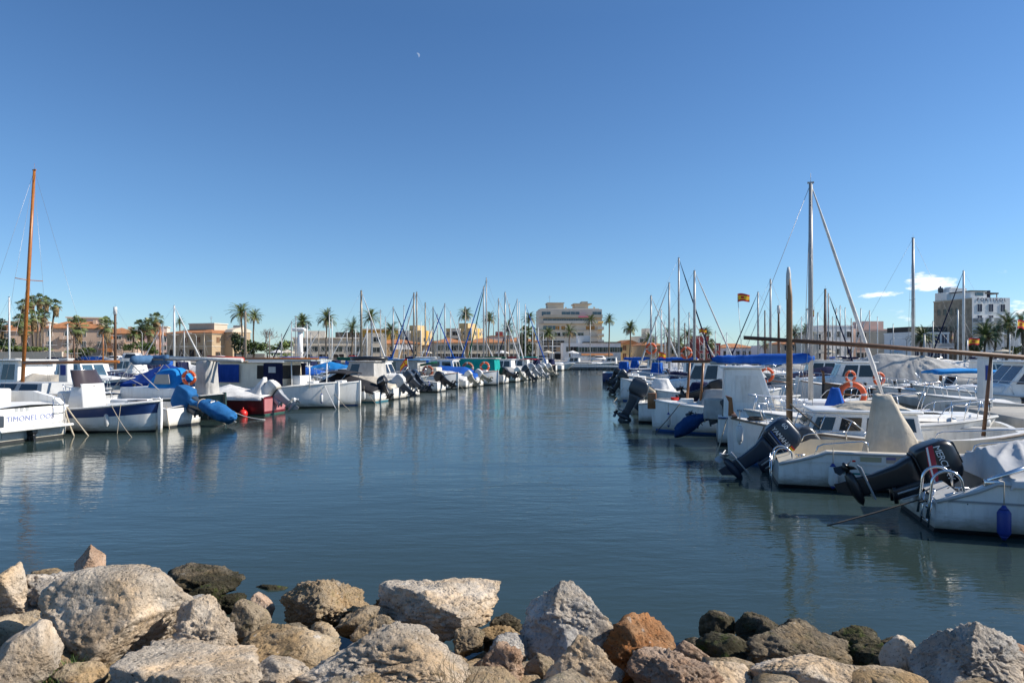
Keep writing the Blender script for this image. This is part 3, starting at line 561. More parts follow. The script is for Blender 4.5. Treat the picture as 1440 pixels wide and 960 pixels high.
def outboard(b, x, y, z, tilt, sc, col=blk, cover=None, txt=None, num=None, decal=False, steer=0, lowcol=None, flag=False, prop=None):
    lc = lowcol or col; lb = MB()
    lb.loft([rrect(.23*1, .14, .06, .10, -.22), rrect(.20, .125, .05, -.02, -.22), rrect(.155, .10, .05, -.16, -.23), rrect(.125, .07, .04, -.48, -.25), rrect(.135, .05, .03, -.62, -.26), rrect(.15, .045, .03, -.74, -.26)])
    lb.rbox(-.54, -.04, -.115, .115, -.60, -.575, .008, 1); lb.tube([(-.03, -.145, -.30), (-.02, -.15, .03)], .016, 6, 1); lb.tube([(.06, -.15, -.28), (.08, -.14, .06)], .013, 6, 1)                                    # anti ventilation plate
    g = [(-.52, .03), (-.47, .065), (-.34, .085), (-.18, .08), (-.06, .05), (-.0, .008)]
    lb.loft([[(a, r_*math.cos(2*PI*j/10), -.76+r_*math.sin(2*PI*j/10)) for j in range(10)] for a, r_ in g])
    lb.prism([(-.40, -.80), (-.16, -.82), (-.30, -1.0), (-.42, -1.0)], -.012, .012)     # skeg
    lb.tube([(-.02, .06, .16), (.16, .1, .22), (.34, .12, .08), (.5, .2, -.02)], .02, 6); lb.tube([(-.02, -.05, .14), (.2, -.06, .18), (.4, -.02, .0)], .014, 6); lb.rbox(-.10, .06, -.14, .14, -.34, .06, .02); lb.rbox(-.02, .10, -.12, .12, -.02, .09, .02); lb.tube([(-.12, -.1, -.3), (.10, -.1, -.36)], .03); lb.tube([(-.12, .1, -.3), (.10, .1, -.36)], .03)
    lb.tube([(-.1, 0, -.1), (-.2, 0, -.42)], .035)
    M = T((x, y, z)) @ RZ(R(steer)) @ RY(R(tilt)) @ Matrix.Scale(sc, 4)
    o = lb.build('outboard_motor', [lc, silver if txt else lc], b.root, M)
    cb = MB()
    prof = [(.10, .255, .155, -.20, .07), (.15, .30, .185, -.20, .06), (.22, .315, .20, -.20, .05), (.34, .315, .20, -.205, .05), (.47, .30, .19, -.215, .06), (.56, .27, .17, -.225, .1), (.61, .22, .135, -.23, .09), (.635, .14, .08, -.235, .07)]
    if cover:
        rr = random.Random(x); rings = []
        for zz, hx, hy, cx, r_ in prof: rings.append([(px*1.0+.012*fbm(Vector((px*6, py*6, zz*5+x))), py+.02*fbm(Vector((px*5+3, py*5, zz*4+x))), pz) for px, py, pz in rrect(hx+.035, hy+.035, r_, zz-.02, cx)])
        rings.insert(0, [(px, py, pz) for px, py, pz in rrect(.25, .16, .07, -.02, -.22)])
        cb.loft(rings); cb.build('motor_cover', cover, o)
    else:
        cb.loft([rrect(hx, hy, r_, zz, cx, n=6) for zz, hx, hy, cx, r_ in prof]); cb.loft([rrect(.262, .162, .07, .085, -.20), rrect(.262, .162, .07, .105, -.20)], 1)
        cb.rbox(.0, .085, -.07, .07, .40, .50, .015, 1); cb.rbox(-.43, -.12, -.10, .10, .615, .648, .012, 1)
        for k in range(4): cb.box(-.515+.01*k, -.46, -.09+.05*k, -.06+.05*k, .40, .50, 1)

        c = cb.build('cowling', [col, blk], o)
        if txt:
            for sgn in (-1, 1):
                text(txt, .118, whitetxt, o, T((-.235, sgn*.2045, .395 if decal else .31)) @ RZ(0 if sgn < 0 else PI) @ RX(R(90)), sp=.92, shear=.15)
                if num: text(num, .12, whitetxt, o, T((-.35, sgn*.187, .50)) @ RZ(0 if sgn < 0 else PI) @ RX(R(80)))
        if decal:
            for sgn in (-1, 1):
                d = MB(); d.prism([(-.50, .36), (-.50, .27), (-.2, .185), (.05, .15), (.05, .20), (-.12, .27), (-.34, .33)], sgn*.19, sgn*.2025); d.build('red_stripe', mat('crimson_decal', (.38, .015, .04), .4), o)
                d = MB(); d.prism([(-.50, .30), (-.50, .275), (-.2, .20), (.05, .165), (.05, .18), (-.2, .225)], sgn*.19, sgn*.2045); d.build('white_stripe', whitetxt, o)
        if txt == 'YAMAHA':
            for k in (0, 1):
                d = MB(); d.prism([(-.44, .20+.05*k), (-.43, .185+.05*k), (.02, .17+.05*k), (.02, .18+.05*k)], -.196, -.2025); d.build('pin_stripe', [silver, fblue][k], o)
        if flag:
            for k, (z0, z1, m) in enumerate(((.24, .27, redc), (.27, .33, yellow), (.33, .36, redc))):
                d = MB(); d.box(.005, .10, -.203, -.19, z0, z1); d.build('flag_sticker', m, o)
    pb = MB(); pb.loft([[(a, r_*math.cos(2*PI*j/8), -.76+r_*math.sin(2*PI*j/8)) for j in range(8)] for a, r_ in ((-.52, .04), (-.60, .045), (-.66, .015))])
    for k in range(3):
        a = 2*PI*k/3+.4; c_, s_ = math.cos(a), math.sin(a); q = [(-.54, .03, -.03), (-.62, .03, .03), (-.63, .14, .07), (-.58, .165, 0), (-.53, .13, -.06)]
        v = [(px, u*c_-w_*s_, -.76+u*s_+w_*c_) for px, u, w_ in q]; pb.add(v+[(px+.012, yy, zz) for px, yy, zz in v], [(0, 1, 2, 3, 4), (9, 8, 7, 6, 5)]+[(i, (i+1) % 5, (i+1) % 5+5, i+5) for i in range(5)])
    pb.build('propeller', prop or lc, o)
    return o
def cover_cloth(b, t0, t1, ridge, m, name='boat_cover', drop=.14, nx=34, ny=11, amp=.034, seed=0, wid=1.03, folds=None):
    """tarpaulin laced over the gunwales, tented on a ridge [(t,z)...]"""
    mb = MB(); rings = []
    for i in range(nx):
        t = lerp(t0, t1, i/(nx-1)); zr = interp(t, ridge); row = []; s0 = b.sheer(t); h = b.half(t)*wid+.02
        for j in range(-ny, ny+1):
            u = j/ny
            if abs(j) == ny: p = Vector((b.xx(t, s0), h*u*1.01, s0-drop))
            else:
                u2 = u/(1-1/ny); z = s0+.03+(zr-s0)*(1-abs(u2)**1.25)
                p = Vector((b.xx(t, s0), h*u2, z)); k = (1-abs(u2))
                if folds:
                    dx, dy = p.x-folds[0], p.y-folds[1]; ds = math.hypot(dx, dy); an = math.atan2(dy, dx); w2 = folds[3]*min(1, ds*2.2)*math.exp(-ds*.55)*(1-abs(u2)**6); p.z += w2*(1-2*abs(math.sin(folds[2]*an+.5*fbm(Vector((ds*1.5, an, seed)))))**.7)
                p.z += amp*(fbm(Vector((t*b.L*1.6+seed, u2*2.2, seed)))+.8*abs(math.sin(t*b.L*3.1+u2*3+seed))*abs(u2)*.8*-1)
            row.append(p)
        rings.append(row)
    for e, d in ((0, -1), (-1, 1)):   # ends hang down
        r = rings[e]; rr_ = [Vector((p.x+.03*d, p.y, min(p.z, b.sheer(t0 if e == 0 else t1)-.1))) for p in r]
        rings.insert(0 if e == 0 else len(rings), rr_)
    mb.loft(rings, closed=False); return b.part(name, mb, m)
def cone_cover(b, x, y, z0, z1, hx, hy, tx, ty, m, name='console_cover', seed=0, lean=0.):
    """loose cloth over something standing: creased folds fan out from the top"""
    mb = MB(); rings = []; n = 44; rr = random.Random(seed); ph = [rr.uniform(0, 6.3) for _ in range(5)]; top = []
    for i in range(15):
        u = min(1., i/13); k = u**(.8+.15*math.sin(ph[0])); ring = []
        for j in range(n):
            a = 2*PI*j/n; ca, sa = math.cos(a), math.sin(a); sx = abs(ca)**.62*(1 if ca > 0 else -1); sy = abs(sa)**.62*(1 if sa > 0 else -1)
            f = 1+(1-u)*(.07*math.sin(4*a+ph[1])+.075*math.sin(7*a+ph[2]+u*2)+.05*math.sin(12*a+ph[3]))+.05*fbm(Vector((ca*2+seed, sa*2, u*2.5)))
            w_ = .55 if i == 14 else 1.
            ring.append((x+lean*u+lerp(hx, tx, k)*sx*f*w_, y+lerp(hy, ty, k)*sy*f*w_, lerp(z0, z1, u)+.012*(u > .5)*math.sin(2*a+ph[4])*(z1-z0)+(.02 if i == 14 else 0)))
        rings.append(ring)
    mb.loft(rings); return b.part(name, mb, m)
def old_cone(b, x, y, z0, z1, hx, hy, tx, ty, m, name='console_cover', seed=0, lean=0.):
    mb = MB(); rings = []
    for i in range(9):
        u = i/8; k = u**.85; rings.append([(px+lean*u+.03*(1-u*.5)*fbm(Vector((px*3+seed, py*3, u*2))), py+.03*fbm(Vector((px*3, py*3+seed, u*2.2))), pz) for px, py, pz in rrect(lerp(hx, tx, k), lerp(hy, ty, k), lerp(.12, .05, u), lerp(z0, z1, u), x, y, n=5)])
    mb.loft(rings); return b.part(name, mb, m)
def roll(b, p0, p1, r, m, name='sail_cover', sag=.04, seed=0, flat=1.25):
    p0, p1 = Vector(p0), Vector(p1); mb = MB(); rings = []; d = (p1-p0).normalized(); a = d.cross(Vector((0, 0, 1))).normalized(); up = a.cross(d)
    for i in range(19):
        u = i/18; c = p0.lerp(p1, u)+Vector((0, 0, -sag*math.sin(PI*u))); k = r*(.78+.22*math.sin(PI*min(1, u*1.2+.1)))*(1+.13*fbm(Vector((u*9, seed, 0)))+.07*math.sin(u*60+seed))*(.35 if i in (0, 18) else 1)
        rings.append([c+(a*math.cos(2*PI*j/12)+up*flat*math.sin(2*PI*j/12))*k*(1+.08*fbm(Vector((u*7+j*.4, seed+3, 0)))) for j in range(12)])
    mb.loft(rings); return b.part(name, mb, m)
def rig(b, x, base, h, r=.05, m=alu, spread=(.5,), furl=None, fx=None, boom=None, cover=None, zb=None, shroud=True, back=True, lean=0., side=0., wr=.006, furlr=.05, fz=None, topband=None, bx=None):
    top = Vector((x+lean, side, h)); bt = Vector((x, 0, base)); mb = MB(); mb.tube([bt, bt.lerp(top, .6), top], [r, r*.97, r*.72], 10)
    mb.box(-.09+top.x, .09+top.x, -.02+side, .02+side, h, h+.05); mb.tube([top, top+Vector((0, 0, .3))], .006, 4)
    if topband: mb.tube([bt.lerp(top, .88), top+Vector((0, 0, .03))], r*1.25, 8, 1)
    b.part('mast', mb, [m, topband] if topband else m)
    sh = MB(); bw = b.B/2*.9
    for s_ in spread:
        p = bt.lerp(top, s_); w_ = bw*.55; q = MB(); q.tube([p+Vector((-.05, -w_, .02)), p, p+Vector((-.05, w_, .02))], .018, 5); b.part('spreader', q, alu if m != orangewood else m)
        if shroud:
            for sg in (-1, 1): sh.tube([bt.lerp(top, .97), p+Vector((-.05, w_*sg, .02)), Vector((x-.1, bw*sg, b.F))], wr, 4)
    if shroud:
        for sg in (-1, 1): sh.tube([bt.lerp(top, spread[0] if spread else .75), Vector((x-.35, bw*sg, b.F))], wr, 4)
        if back: sh.tube([top, Vector((-b.L/2+.1, 0, b.sheer(0)))], wr, 4)
    fe = Vector((fx if fx is not None else b.L/2-.1, 0, fz if fz is not None else b.sheer(1.)+.05))
    if furl: q = MB(); q.tube([fe, fe.lerp(top, .12), fe.lerp(top, .8), top], [furlr*.6, furlr*1.15, furlr*.7, .012], 7); b.part('furled_jib', q, furl)
    elif shroud: sh.tube([top, fe], wr, 4)
    if sh.v: b.part('rigging', sh, wire)
    if boom:
        z = zb or base+.75; q = MB(); q.tube([(x, 0, z), (x-boom, 0, z+.04)], .05, 8); b.part('boom', q, m)
        if cover: roll(b, (x-.05, 0, z+.13), (x-boom+.1, 0, z+.12), .14, cover, seed=x)
def thing(mb, name, m, label, cat, group=None, M=None): return tag(mb.build(name, m, None, M), label, cat, group)
def fender(p, label, m=fendw, caps=bluep, L=.55, r=.1, line=.35):
    mb = MB(); mb.loft([[(r*k*math.cos(2*PI*j/10), r*k*math.sin(2*PI*j/10), z*L) for j in range(10)] for z, k in ((-.5, .25), (-.42, .75), (-.33, 1), (.33, 1), (.42, .75), (.5, .25))], 0)
    for s in (-1, 1): mb.loft([[(r*k*math.cos(2*PI*j/10), r*k*math.sin(2*PI*j/10), s*z*L) for j in range(10)] for z, k in ((.44, .72), (.5, .45), (.58, .25))], 1)
    o = thing(mb, 'fender', [m, caps], label, 'fender', 'fenders hanging from the boats', T(p)); q = MB(); q.tube([(0, 0, L*.55), (0, 0, L*.55+line)], .008, 5); q.build('line', rope, o); return o
def lifebuoy(p, label, Rr=.3, yaw=0., tilt=0., m=orange):
    mb = MB(); mb.torus((0, 0, 0), Rr, Rr*.24, 'y', n=32, k=10, ms=lambda u: 1 if (u*4+.07) % 1 < .14 else 0)
    M = T(p) @ RZ(R(yaw)) @ RX(R(tilt)); o = thing(mb, 'lifebuoy', [m, fendw], label, 'lifebuoy', 'lifebuoys on the boats', M)
    q = MB(); 
    for k in range(4):
        a = PI/2*k+.2; pts = [((Rr*1.27+.015*math.sin(PI*i/5))*math.cos(a+PI/2*i/5), .0, (Rr*1.27+.015*math.sin(PI*i/5))*math.sin(a+PI/2*i/5)) for i in range(6)]; q.tube(pts, .01, 5)
    q.build('grab_line', rope, o); return o
def mooring(pts, label, m=rope, r=.012, sag=.08):
    mb = MB(); a, b_ = Vector(pts[0]), Vector(pts[1]); mb.tube([a.lerp(b_, i/8)-Vector((0, 0, sag*math.sin(PI*i/8))) for i in range(9)], r, 6); return thing(mb, 'mooring_line', m, label, 'mooring rope', 'mooring ropes')
def flag_es(p, h, w_, label, yaw=0., pole=1.6, lean=(0, 0), droop=.15, hgt=None, polem=mastw):
    hgt = hgt or w_*.66; o = empty('flag', p, 0, label, 'flag', 'Spanish flags'); top = Vector((lean[0], lean[1], pole)); q = MB(); q.tube([(0, 0, 0), top], .012, 6); q.build('flagpole', polem, o)
    rings = []; nn = 14
    for i in range(nn+1):
        u = i/nn; row = []
        for j in range(9):
            v = j/8; row.append(Vector((u*w_, .09*w_*math.sin(u*7+v*1.5)*u, -v*hgt*(1-.18*u)-droop*u*u*w_+.05*w_*math.sin(u*5))))
        rings.append(row)
    q = MB(); q.loft(rings, closed=False, mrow=[1, 1, 0, 0, 0, 0, 1, 1], M=T(top) @ RZ(R(yaw))); c = q.build('cloth', [yellow, redc], o)
    q = MB(); e = [rings[4][3], rings[7][3], rings[7][5], rings[4][5]]; q.add([v+Vector((0, s*.012, 0)) for s in (-1, 1) for v in e], [(0, 1, 2, 3), (7, 6, 5, 4), (0, 4, 5, 1), (2, 6, 7, 3)], 0, M=T(top) @ RZ(R(yaw))); q.build('emblem', redc, c)
    return o
def bench_and_wheel(b, x=-.3, wide=.5):
    mb = MB(); mb.rbox(x-.9, x-.35, -wide, wide, .25, .62, .05); b.part('seat', mb, cream)
def console(b, x, z0=.25, z1=1.25, hw=.35, screen=True, m=white, sm=smoke):
    mb = MB(); mb.loft([rrect(.38, hw, .08, z0, x), rrect(.36, hw*.97, .08, z0+.55*(z1-z0), x), rrect(.24, hw*.9, .08, z1, x+.06)]); c = b.part('console', mb, m)
    if screen:
        q = MB(); n = 9; rows = []
        for k, (z, f, dx) in enumerate(((z1-.1, 1.05, .20), (z1+.25, .95, .02), (z1+.48, .85, -.08))): rows.append([(x+dx+.22*math.cos(a)-.1, hw*f*1.15*math.sin(a), z) for a in [lerp(-1.75, 1.75, i/(n-1)) for i in range(n)]])
        q.loft(rows, closed=False); q.tube([rows[2][i] for i in range(n)], .014, 5, 1); q.tube([rows[0][0], rows[2][0]], .014, 5, 1); q.tube([rows[0][-1], rows[2][-1]], .014, 5, 1); q.build('windscreen', [sm, steel], c)
    q = MB(); q.torus((x-.42, 0, z1-.18), .17, .014, 'x', n=20, k=6); q.tube([(x-.42, -.16, z1-.18), (x-.42, .16, z1-.18)], .012); q.tube([(x-.42, 0, z1-.18), (x-.25, 0, z1-.22)], .02); q.build('steering_wheel', steel, c); return c
def ladder(b, x, y, z0, z1, w_=.16, m=steel, lean=.0):
    mb = MB()
    for s in (-1, 1): mb.tube([(x, y+s*w_, z0), (x+lean*.5, y+s*w_, (z0+z1)/2), (x+lean, y+s*w_, z1)], .013)
    mb.tube([(x+lean, y-w_, z1), (x+lean+.06, y-w_*.5, z1+.07), (x+lean+.06, y+w_*.5, z1+.07), (x+lean, y+w_, z1)], .013)
    n = max(2, int((z1-z0)/.22))
    for i in range(n): u = (i+.4)/n; mb.tube([(x+lean*u, y-w_, lerp(z0, z1, u)), (x+lean*u, y+w_, lerp(z0, z1, u))], .011)
    return b.part('ladder', mb, m)
def bimini(b, x0, x1, hw, z, m, z0=None, legs=True, thick=.05):
    mb = MB(); rings = []
    for i in range(9):
        u = i/8; rings.append([(lerp(x0, x1, u), hw*v, z-.10*v*v-.08*(2*u-1)**2+.01*math.sin(i*4+v*5)) for v in [k/6 for k in range(-6, 7)]]+[(lerp(x0, x1, u), hw*v, z-thick-.10*v*v-.08*(2*u-1)**2) for v in [k/6 for k in range(6, -7, -1)]])
    mb.loft(rings); c = b.part('bimini_top', mb, m)
    if legs:
        zz = z0 or b.F; xm = (x0+x1)/2
        for s in (-1, 1):
            q = MB()
            for xa in (x0+.05, x1-.05): q.tube([(xm, s*hw*1.0, zz), (xa, s*hw*.98, z-.16)], .014)
            q.build('frame', steel, c)
    return c
def stem_post(b, m=teakm, up=.35, bow=True, w_=.045, head=None):
    t = 1. if bow else 0.; sg = 1 if bow else -1; x = b.xx(t, b.F); z = b.sheer(t); mb = MB()
    mb.prism([(x-.06*sg, -.12), (x+.05*sg, -.10), (x+.075*sg, z*.6), (x+.06*sg, z+.02), (x-.08*sg, z+.02)], -w_, w_); o = b.part('stem_post', mb, m)
    if up > .15: q = MB(); q.prism([(x-.075*sg, z+.025), (x+.06*sg, z+.025), (x+.05*sg, z+up*.7), (x+.13*sg, z+up), (x-.03*sg, z+up*.9)], -w_*1.15, w_*1.15); q.build('stem_head', head or teakm, o)
    return o
def rudder(b, m=white2, bow=False):
    x = -b.L/2; z = b.sheer(0); mb = MB(); mb.prism([(x-.11, -.2), (x-.46, -.2), (x-.42, .15), (x-.30, z*.9), (x-.24, z+.22), (x-.11, z+.22)], -.03, .03); r = b.part('rudder', mb, m)
    q = MB(); q.tube([(x-.2, 0, z+.2), (x+.7, 0, z+.3)], [.03, .022], 6); q.build('tiller', teakm, r); return r
def posts_ridge(b, x0, x1, z0, z1, zb0, zb1, m=teakm, r=.035, ov=.3):
    """ridge pole of an awning on two crutches"""
    mb = MB(); d = (Vector((x1, 0, z1))-Vector((x0, 0, z0))).normalized(); mb.tube([Vector((x0, 0, z0))-d*ov, Vector((x1, 0, z1))+d*ov], r, 8); b.part('ridge_pole', mb, m)
    for x, z, zb in ((x0, z0, zb0), (x1, z1, zb1)): q = MB(); q.tube([(x, 0, zb), (x, 0, z-r)], .035, 8); b.part('post', q, m)
def awning(b, x0, x1, zr, ze, hw, m, name='awning', seed=0):
    mb = MB(); rings = []
    for i in range(17):
        u = i/16; x = lerp(x0, x1, u); rings.append([(x, hw*v, lerp(zr, ze, abs(v)**.9)-.06*math.sin(PI*u)*(1-abs(v))+.015*fbm(Vector((x*2+seed, v*3, 0)))) for v in [k/7 for k in range(-7, 8)]])
    mb.loft(rings, closed=False); return b.part(name, mb, m)
def llaut(label, L, B, F, end, side, face='bow', hullm=white, boot=blueboot, cab=None, gun=teakm, mast=None, ridge=None, aw=None, stripe=None, zs=(.72, .92), yaw=0, inner=None, post=.12, cat='fishing boat', name='fishing_boat', rud=True, n=15, ctr=None, cock=(.16, .72), group=None):
    b = Boat(name, label, cat, L, B, F, end, side, face, yaw=yaw, kind='double', top=hullm, boot=boot, stripe=stripe, zs=zs, rail=gun, inner=inner or white2, cock=cock, n=n, gun=.14, sheer=.36, ctr=ctr, group=group)
    stem_post(b, hullm, post); stem_post(b, hullm, .12, False)
    if rud: rudder(b, hullm)
    mb = MB()
    for t in (.28, .48): p = b.pt(t, .8, -.12); mb.rbox(p.x-.15, p.x+.15, -p.y, p.y, p.z-.03, p.z+.02, .012)
    b.part('thwart', mb, teakm)
    p = b.pt(.83, 0); mb = MB(); mb.rbox(p.x-.25, p.x+.2, -.24, .24, p.z, p.z+.16, .03); b.part('hatch', mb, white)
    if cab: house(b, **cab)
    if ridge: posts_ridge(b, *ridge)
    if aw: awning(b, *aw)
    return b
def motorboat(label, L, B, F, end=None, side='L', face='stern', hullm=white, boot=blackp, stripe=None, cover=None, ob=None, yaw=0, inner=None, name='motorboat', cat='motorboat', n=13, ctr=None, cock=(.02, .62), con=None, rails=True, group=None, zs=(.62, .9), ridge=None, drop=0., obz=None, sheer=.32):
    b = Boat(name, label, cat, L, B, F, end, side, face, yaw=yaw, top=hullm, boot=boot, stripe=stripe, zs=zs, rail=grey, inner=inner or white2, cock=cock, n=n, ctr=ctr, group=group, drop=drop, sheer=sheer)
    if cover: cover_cloth(b, .02, .9, ridge or [(0, F+.12), (.3, F+.5), (.65, F+.6), (.9, F+.3)], cover, seed=L)
    elif con is not None: console(b, con); bench_and_wheel(b, con-.3)
    else: bench_and_wheel(b, 0)
    if rails: pulpit(b)
    if ob:
        if b.root.location.y > 36: ob['tilt'] += rnd.uniform(-15, 12); ob['steer'] = rnd.uniform(-14, 14); ob['sc'] *= rnd.uniform(.82, 1.05)
        outboard(b, -L/2+.02, ob.pop('y', 0.), obz or F*.85, **ob)
    return b
def cruiser(label, L, B, F, end=None, side='L', face='stern', hullm=white, boot=blackp, stripe=navy, yaw=0, hs=None, ob=None, n=13, ctr=None, name='cabin_cruiser', cat='cabin cruiser', fly=False, bim=None, group=None, zs=(.7, .86), drop=0.):
    b = Boat(name, label, cat, L, B, F, end, side, face, yaw=yaw, top=hullm, boot=boot, stripe=stripe, zs=zs, rail=grey, inner=white, cock=(.03, .42), n=n, ctr=ctr, group=group, sheer=.4, drop=drop)
    w_ = B*.38; mb = MB(); rings = []
    for t in (.42, .5, .62, .74, .84, .9):
        p = b.pt(t, 0); h = min(w_*1.02, b.half(t)*.78); k = interp(t, ((.42, .5), (.62, .42), (.84, .15), (.9, .03))); rings.append([(p.x, -h, p.z-.02), (p.x, -h*.92, p.z+k*.8), (p.x, -h*.6, p.z+k), (p.x, 0, p.z+k*1.08), (p.x, h*.6, p.z+k), (p.x, h*.92, p.z+k*.8), (p.x, h, p.z-.02)])
    mb.loft(rings); b.part('coachroof', mb, white)
    h = dict(x0=-L*.18, x1=L*.16, w0=w_, w1=w_*.86, z0=F*.9, z1=F+1.25, rf=.55, ra=.1, sidew=((.1, .45), (.5, .86)), over=.07); h.update(hs or {}); house(b, **h); pulpit(b, .5, .985, .5, 5)
    if ob:
        ob = [ob] if isinstance(ob, dict) else ob
        for q in ob: outboard(b, -L/2+.02, q.pop('y', 0.), F*.95, **q)
    if bim: bimini(b, *bim)
    return b
def yacht(label, px, topy, Y, L=8.5, B=2.7, face='bow', furl=None, cover=None, hullm=white, stripe=None, boot=blackp, m=alu, r=.055, lean=0., spread=(.52,), dodger=None, F=.95, yaw=0., boomed=True, basez=None, detail=False, shroud=True, topm=None, wr=.008, n=11, mx=.08, furlr=.05, group=None, dx=0.):
    """sailing yacht whose mast stands at photo column px, masthead at row topy, Y metres out"""
    p = P(px, HY, Y); hd = AX if face == 'bow' else -AX; c = Vector((p.x, p.y, 0))-hd*mx*L
    b = Boat('sailing_yacht', label, 'sailing yacht', L, B, F, None, face=face, ctr=c, top=hullm, boot=boot, stripe=stripe, zs=(.78, .92), n=n, detail=detail, yaw=yaw, inner=white2, rake=.12, group=group)
    mb = MB(); rings = []
    for x, h, k in ((-.22, .30, .34), (-.1, .33, .40), (.06, .32, .38), (.2, .25, .28), (.3, .16, .08)):
        z = b.sheer(x+.5)+.02; rings.append([(x*L, -h*B, z), (x*L, -h*B*.86, z+k*.9), (x*L, 0, z+k), (x*L, h*B*.86, z+k*.9), (x*L, h*B, z)])
    mb.loft(rings); cb = b.part('coachroof', mb, white)
    z = b.sheer(.5)+.14
    for sg in (-1, 1):
        q = MB(); q.box(-.17*L, .12*L, sg*B*.318-.012, sg*B*.318+.012, z, z+.16); q.build('window', glass, cb)
    h = BZ(topy, Y); base = basez or F+.35; rig(b, mx*L, base, h, r*1.2, m, spread, furl, None, L*.36 if boomed else None, cover, F+1.25, shroud, True, lean, wr=wr, furlr=furlr, topband=topm)
    if dodger: cone_cover(b, -.24*L, 0, F+.1, F+1.05, .55, B*.36, .42, B*.3, dodger, 'spray_hood', seed=px)
    return b

def fittings(b, cleats=((.06, .9), (.5, .93), (.88, .8)), gear=True):
    """deck hardware a moored boat carries: cleats, bow roller, filler caps, navigation light"""
    for t, u in cleats:
        for sg in (-1, 1):
            p = b.pt(t, u*sg, .012); q = MB(); q.tube([p+Vector((-.09, 0, .045)), p+Vector((.09, 0, .045))], .011, 6); q.tube([p+Vector((-.03, 0, 0)), p+Vector((-.03, 0, .045))], .011, 6); q.tube([p+Vector((.03, 0, 0)), p+Vector((.03, 0, .045))], .011, 6); b.part('cleat', q, steel)
    if gear:
        p = b.pt(.97, 0, .05); q = MB(); q.rbox(p.x-.2, p.x+.12, -.05, .05, p.z, p.z+.05, .01); q.tube([(p.x+.1, -.06, p.z+.03), (p.x+.1, .06, p.z+.03)], .03, 8); b.part('bow_roller', q, steel)
        p = b.pt(.84, 0, .07); q = MB(); q.rbox(p.x-.22, p.x+.22, -.22, .22, p.z, p.z+.04, .015); b.part('deck_hatch', q, smoke)

def wrap(b, pts, m, y0=0., name='motor_wrap', seed=1):
    """tarpaulin bound round a tilted outboard: (x, z, half width, half height) from cowl to skeg"""
    q = MB(); rings = []; S = []
    for (p, r) in zip(pts, pts[1:]):
        for k in range(3): S.append([lerp(u, v, k/3) for u, v in zip(p, r)])
    S.append(pts[-1])
    for i, (x, z, ry, rz) in enumerate(S):
        rings.append([(x+.05*fbm(Vector((j*.5, i*.4, seed))), y0+ry*math.cos(2*PI*j/22)*(1.06+.14*fbm(Vector((j*.45, i*.35, seed+4)))-.26*abs(fbm(Vector((j*.7, i*.25, seed+7))))), z+rz*math.sin(2*PI*j/22)*(1.06+.16*fbm(Vector((j*.5, i*.4, seed+2)))-.26*abs(fbm(Vector((j*.7, i*.25, seed+7)))))) for j in range(22)])
    q.loft(rings); o = b.part(name, q, m); k = len(S)//3; x, z, ry, rz = S[k]; t = MB(); t.tube([(x, y0+ry*1.12*math.cos(a), z+rz*1.12*math.sin(a)) for a in [2*PI*i/16 for i in range(17)]], .014, 5); t.build('lashing', rope, o); return o
# ------------------------------------------------------------ far setting: buildings, palms, trees, cars, lamps
def plaster(k, c, **kw): return mat(k, c, .9, var=.10, vs=.25, bump=.05, bs=3, streak=.25, scol=tuple(x*.6 for x in c), **kw)
pk = plaster('pink_beige_plaster', (.54, .385, .28)); tan = plaster('ochre_stone', (.42, .31, .195)); sand = plaster('sandy_plaster', (.58, .50, .39)); yel = plaster('yellow_plaster', (.55, .40, .20)); yel2 = plaster('golden_plaster', (.60, .34, .06))
whp = plaster('white_plaster', (.82, .81, .79)); gryp = plaster('light_grey_plaster', (.66, .60, .51)); maro = plaster('brick_red_plaster', (.26, .045, .045)); beig = plaster('beige_plaster', (.54, .47, .37)); ornge = plaster('orange_plaster', (.48, .18, .05)); rosy = plaster('rose_plaster', (.55, .40, .35))
stone = mat('hotel_rough_stone', (.36, .29, .215), .95, var=.3, vs=1.2, bump=.4, bs=4)
roofm = mat('terracotta_roof_tiles', (.38, .16, .065), .9, var=.35, vs=1.2, bump=.6, bs=6); droof = mat('dark_flat_roof', (.06, .055, .05), .9)
wood_d = mat('brown_shutters', (.16, .07, .03), .7, var=.3); grn = mat('dark_green_shutters', (.02, .06, .045), .6); nav = mat('navy_shutters', (.012, .018, .06), .5, var=.2); oran = mat('amber_shutters', (.42, .19, .03), .7); awn = mat('yellow_awning', (.62, .36, .02), .8); magm = mat('magenta_awning', (.45, .05, .16), .8); dinside = mat('dark_opening', (.025, .022, .02), .9); rail_m = mat('painted_railing', (.30, .30, .30), .5); blinds = mat('white_frames', (.6, .6, .58), .5)
def winmesh(w_, h, pane=glass, fr=blinds, shut=None, d=.05):
    mb = MB(); f = .07
    mb.box(-w_/2, w_/2, -.02, .05, -h/2, h/2, 0)
    for a in ((-w_/2-f, -w_/2, -h/2-f, h/2+f), (w_/2, w_/2+f, -h/2-f, h/2+f), (-w_/2, w_/2, h/2, h/2+f), (-w_/2, w_/2, -h/2-f, -h/2), (-.03, .03, -h/2, h/2)): mb.box(a[0], a[1], -.09, .05, a[2], a[3], 1)
    if shut:
        for sg in (-1, 1): mb.box(sg*(w_*.75+f)-w_*.24, sg*(w_*.75+f)+w_*.24, -.07, .04, -h/2, h/2, 2)
    o = mb.build('window', [pane, fr]+([shut] if shut else [])); me = o.data; bpy.data.objects.remove(o); return me
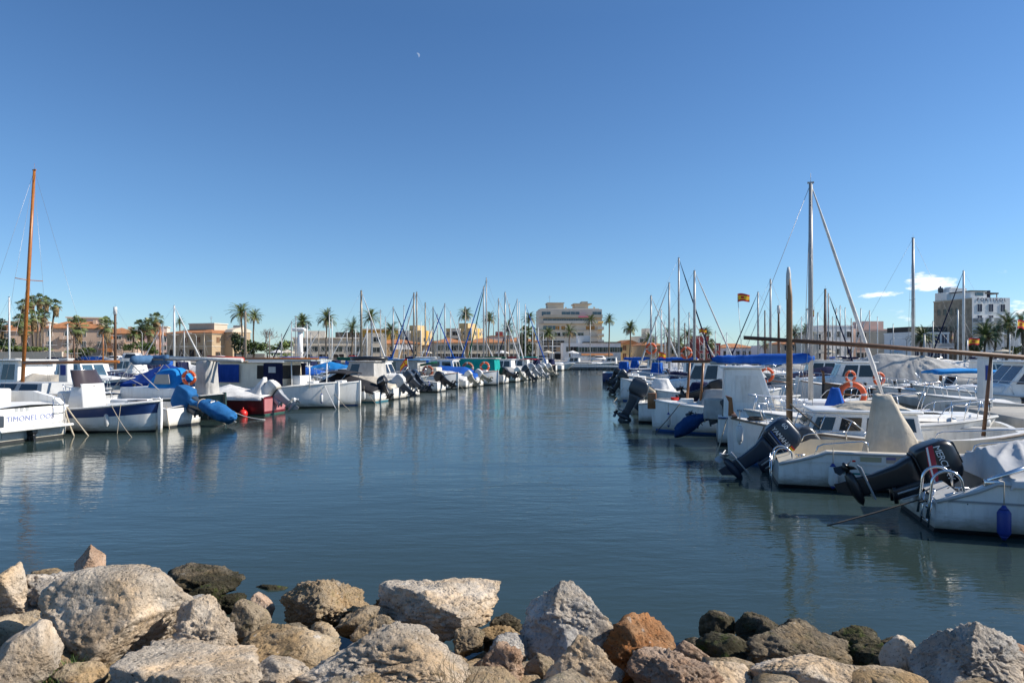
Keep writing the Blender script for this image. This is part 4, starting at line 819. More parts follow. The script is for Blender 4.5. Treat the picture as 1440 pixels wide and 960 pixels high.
class Bld:
    def __init__(s, name, label, px, Y, rot=0., cat='building', z=1.15):
        s.root = empty(name, (BX(px, Y), Y, z), R(rot), label, cat)
    def block(s, x0, x1, y0, y1, z0, z1, m, name='wall', par=None): q = MB(); q.box(x0, x1, y0, y1, z0, z1); return q.build(name, m, s.root)
    def slab(s, x0, x1, y0, y1, z0, z1, m, name): return s.block(x0, x1, y0, y1, z0, z1, m, name)
    def hip(s, x0, x1, y0, y1, z, h, m=roofm, ov=.5, name='roof', gable=None):
        x0 -= ov; x1 += ov; y0 -= ov; y1 += ov; d = min(x1-x0, y1-y0)/2; q = MB()
        if (x1-x0) >= (y1-y0): r0, r1 = (x0+(0 if gable else d), (y0+y1)/2, z+h), (x1-(0 if gable else d), (y0+y1)/2, z+h)
        else: r0, r1 = ((x0+x1)/2, y0+(0 if gable else d), z+h), ((x0+x1)/2, y1-(0 if gable else d), z+h)
        v = [(x0, y0, z), (x1, y0, z), (x1, y1, z), (x0, y1, z), r0, r1, (x0, y0, z-.15), (x1, y0, z-.15), (x1, y1, z-.15), (x0, y1, z-.15)]
        f = [(0, 1, 5, 4), (1, 2, 5), (2, 3, 4, 5), (3, 0, 4)] if (x1-x0) >= (y1-y0) else [(0, 1, 4), (1, 2, 5, 4), (2, 3, 5), (3, 0, 4, 5)]
        q.add(v, f+[(6, 7, 1, 0), (7, 8, 2, 1), (8, 9, 3, 2), (9, 6, 0, 3), (9, 8, 7, 6)], 0); return q.build(name, m, s.root)
    def win(s, me, face, at, us, zs, skip=()):
        rz = {'F': 0, 'R': PI/2, 'L': -PI/2}[face]
        for i, z in enumerate(zs):
            for j, u in enumerate(us):
                if (i, j) in skip: continue
                o = bpy.data.objects.new('window', me); COL.objects.link(o); o.parent = s.root
                o.location = (u, at, z) if face == 'F' else (at, u, z); o.rotation_euler = (0, 0, rz)
    def balc(s, x0, x1, y, z, d=1.3, m=None, rm=None, name='balcony', h=.95):
        q = MB(); q.box(x0, x1, y-d, y-.003, z-.18, z, 0); q.box(x0, x1, y-d, y-d+.08, z, z+h, 1); q.box(x0, x0+.08, y-d+.08, y-.004, z, z+h, 1); q.box(x1-.08, x1, y-d+.08, y-.004, z, z+h, 1); return q.build(name, [m or sand, rm or m or sand], s.root)
def aerial(s, x, y, z, h=2.5):
    q = MB(); q.tube([(x, y, z), (x, y, z+h)], .05, 5); q.tube([(x-.6, y, z+h*.85), (x+.6, y, z+h*.85)], .035, 4); q.tube([(x-.4, y, z+h*.65), (x+.4, y, z+h*.65)], .035, 4); q.build('aerial', rail_m, s.root)
wB = winmesh(1.2, 1.5); wBr = winmesh(1.1, 1.5, wood_d, tan); wD = winmesh(1.6, 2.3, dinside, wood_d); wG = winmesh(1.5, 1.5, glass, blinds, grn); wN = winmesh(1.35, 2.6, nav, blinds); wS = winmesh(.8, 1.5, glass, stone); wH = winmesh(1.15, 1.75, nav, blinds); wBig = winmesh(3.4, 1.6, bglass, blinds); wA = winmesh(1.4, 1.4, oran, sand); wLo = winmesh(2.6, 2.2, dinside, beig); wW = winmesh(2.2, 1.5, glass, blinds); wDk = winmesh(3.0, 1.7, dinside, blinds)

# left: pink terraced apartment houses behind the palms
def condo(label, px0, px1, Y, ptop, seed, loggia=False, pent=True, m=pk):
    b = Bld('apartment_house', label, (px0+px1)/2, Y, 20); w_ = BX(px1, Y)-BX(px0, Y); h = BZ(ptop, Y)-1.15; rr = random.Random(seed); hw = w_/2
    b.block(-hw, hw, 0, 14, 0, h*.74, m); b.hip(-hw, hw, 0, 10, h*.74+.15, h*.17)
    if pent: b.block(-hw*.4, hw*.75, 5, 13, h*.75, h, gryp, 'penthouse'); b.slab(-hw*.45, hw*.8, 4.5, 13.5, h, h+.35, sand, 'penthouse_roof')
    nn = max(3, int(w_/4)); us = [lerp(-hw+1.6, hw-1.6, i/(nn-1)) for i in range(nn)]; fl = h*.74/3
    b.win(wB.copy() if 0 else wB, 'F', 0, us, [fl*1.55, fl*2.5]); b.win(wLo, 'F', 0, us[::2], [fl*.5])
    for k in range(1, nn-1, 2): b.balc(us[k]-1.7, us[k]+1.7, 0, fl*2.02, 1.2, m, m)
    if loggia:
        b.block(-hw*.75, -hw*.35, -.6, -.003, fl, h*.72, ornge, 'loggia')
    c = hw*.55; b.block(c-.5, c+.5, 3, 4, h*.8, h*.95, m, 'chimney')
    return b
condo('pink apartment house with terracotta roof at the left edge behind the fan palms', -20, 66, 205, 452, 1)
condo('pink apartment house with flat penthouse in the middle of the left terrace', 68, 144, 208, 446, 2)
condo('narrow pink apartment house with orange loggia', 146, 188, 200, 456, 3, True, False)
condo('low peach apartment house left of the stone villa', 189, 236, 225, 459, 4, False, True, rosy)
# ochre stone villa: long shaded side, sunny gabled front
b = Bld('stone_villa', 'ochre two storey stone villa with tiled hip roof, shaded side and sunny gabled end', 298, 186, -20)
b.block(-16, 0, 0, 12, 0, 7.6, tan); b.hip(-16, 0, 0, 12, 7.75, 1.6); b.block(-12, -3, 4, 9, 8.6, 10.3, beig, 'roof_room'); b.slab(-12.2, -2.8, 3.8, 9.2, 10.3, 10.6, gryp, 'roof_room_slab')
b.block(.003, 3.0, 4.5, 11.5, 0, 8.0, tan, 'gabled_wing'); q = MB(); q.prism([(4.0, 8.0), (12.0, 8.0), (11.4, 8.7), (8.6, 9.4), (8.5, 10.0), (7.5, 10.0), (7.4, 9.4), (4.6, 8.7)], .5, 3.15, 'x'); q.build('gable', sand, b.root)
b.slab(-16.2, .2, -.2, 12.2, 7.3, 7.6, sand, 'cornice'); b.slab(-16.1, .1, -.1, 12.1, 3.9, 4.1, sand, 'string_course')
b.win(wBr, 'F', 0, [-13, -9, -4.5], [5.8]); b.win(wD, 'F', 0, [-14, -10.5, -7, -3.5], [1.9]); b.win(wBr, 'R', 3.0, [8], [5.8]); b.win(wD, 'R', 3.0, [8], [1.3]); b.win(wBr, 'R', 0, [2.2], [5.8]); b.win(wD, 'R', 0, [2.2], [1.3]); aerial(b, -6, 6, 10.6, 2)
# modern beige block
b = Bld('office_building', 'beige modern building with long window bands between the palms', 515, 205, 14); b.block(-21, 0, 0, 12, 0, 6.6, beig); b.block(-21.2, .2, -.3, 12, 4.4, 5.1, sand, 'facade_band'); b.slab(-21.4, .3, -.6, 12, 6.6, 6.9, gryp, 'roof_slab')
b.block(.003, 6, -1, 12, 0, 8.2, sand, 'tower_wall'); b.win(wW, 'F', -.0, [-18, -15, -12, -8, -5, -2], [3.4]); b.win(wDk, 'F', 0, [-17, -12.5, -8, -3.5], [1.1]); b.win(wW, 'F', -1, [3], [6.3, 3.2]); b.block(-18, -12, 3, 9, 6.9, 8.9, gryp, 'roof_room'); b.block(-9, -1, 5, 10, 6.9, 8.6, droof, 'roof_plant')
b = Bld('apartment_house', 'golden yellow corner house with pale rooftop behind the beige modern building', 535, 240, 14); b.block(-6, 6, 0, 10, 0, 10.5, yel2); b.block(-5, -1, -1.2, -.003, 0, 9.5, yel, 'bay'); b.win(wB, 'F', 0, [1.5, 4.5], [2, 5.2, 8.4]); b.slab(-6.4, 6.4, -.4, 10.4, 10.5, 10.9, sand, 'roof_slab')
b = Bld('apartment_house', 'low ochre house with white sign right of the golden yellow corner house', 560, 215, 14); b.block(-7, 7, 0, 10, 0, 5.2, tan); b.hip(-7, 7, 0, 10, 5.35, 1.3); b.win(wB, 'F', 0, [-5, -2, 2, 5], [3.6, 1.2]); b.slab(-2, 5, -1.3, -1.1, 3.4, 4.9, whp, 'sign_board')
def tower(label, px, Y, ptop, rot, wl, wr, seed, dark, light):
    b = Bld('apartment_tower', label, px, Y, rot); h = BZ(ptop, Y)-1.15
    b.block(-wl, 0, 0, wr, 0, h-2.2, dark); b.block(-wl*.55, -wl*.2, 1, wr-1, h-2.2, h, dark, 'roof_tower'); b.slab(-wl-.2, .2, -.2, wr+.2, h-2.2, h-1.8, light, 'parapet') if 0 else None
    b.block(-wl*.78, -wl*.42, -.9, -.003, 2, h-2.4, gryp, 'balcony_bay')
    n = int(h/3.1); zs = [2+3.1*i for i in range(n-1)]; b.win(wB, 'F', 0, [-wl*.92, -wl*.3, -wl*.1], zs); b.win(wDk, 'F', -.9, [-wl*.6], zs); b.win(wB, 'R', 0, [wr*.3, wr*.75], zs)
    b.block(.003, .35, wr*.42, wr*.58, 0, h-2.2, yel2, 'stair_strip')
tower('tall tan apartment tower with a pale sunny end wall, left of the tall masts', 592, 285, 457, -24, 11.5, 9, 1, yel, yel)
tower('yellow apartment block with roof tower and sunny end wall behind the tallest masts', 664, 300, 454, -22, 13, 11, 2, yel, yel)
for lb, px0, px1, Y, pe, m in (('long low house with tiled roof below the tan apartment tower', 612, 655, 190, 482, beig), ('white arched house with tiled roof behind the tallest masts', 658, 712, 195, 482, sand), ('low grey house with tiled roof left of the big apartment block', 714, 757, 205, 480, gryp)):
    b = Bld('seafront_house', lb, (px0+px1)/2, Y, 14 if px0 < 720 else 0); hw = (BX(px1, Y)-BX(px0, Y))/2; h = BZ(pe, Y)-1.15; b.block(-hw, hw, 0, 10, 0, h, m); b.hip(-hw, hw, 0, 10, h+.15, 1.4); b.win(wW, 'F', 0, [lerp(-hw+1.5, hw-1.5, i/3) for i in range(4)], [h*.72]); b.win(wDk, 'F', 0, [lerp(-hw+2, hw-2, i/2) for i in range(3)], [1.2])
for lb, px0, px1, Y, pe, m in (('pale red house among the masts left of the two fan palms', 692, 720, 235, 473, rosy), ('small white house with brick red top behind the masts', 722, 742, 235, 476, whp), ('dark tan house behind the white lattice of masts on the left', 598, 630, 230, 486, tan)):
    b = Bld('seafront_house', lb, (px0+px1)/2, Y, 14 if px0 < 720 else 0); hw = (BX(px1, Y)-BX(px0, Y))/2; h = BZ(pe, Y)-1.15; b.block(-hw, hw, 0, 10, 0, h, m); b.slab(-hw-.2, hw+.2, -.2, 10.2, h, h+.3, roofm, 'roof'); b.block(-hw*.3, hw*.3, 3, 6, h+.3, h+1.8, maro if m == rosy else m, 'roof_room'); b.win(wB, 'F', 0, [-hw*.5, hw*.4], [h*.75, h*.35])
# big apartment block at the head of the harbour
Yb = 262; b = Bld('apartment_block', 'big grey beige seven storey apartment block with glazed balconies and yellow awnings', 758, Yb, 2); k = Yb/F0; X = lambda px: (px-758)*k; Z = lambda py: BZ(py, Yb)-1.15
b.block(0, X(847), 0, 16, 0, Z(434.5), gryp); b.block(.8, X(844), 1.6, 15, Z(434.5)+.003, Z(433), gryp, 'parapet'); 
b.block(X(771), X(794), 3, 11, Z(433)+.003, Z(425.5), beig, 'roof_house'); b.slab(X(770), X(795), 2.5, 11.5, Z(425.5)+.003, Z(424.5), sand, 'roof_house_slab'); b.block(X(810), X(829), 3, 11, Z(433)+.003, Z(427), sand, 'lift_house'); b.slab(X(808), X(834), 2.4, 11.6, Z(427)+.003, Z(425.5), beig, 'lift_house_slab'); b.block(X(820), X(829), 4, 9, Z(425.5)+.003, Z(422.5), beig, 'water_tank'); b.block(X(797), X(799), 5, 6, Z(433), Z(430.5), sand, 'chimney'); b.block(X(838), X(840), 5, 6, Z(433), Z(430), sand, 'chimney')
fl = [Z(p) for p in (446.5, 455, 464, 473, 482, 491)]
for i, z in enumerate(fl):
    b.slab(-.12, X(847)+.12, -.35, -.003, z-.16, z+.14, sand, 'floor_band')
    if i < 2: b.balc(X(764), X(847), -.36, z+.15, 1.2, sand, sand if i == 0 else gryp)
for us, z, me in (((X(768), X(796), X(809), X(840)), Z(441), wBig), ((X(770), X(783), X(793), X(803), X(813), X(822)), Z(451), wBig), ((X(770), X(777)), Z(461), wBig), ((X(784), X(792), X(827), X(834)), Z(461), wA), ((X(771), X(784)), Z(470.5), wW), ((X(795), X(806), X(817)), Z(470.5), wW), ((X(768), X(778), X(788)), Z(482), wDk), ((X(785), X(792)), Z(491), wA), ((X(770), X(778)), Z(491), wDk)): b.win(me, 'F', -.004, us, [z])
b.block(X(780), X(792), -.5, -.36, 0, Z(497), dinside, 'entrance'); 
for z in (Z(458.5), Z(468.5), Z(477)):
    b.balc(X(840), X(848.5), -.0, z-1.2, 2.2, gryp, gryp); q = MB(); q.prism([(-.36, z+1.9), (-2.3, z+1.35), (-2.3, z+1.2), (-.36, z+1.75)], X(840.2), X(848), 'x'); q.build('awning', awn, b.root)
q = MB(); q.prism([(-.36, Z(443.5)), (-2.2, Z(445.8)), (-2.2, Z(446.2)), (-.36, Z(445))], X(813), X(827), 'x'); q.build('awning', magm, b.root); aerial(b, X(775), 6, Z(424.5), 3)
# white restaurant building in front
Yb = 205; b = Bld('restaurant', 'long low white waterfront building with dark green shutters', 792, Yb); k = Yb/F0; X = lambda px: (px-792)*k; Z = lambda py: BZ(py, Yb)-1.15
b.block(0, X(873), 0, 10, 0, Z(482), whp); b.slab(X(820), X(873.5), -.3, 10.3, Z(482)+.003, Z(480.6), droof, 'flat_roof'); b.block(X(814), X(832), 3, 8, Z(482)+.003, Z(471.5), whp, 'stair_tower'); b.win(wG, 'F', 0, [X(p) for p in (818, 826, 837, 843, 852, 858, 868)], [Z(491.5)]); b.win(wDk, 'F', 0, [X(p) for p in (806,)], [Z(491.5)]); b.win(wB, 'F', 0, [X(799)], [Z(491)]); q = MB(); q.prism([(0, Z(496.5)), (-2.4, Z(499)), (-2.4, Z(499.4)), (0, Z(497.4))], X(817), X(861), 'x'); q.build('awning', roofm, b.root); b.block(X(793), X(865), -3.4, -2.6, 0, 1.0, whp, 'terrace_wall')
# houses right of it
def villa(label, px0, px1, Y, pe, m, rt=None, wn=wB, nw=3, fl2=2, name='seafront_house', rh=1.3, top=None, gable=None, fy=0):
    b = Bld(name, label, (px0+px1)/2, Y, 9); hw = (BX(px1, Y)-BX(px0, Y))/2; h = BZ(pe, Y)-1.15; b.block(-hw, hw, 0, 9, 0, h, m)
    if rt: b.hip(-hw, hw, 0, 9, h+.15, rh, rt, gable=gable)
    else: b.slab(-hw-.1, hw+.1, -.1, 9.1, h+.003, h+.35, m, 'parapet')
    us = [lerp(-hw+1.3, hw-1.3, i/max(1, nw-1)) for i in range(nw)]; b.win(wn, 'F', 0, us, [h*(i+.55)/fl2 for i in range(fl2)])
    if top: b.block(-hw+top[0]*2*hw, -hw+top[1]*2*hw, 2, 7, h+.36, h+.36+top[2], top[3], 'roof_room')
    return b
villa('ochre gabled house just right of the white waterfront building', 872, 900, 215, 484, yel, roofm, wBr, 2, 2, gable=1); villa('tall pale cube house behind the ochre gabled house', 897, 925, 255, 474, gryp, None, wB, 3, 3, top=(.5, .7, 3, gryp)); villa('tan house with tiled roof behind the bushy palm', 902, 934, 200, 486, tan, roofm, wBr, 3, 1)
villa('brown house with dark roof left of the brick red villa', 934, 968, 210, 486, tan, droof, wBr, 3, 2); villa('brick red villa with stepped flat roofs among the masts', 981, 1014, 212, 484, maro, None, wB, 3, 2, top=(.02, .62, 2.3, maro)); villa('white villa with low tiled roof right of the brick red villa', 1013, 1062, 230, 489, whp, roofm, wB, 5, 1, rh=1.4); villa('small white house with a flat roof left of the dark brown mast', 1075, 1100, 220, 487, whp, None, wB, 2, 1)
villa('pale house with pergola behind the wooden mast', 1098, 1146, 200, 484, beig, roofm, wB, 4, 2); villa('grey white house with balconies at the start of the right seafront', 1144, 1158, 178, 468, gryp, None, wB, 2, 3); villa('white plain house with high blank wall on the right seafront', 1157, 1202, 185, 459, whp, None, wB, 3, 2); villa('pinkish house with railed roof terrace on the right seafront', 1201, 1252, 188, 464, rosy, None, wW, 4, 3, top=(.4, 1, 2.2, rosy)); villa('beige old house with tall dark windows next to the pinkish one', 1250, 1280, 172, 467, beig, None, wD, 4, 2)
b = villa('wide modern white house with a dark flat roof left of the stone hotel', 1278, 1338, 160, 469, whp, None, wN, 5, 2); h = BZ(469, 160)-1.15; b.block(-5, 5, .5, 8, h+.36, h+1.6, droof, 'roof_pavilion'); b.balc(-4.9, 4.9, 0, h*.52, 1.6, whp, rail_m)
# hotel
Yb = 160; b = Bld('hotel', 'tall hotel with rough stone side, white front and blue lettering at the top', 1367, Yb, 9); k = Yb/F0; h = BZ(418, Yb)-1.15; X = lambda px: (px-1367)*k; Z = lambda py: BZ(py, Yb)-1.15
wl = X(1428); b.block(.003, wl, 0, 11.5, 0, h, whp, 'white_front')
b.block(-.2, 0, .02, 11.5, 0, h-.35, stone, 'stone_side'); b.win(wS, 'L', -.2, [2.2, 4.2, 6, 7.9, 9.8], [h*.80, h*.52, h*.25]); b.slab(-.3, 0, .02, 11.6, h-.347, h-.1, sand, 'cornice')
b.win(wH, 'F', 0, [X(1379), X(1397), X(1416)], [Z(432.5), Z(448.5), Z(464)])
b.balc(.3, wl-.2, 0, Z(453), 1.5, whp, rail_m); b.balc(.3, wl-.2, 0, Z(469), 1.5, whp, rail_m)
for px in (1376, 1390, 1406, 1424): b.block(X(px)-.25, X(px)+.25, -1.85, -1.51, 0, Z(447), whp, 'pier')
b.block(1.0, X(1399), 1.5, 8, h+.003, Z(408.5), whp, 'attic'); b.block(X(1380), X(1393), 1.38, 1.497, Z(415), Z(410.5), bglass, 'attic_window'); b.slab(.6, X(1398), 1.0, 8.3, Z(408.5), Z(407.5), droof, 'attic_roof'); b.slab(X(1396.5), X(1418), 1.4, 6, Z(412), Z(410), droof, 'pergola'); b.block(X(1405), X(1408), 2, 3, h+.003, Z(406.5), nav, 'chimney'); 
for px in (1399.5, 1416.5): b.block(X(px)-.08, X(px)+.08, 1.6, 1.8, h+.003, Z(412), rail_m, 'post')
b.block(1.6, 6.2, 8.3, 11, h+.003, Z(403)+.5, whp, 'roof_house'); b.block(2.4, 4.5, 9, 11, Z(403)+.503, Z(401.5)+.6, whp, 'roof_tank'); b.block(-.1, 1.59, 7.5, 11.2, h+.003, Z(411.5)+.8, whp, 'roof_parapet')
for dx in (0, .45, .95): q = MB(); q.box(.1+dx, .35+dx, 10.2, 10.5, Z(411)+.8, Z(402)+.6+(.4 if dx == .45 else 0)); q.build('antenna', dgrey, b.root)
text('PORTIXOL', 1.12, mat('navy_sign_lettering', (.02, .03, .10), .5), b.root, T((X(1398), -.06, Z(421.2))) @ RX(R(90)), ext=.02, sp=1.62)
villa('low white house with a terrace right of the hotel', 1429, 1470, 158, 470, whp, None, wB, 4, 2)
# garden walls, hedges
def wall(label, p0, p1, z0, z1, m, name='garden_wall', th=.4):
    d = Vector(p1)-Vector(p0); q = MB(); q.box(0, d.length, 0, th, 0, z1-z0); o = q.build(name, m); o.location = (p0[0], p0[1], z0); o.rotation_euler = (0, 0, math.atan2(d.y, d.x)); return tag(o, label, 'wall')
wall('long low stone retaining wall in front of the fan palm cluster', (BX(-40, 128), 128), (BX(87, 128), 128), 1.15, BZ(494.5, 128), beig)
wall('pale low garden wall right of the stone villa', (BX(329, 158), 158), (BX(372, 158), 158), 1.15, BZ(497, 158), sand)
leafm = mat('leaf_green', (.075, .11, .03), .6, var=.55, vs=.6, spec=.3); leafd = mat('dark_leaf_green', (.04, .065, .022), .6, var=.5, vs=.6); leafl = mat('light_leaf_green', (.11, .15, .03), .6, var=.4, vs=.5); bark = mat('grey_bark', (.17, .14, .115), .9, var=.3); frondm = mat('palm_frond_green', (.13, .165, .055), .5, var=.45, vs=.5, spec=.4); frondd = mat('dry_palm_frond', (.22, .15, .07), .8, var=.4); trunkm = mat('palm_trunk', (.15, .115, .08), .95, var=.35, vs=2, bump=.6, bs=6)
def leaves(n, rx, ry, rz, size, seed, lumps=7, flat=0.):
    rr = random.Random(seed); C = [(Vector((rr.uniform(-.65, .65)*rx, rr.uniform(-.6, .6)*ry, rr.uniform(-.5, .65)*rz)), rr.uniform(.35, .6)) for i in range(lumps)]; mb = MB()
    for i in range(n):
        c, k = rr.choice(C); d = Vector((rr.gauss(0, 1), rr.gauss(0, 1), rr.gauss(0, 1))).normalized()*rr.random()**.4; p = c+Vector((d.x*rx*k, d.y*ry*k, d.z*rz*k))
        if flat and p.z < -rz*flat: p.z = -rz*flat*rr.random()
        a = Vector((rr.gauss(0, 1), rr.gauss(0, 1), rr.gauss(0, .6))).normalized(); bq = a.cross(Vector((rr.gauss(0, 1), rr.gauss(0, 1), rr.gauss(0, 1)))).normalized(); s = size*rr.uniform(.5, 1.2)
        mb.add([p-a*s, p-bq*s*.55, p+a*s, p+bq*s*.55], [(0, 1, 2, 3)])
    return mb
def bush(label, px, py, Y, wpx, hpx, m, seed, name='bush', cat='bush', group='bushes along the promenade', n=1100):
    q = P(px, py, Y); rx = wpx/2*Y/F0; rz = hpx/2*Y/F0; o = leaves(n, rx, min(rx, 3), rz, .32, seed).build(name, m); o.location = (q.x, q.y, max(1.2+rz*.8, q.z)); return tag(o, label, cat, group)
bush('clipped green hedge on top of the stone retaining wall', 42, 491, 131, 96, 8, leafl, 1, 'hedge', 'hedge', None, 2600)
for lb, px, py, w_, h_, m, s in (('round green bush below the palms left of the stone villa', 198, 489, 40, 22, leafm, 2), ('dark bush directly right of the stone villa', 337, 484, 26, 30, leafd, 3), ('broad green bush under the two tall date palms', 362, 490, 36, 22, leafm, 4), ('olive green bushes left of the white radar post', 395, 490, 36, 24, leafl, 5), ('dark green bush at the left edge', 8, 484, 26, 20, leafd, 6), ('low bush between the two short fan palms', 118, 494, 40, 12, leafm, 7), ('dark tall bush beneath the two fan palms by the big block', 742, 489, 28, 34, leafd, 8), ('low garden bush left of the hotel palms', 1372, 487, 34, 16, leafd, 9), ('green bush at the right edge below the hotel palms', 1420, 492, 40, 14, leafm, 10), ('bush behind the masts right of the white waterfront building', 955, 492, 30, 12, leafd, 11)): bush(lb, px, py, 150, w_, h_, m, s)
# bare winter trees
def baretree(label, px, ytop, Y, wpx, seed):
    rr = random.Random(seed); mb = MB(); c = P(px, HY, Y); H = BZ(ytop, Y)-1.15; tw = MB()
    def br(p, d, l, r, k):
        e = p+d*l; (mb if k < 2 else tw).tube([p, p.lerp(e, .5)+Vector((rr.gauss(0, .04), rr.gauss(0, .04), 0))*l, e], [r, r*.8, r*.6], 4)
        if k < 5:
            for i in range(3): br(e, (d+Vector((rr.gauss(0, .5), rr.gauss(0, .5), rr.gauss(.12, .3)))).normalized(), l*rr.uniform(.62, .8), max(.022, r*.55), k+1)
    br(Vector((0, 0, 0)), Vector((0, 0, 1)), H*.28, H*.022, 0); root = empty('bare_tree', (c.x, c.y, 1.15), 0, label, 'tree', 'leafless winter trees'); mb.build('trunk', bark, root); tw.build('crown', mat('bare_twigs', (.20, .16, .14), .9), root)
for lb, px, yt, w_, s in (('leafless tree behind the two tall date palms', 375, 452, 30, 1), ('small leafless tree between the stone villa and the tall date palms', 330, 458, 20, 2), ('leafless tree in front of the left pink house', 100, 470, 30, 3), ('leafless tree below the pink house with the penthouse', 128, 474, 30, 4), ('leafless tree in front of the orange loggia', 172, 474, 24, 5), ('leafless tree in front of the tan apartment tower', 573, 474, 24, 6)): baretree(lb, px, yt, 150, w_, s)
# palms
def frond(mb, L, elev, az_, droop, nl=13, lw=.075, ll=.55, rr=None, m=0):
    c, s = math.cos(az_), math.sin(az_); pts = []
    for i in range(nl+1):
        u = i/nl; a = elev-droop*u*u*1.0; pts.append(Vector((0, 0, 0)) if i == 0 else pts[-1]+Vector((math.cos(a), 0, math.sin(a)))*L/nl)
    Rm = Matrix.Rotation(az_, 3, 'Z'); side = Vector((0, 1, 0))
    for i in range(1, nl):
        d = (pts[i+1]-pts[i-1]).normalized(); u = i/nl; l = ll*math.sin(PI*(.12+.86*u))**.7*rr.uniform(.8, 1.1)
        for sg in (-1, 1):
            tip = pts[i]+side*sg*l*.8+d*l*.55+Vector((0, 0, -.22*l)); wv = d*lw
            mb.add([Rm @ (pts[i]-wv), Rm @ (pts[i]+wv), Rm @ tip], [(0, 1, 2)], m)
    mb.add([Rm @ q for p, w2 in zip(pts, [.05*(1-i/(nl+1)) for i in range(nl+1)]) for q in (p+side*w2, p-side*w2)], [(2*i, 2*i+1, 2*i+3, 2*i+2) for i in range(nl)], m)
def datecrown(seed, n=46, L=3.0):
    rr = random.Random(seed); mb = MB()
    for i in range(n):
        e = lerp(1.45, -.55, (i/n)**.8)+rr.gauss(0, .1); frond(mb, L*rr.uniform(.85, 1.1), e, i*2.4+rr.gauss(0, .2), rr.uniform(.9, 1.5), rr=rr, lw=.10, ll=.62, m=1 if i > n*.88 else 0)
    mb.ball((0, 0, -.3), (.45, .45, .6), 2, 8)
    return mb
def fancrown(seed, n=36, L=.95):
    rr = random.Random(seed); mb = MB()
    for i in range(n):
        e = lerp(1.35, -.9, i/n)+rr.gauss(0, .14); a = i*2.4+rr.gauss(0, .25); d = Vector((math.cos(e)*math.cos(a), math.cos(e)*math.sin(a), math.sin(e))); b_ = d*L*rr.uniform(.75, 1.2); dead = i > n*.86; m = 1 if dead else 0
        u = d.cross(Vector((0, 0, 1))).normalized(); v = (d+Vector((0, 0, -.15))).normalized(); mb.tube([(0, 0, 0), b_], .03, 3, m); R_ = .78*rr.uniform(.85, 1.15)
        for k in range(13):
            q = lerp(-1.45, 1.45, k/12); dv = v*math.cos(q)+u*math.sin(q); pv = u*math.cos(q)-v*math.sin(q); mid = b_+dv*R_*.55; tip = b_+dv*R_*(1-.12*abs(q))+Vector((0, 0, -.22-.12*rr.random()))
            mb.add([b_, mid-pv*.05, tip, mid+pv*.05], [(0, 1, 2, 3)], m)
    return mb
fm_ = [frondm, frondd, trunkm]
def getmesh(mb, m): o = mb.build('crown', m); me = o.data; bpy.data.objects.remove(o); return me
DC = [getmesh(datecrown(i, n_, L_), fm_) for i, (n_, L_) in enumerate(((46, 3.0), (36, 3.2), (56, 2.7), (42, 3.3), (50, 2.9)))]; FC = [getmesh(fancrown(i, n_), fm_) for i, n_ in enumerate((36, 30, 42, 34))]
SK = MB(); rs = random.Random(3)
for i in range(160):
    a = rs.uniform(0, 2*PI); z = rs.uniform(-1.6, 0); r_ = .5+.12*rs.random()+.15*z/1.6; SK.add([(.25*math.cos(a), .25*math.sin(a), z+.2), (r_*math.cos(a-.2), r_*math.sin(a-.2), z-.4), (r_*.9*math.cos(a), r_*.9*math.sin(a), z-.8), (r_*math.cos(a+.2), r_*math.sin(a+.2), z-.4)], [(0, 1, 2, 3)])
SKm = getmesh(SK, frondd)
def palm(px, py, Y, label, kind='d', sc=1., lean=0., base=1.15, tr=.20):
    c = P(px, py, Y); H = c.z-base; bx = BX(px+lean, Y); root = empty('palm_tree', (bx, Y, base), 0, label, 'palm', 'palm trees on the seafront'); i = palm.i = palm.i+1
    mb = MB(); dx = c.x-bx; mb.tube([(dx*u**1.6+.12*math.sin(u*5+i), 0, H*u) for u in [k/10 for k in range(11)]], [tr*(1.35-.45*min(1, u*4)+.08*(u > .9)) for u in [k/10 for k in range(11)]], 8); mb.build('trunk', trunkm, root)
    o = bpy.data.objects.new('crown', (DC[i*7 % 5] if kind == 'd' else FC[i % 4])); COL.objects.link(o); o.parent = root; o.location = (dx+.12*math.sin(5+i), 0, H); o.rotation_euler = (rnd.uniform(-.12, .12), rnd.uniform(-.12, .12), i*1.3); sc *= rnd.uniform(.9, 1.12); o.scale = (sc, sc, sc*rnd.uniform(.85, 1.1))
    if kind == 'f': o = bpy.data.objects.new('dead_frond_skirt', SKm); COL.objects.link(o); o.parent = root; o.location = (dx+.1, 0, H-.1); o.scale = (sc*1.1,)*3
palm.i = 0
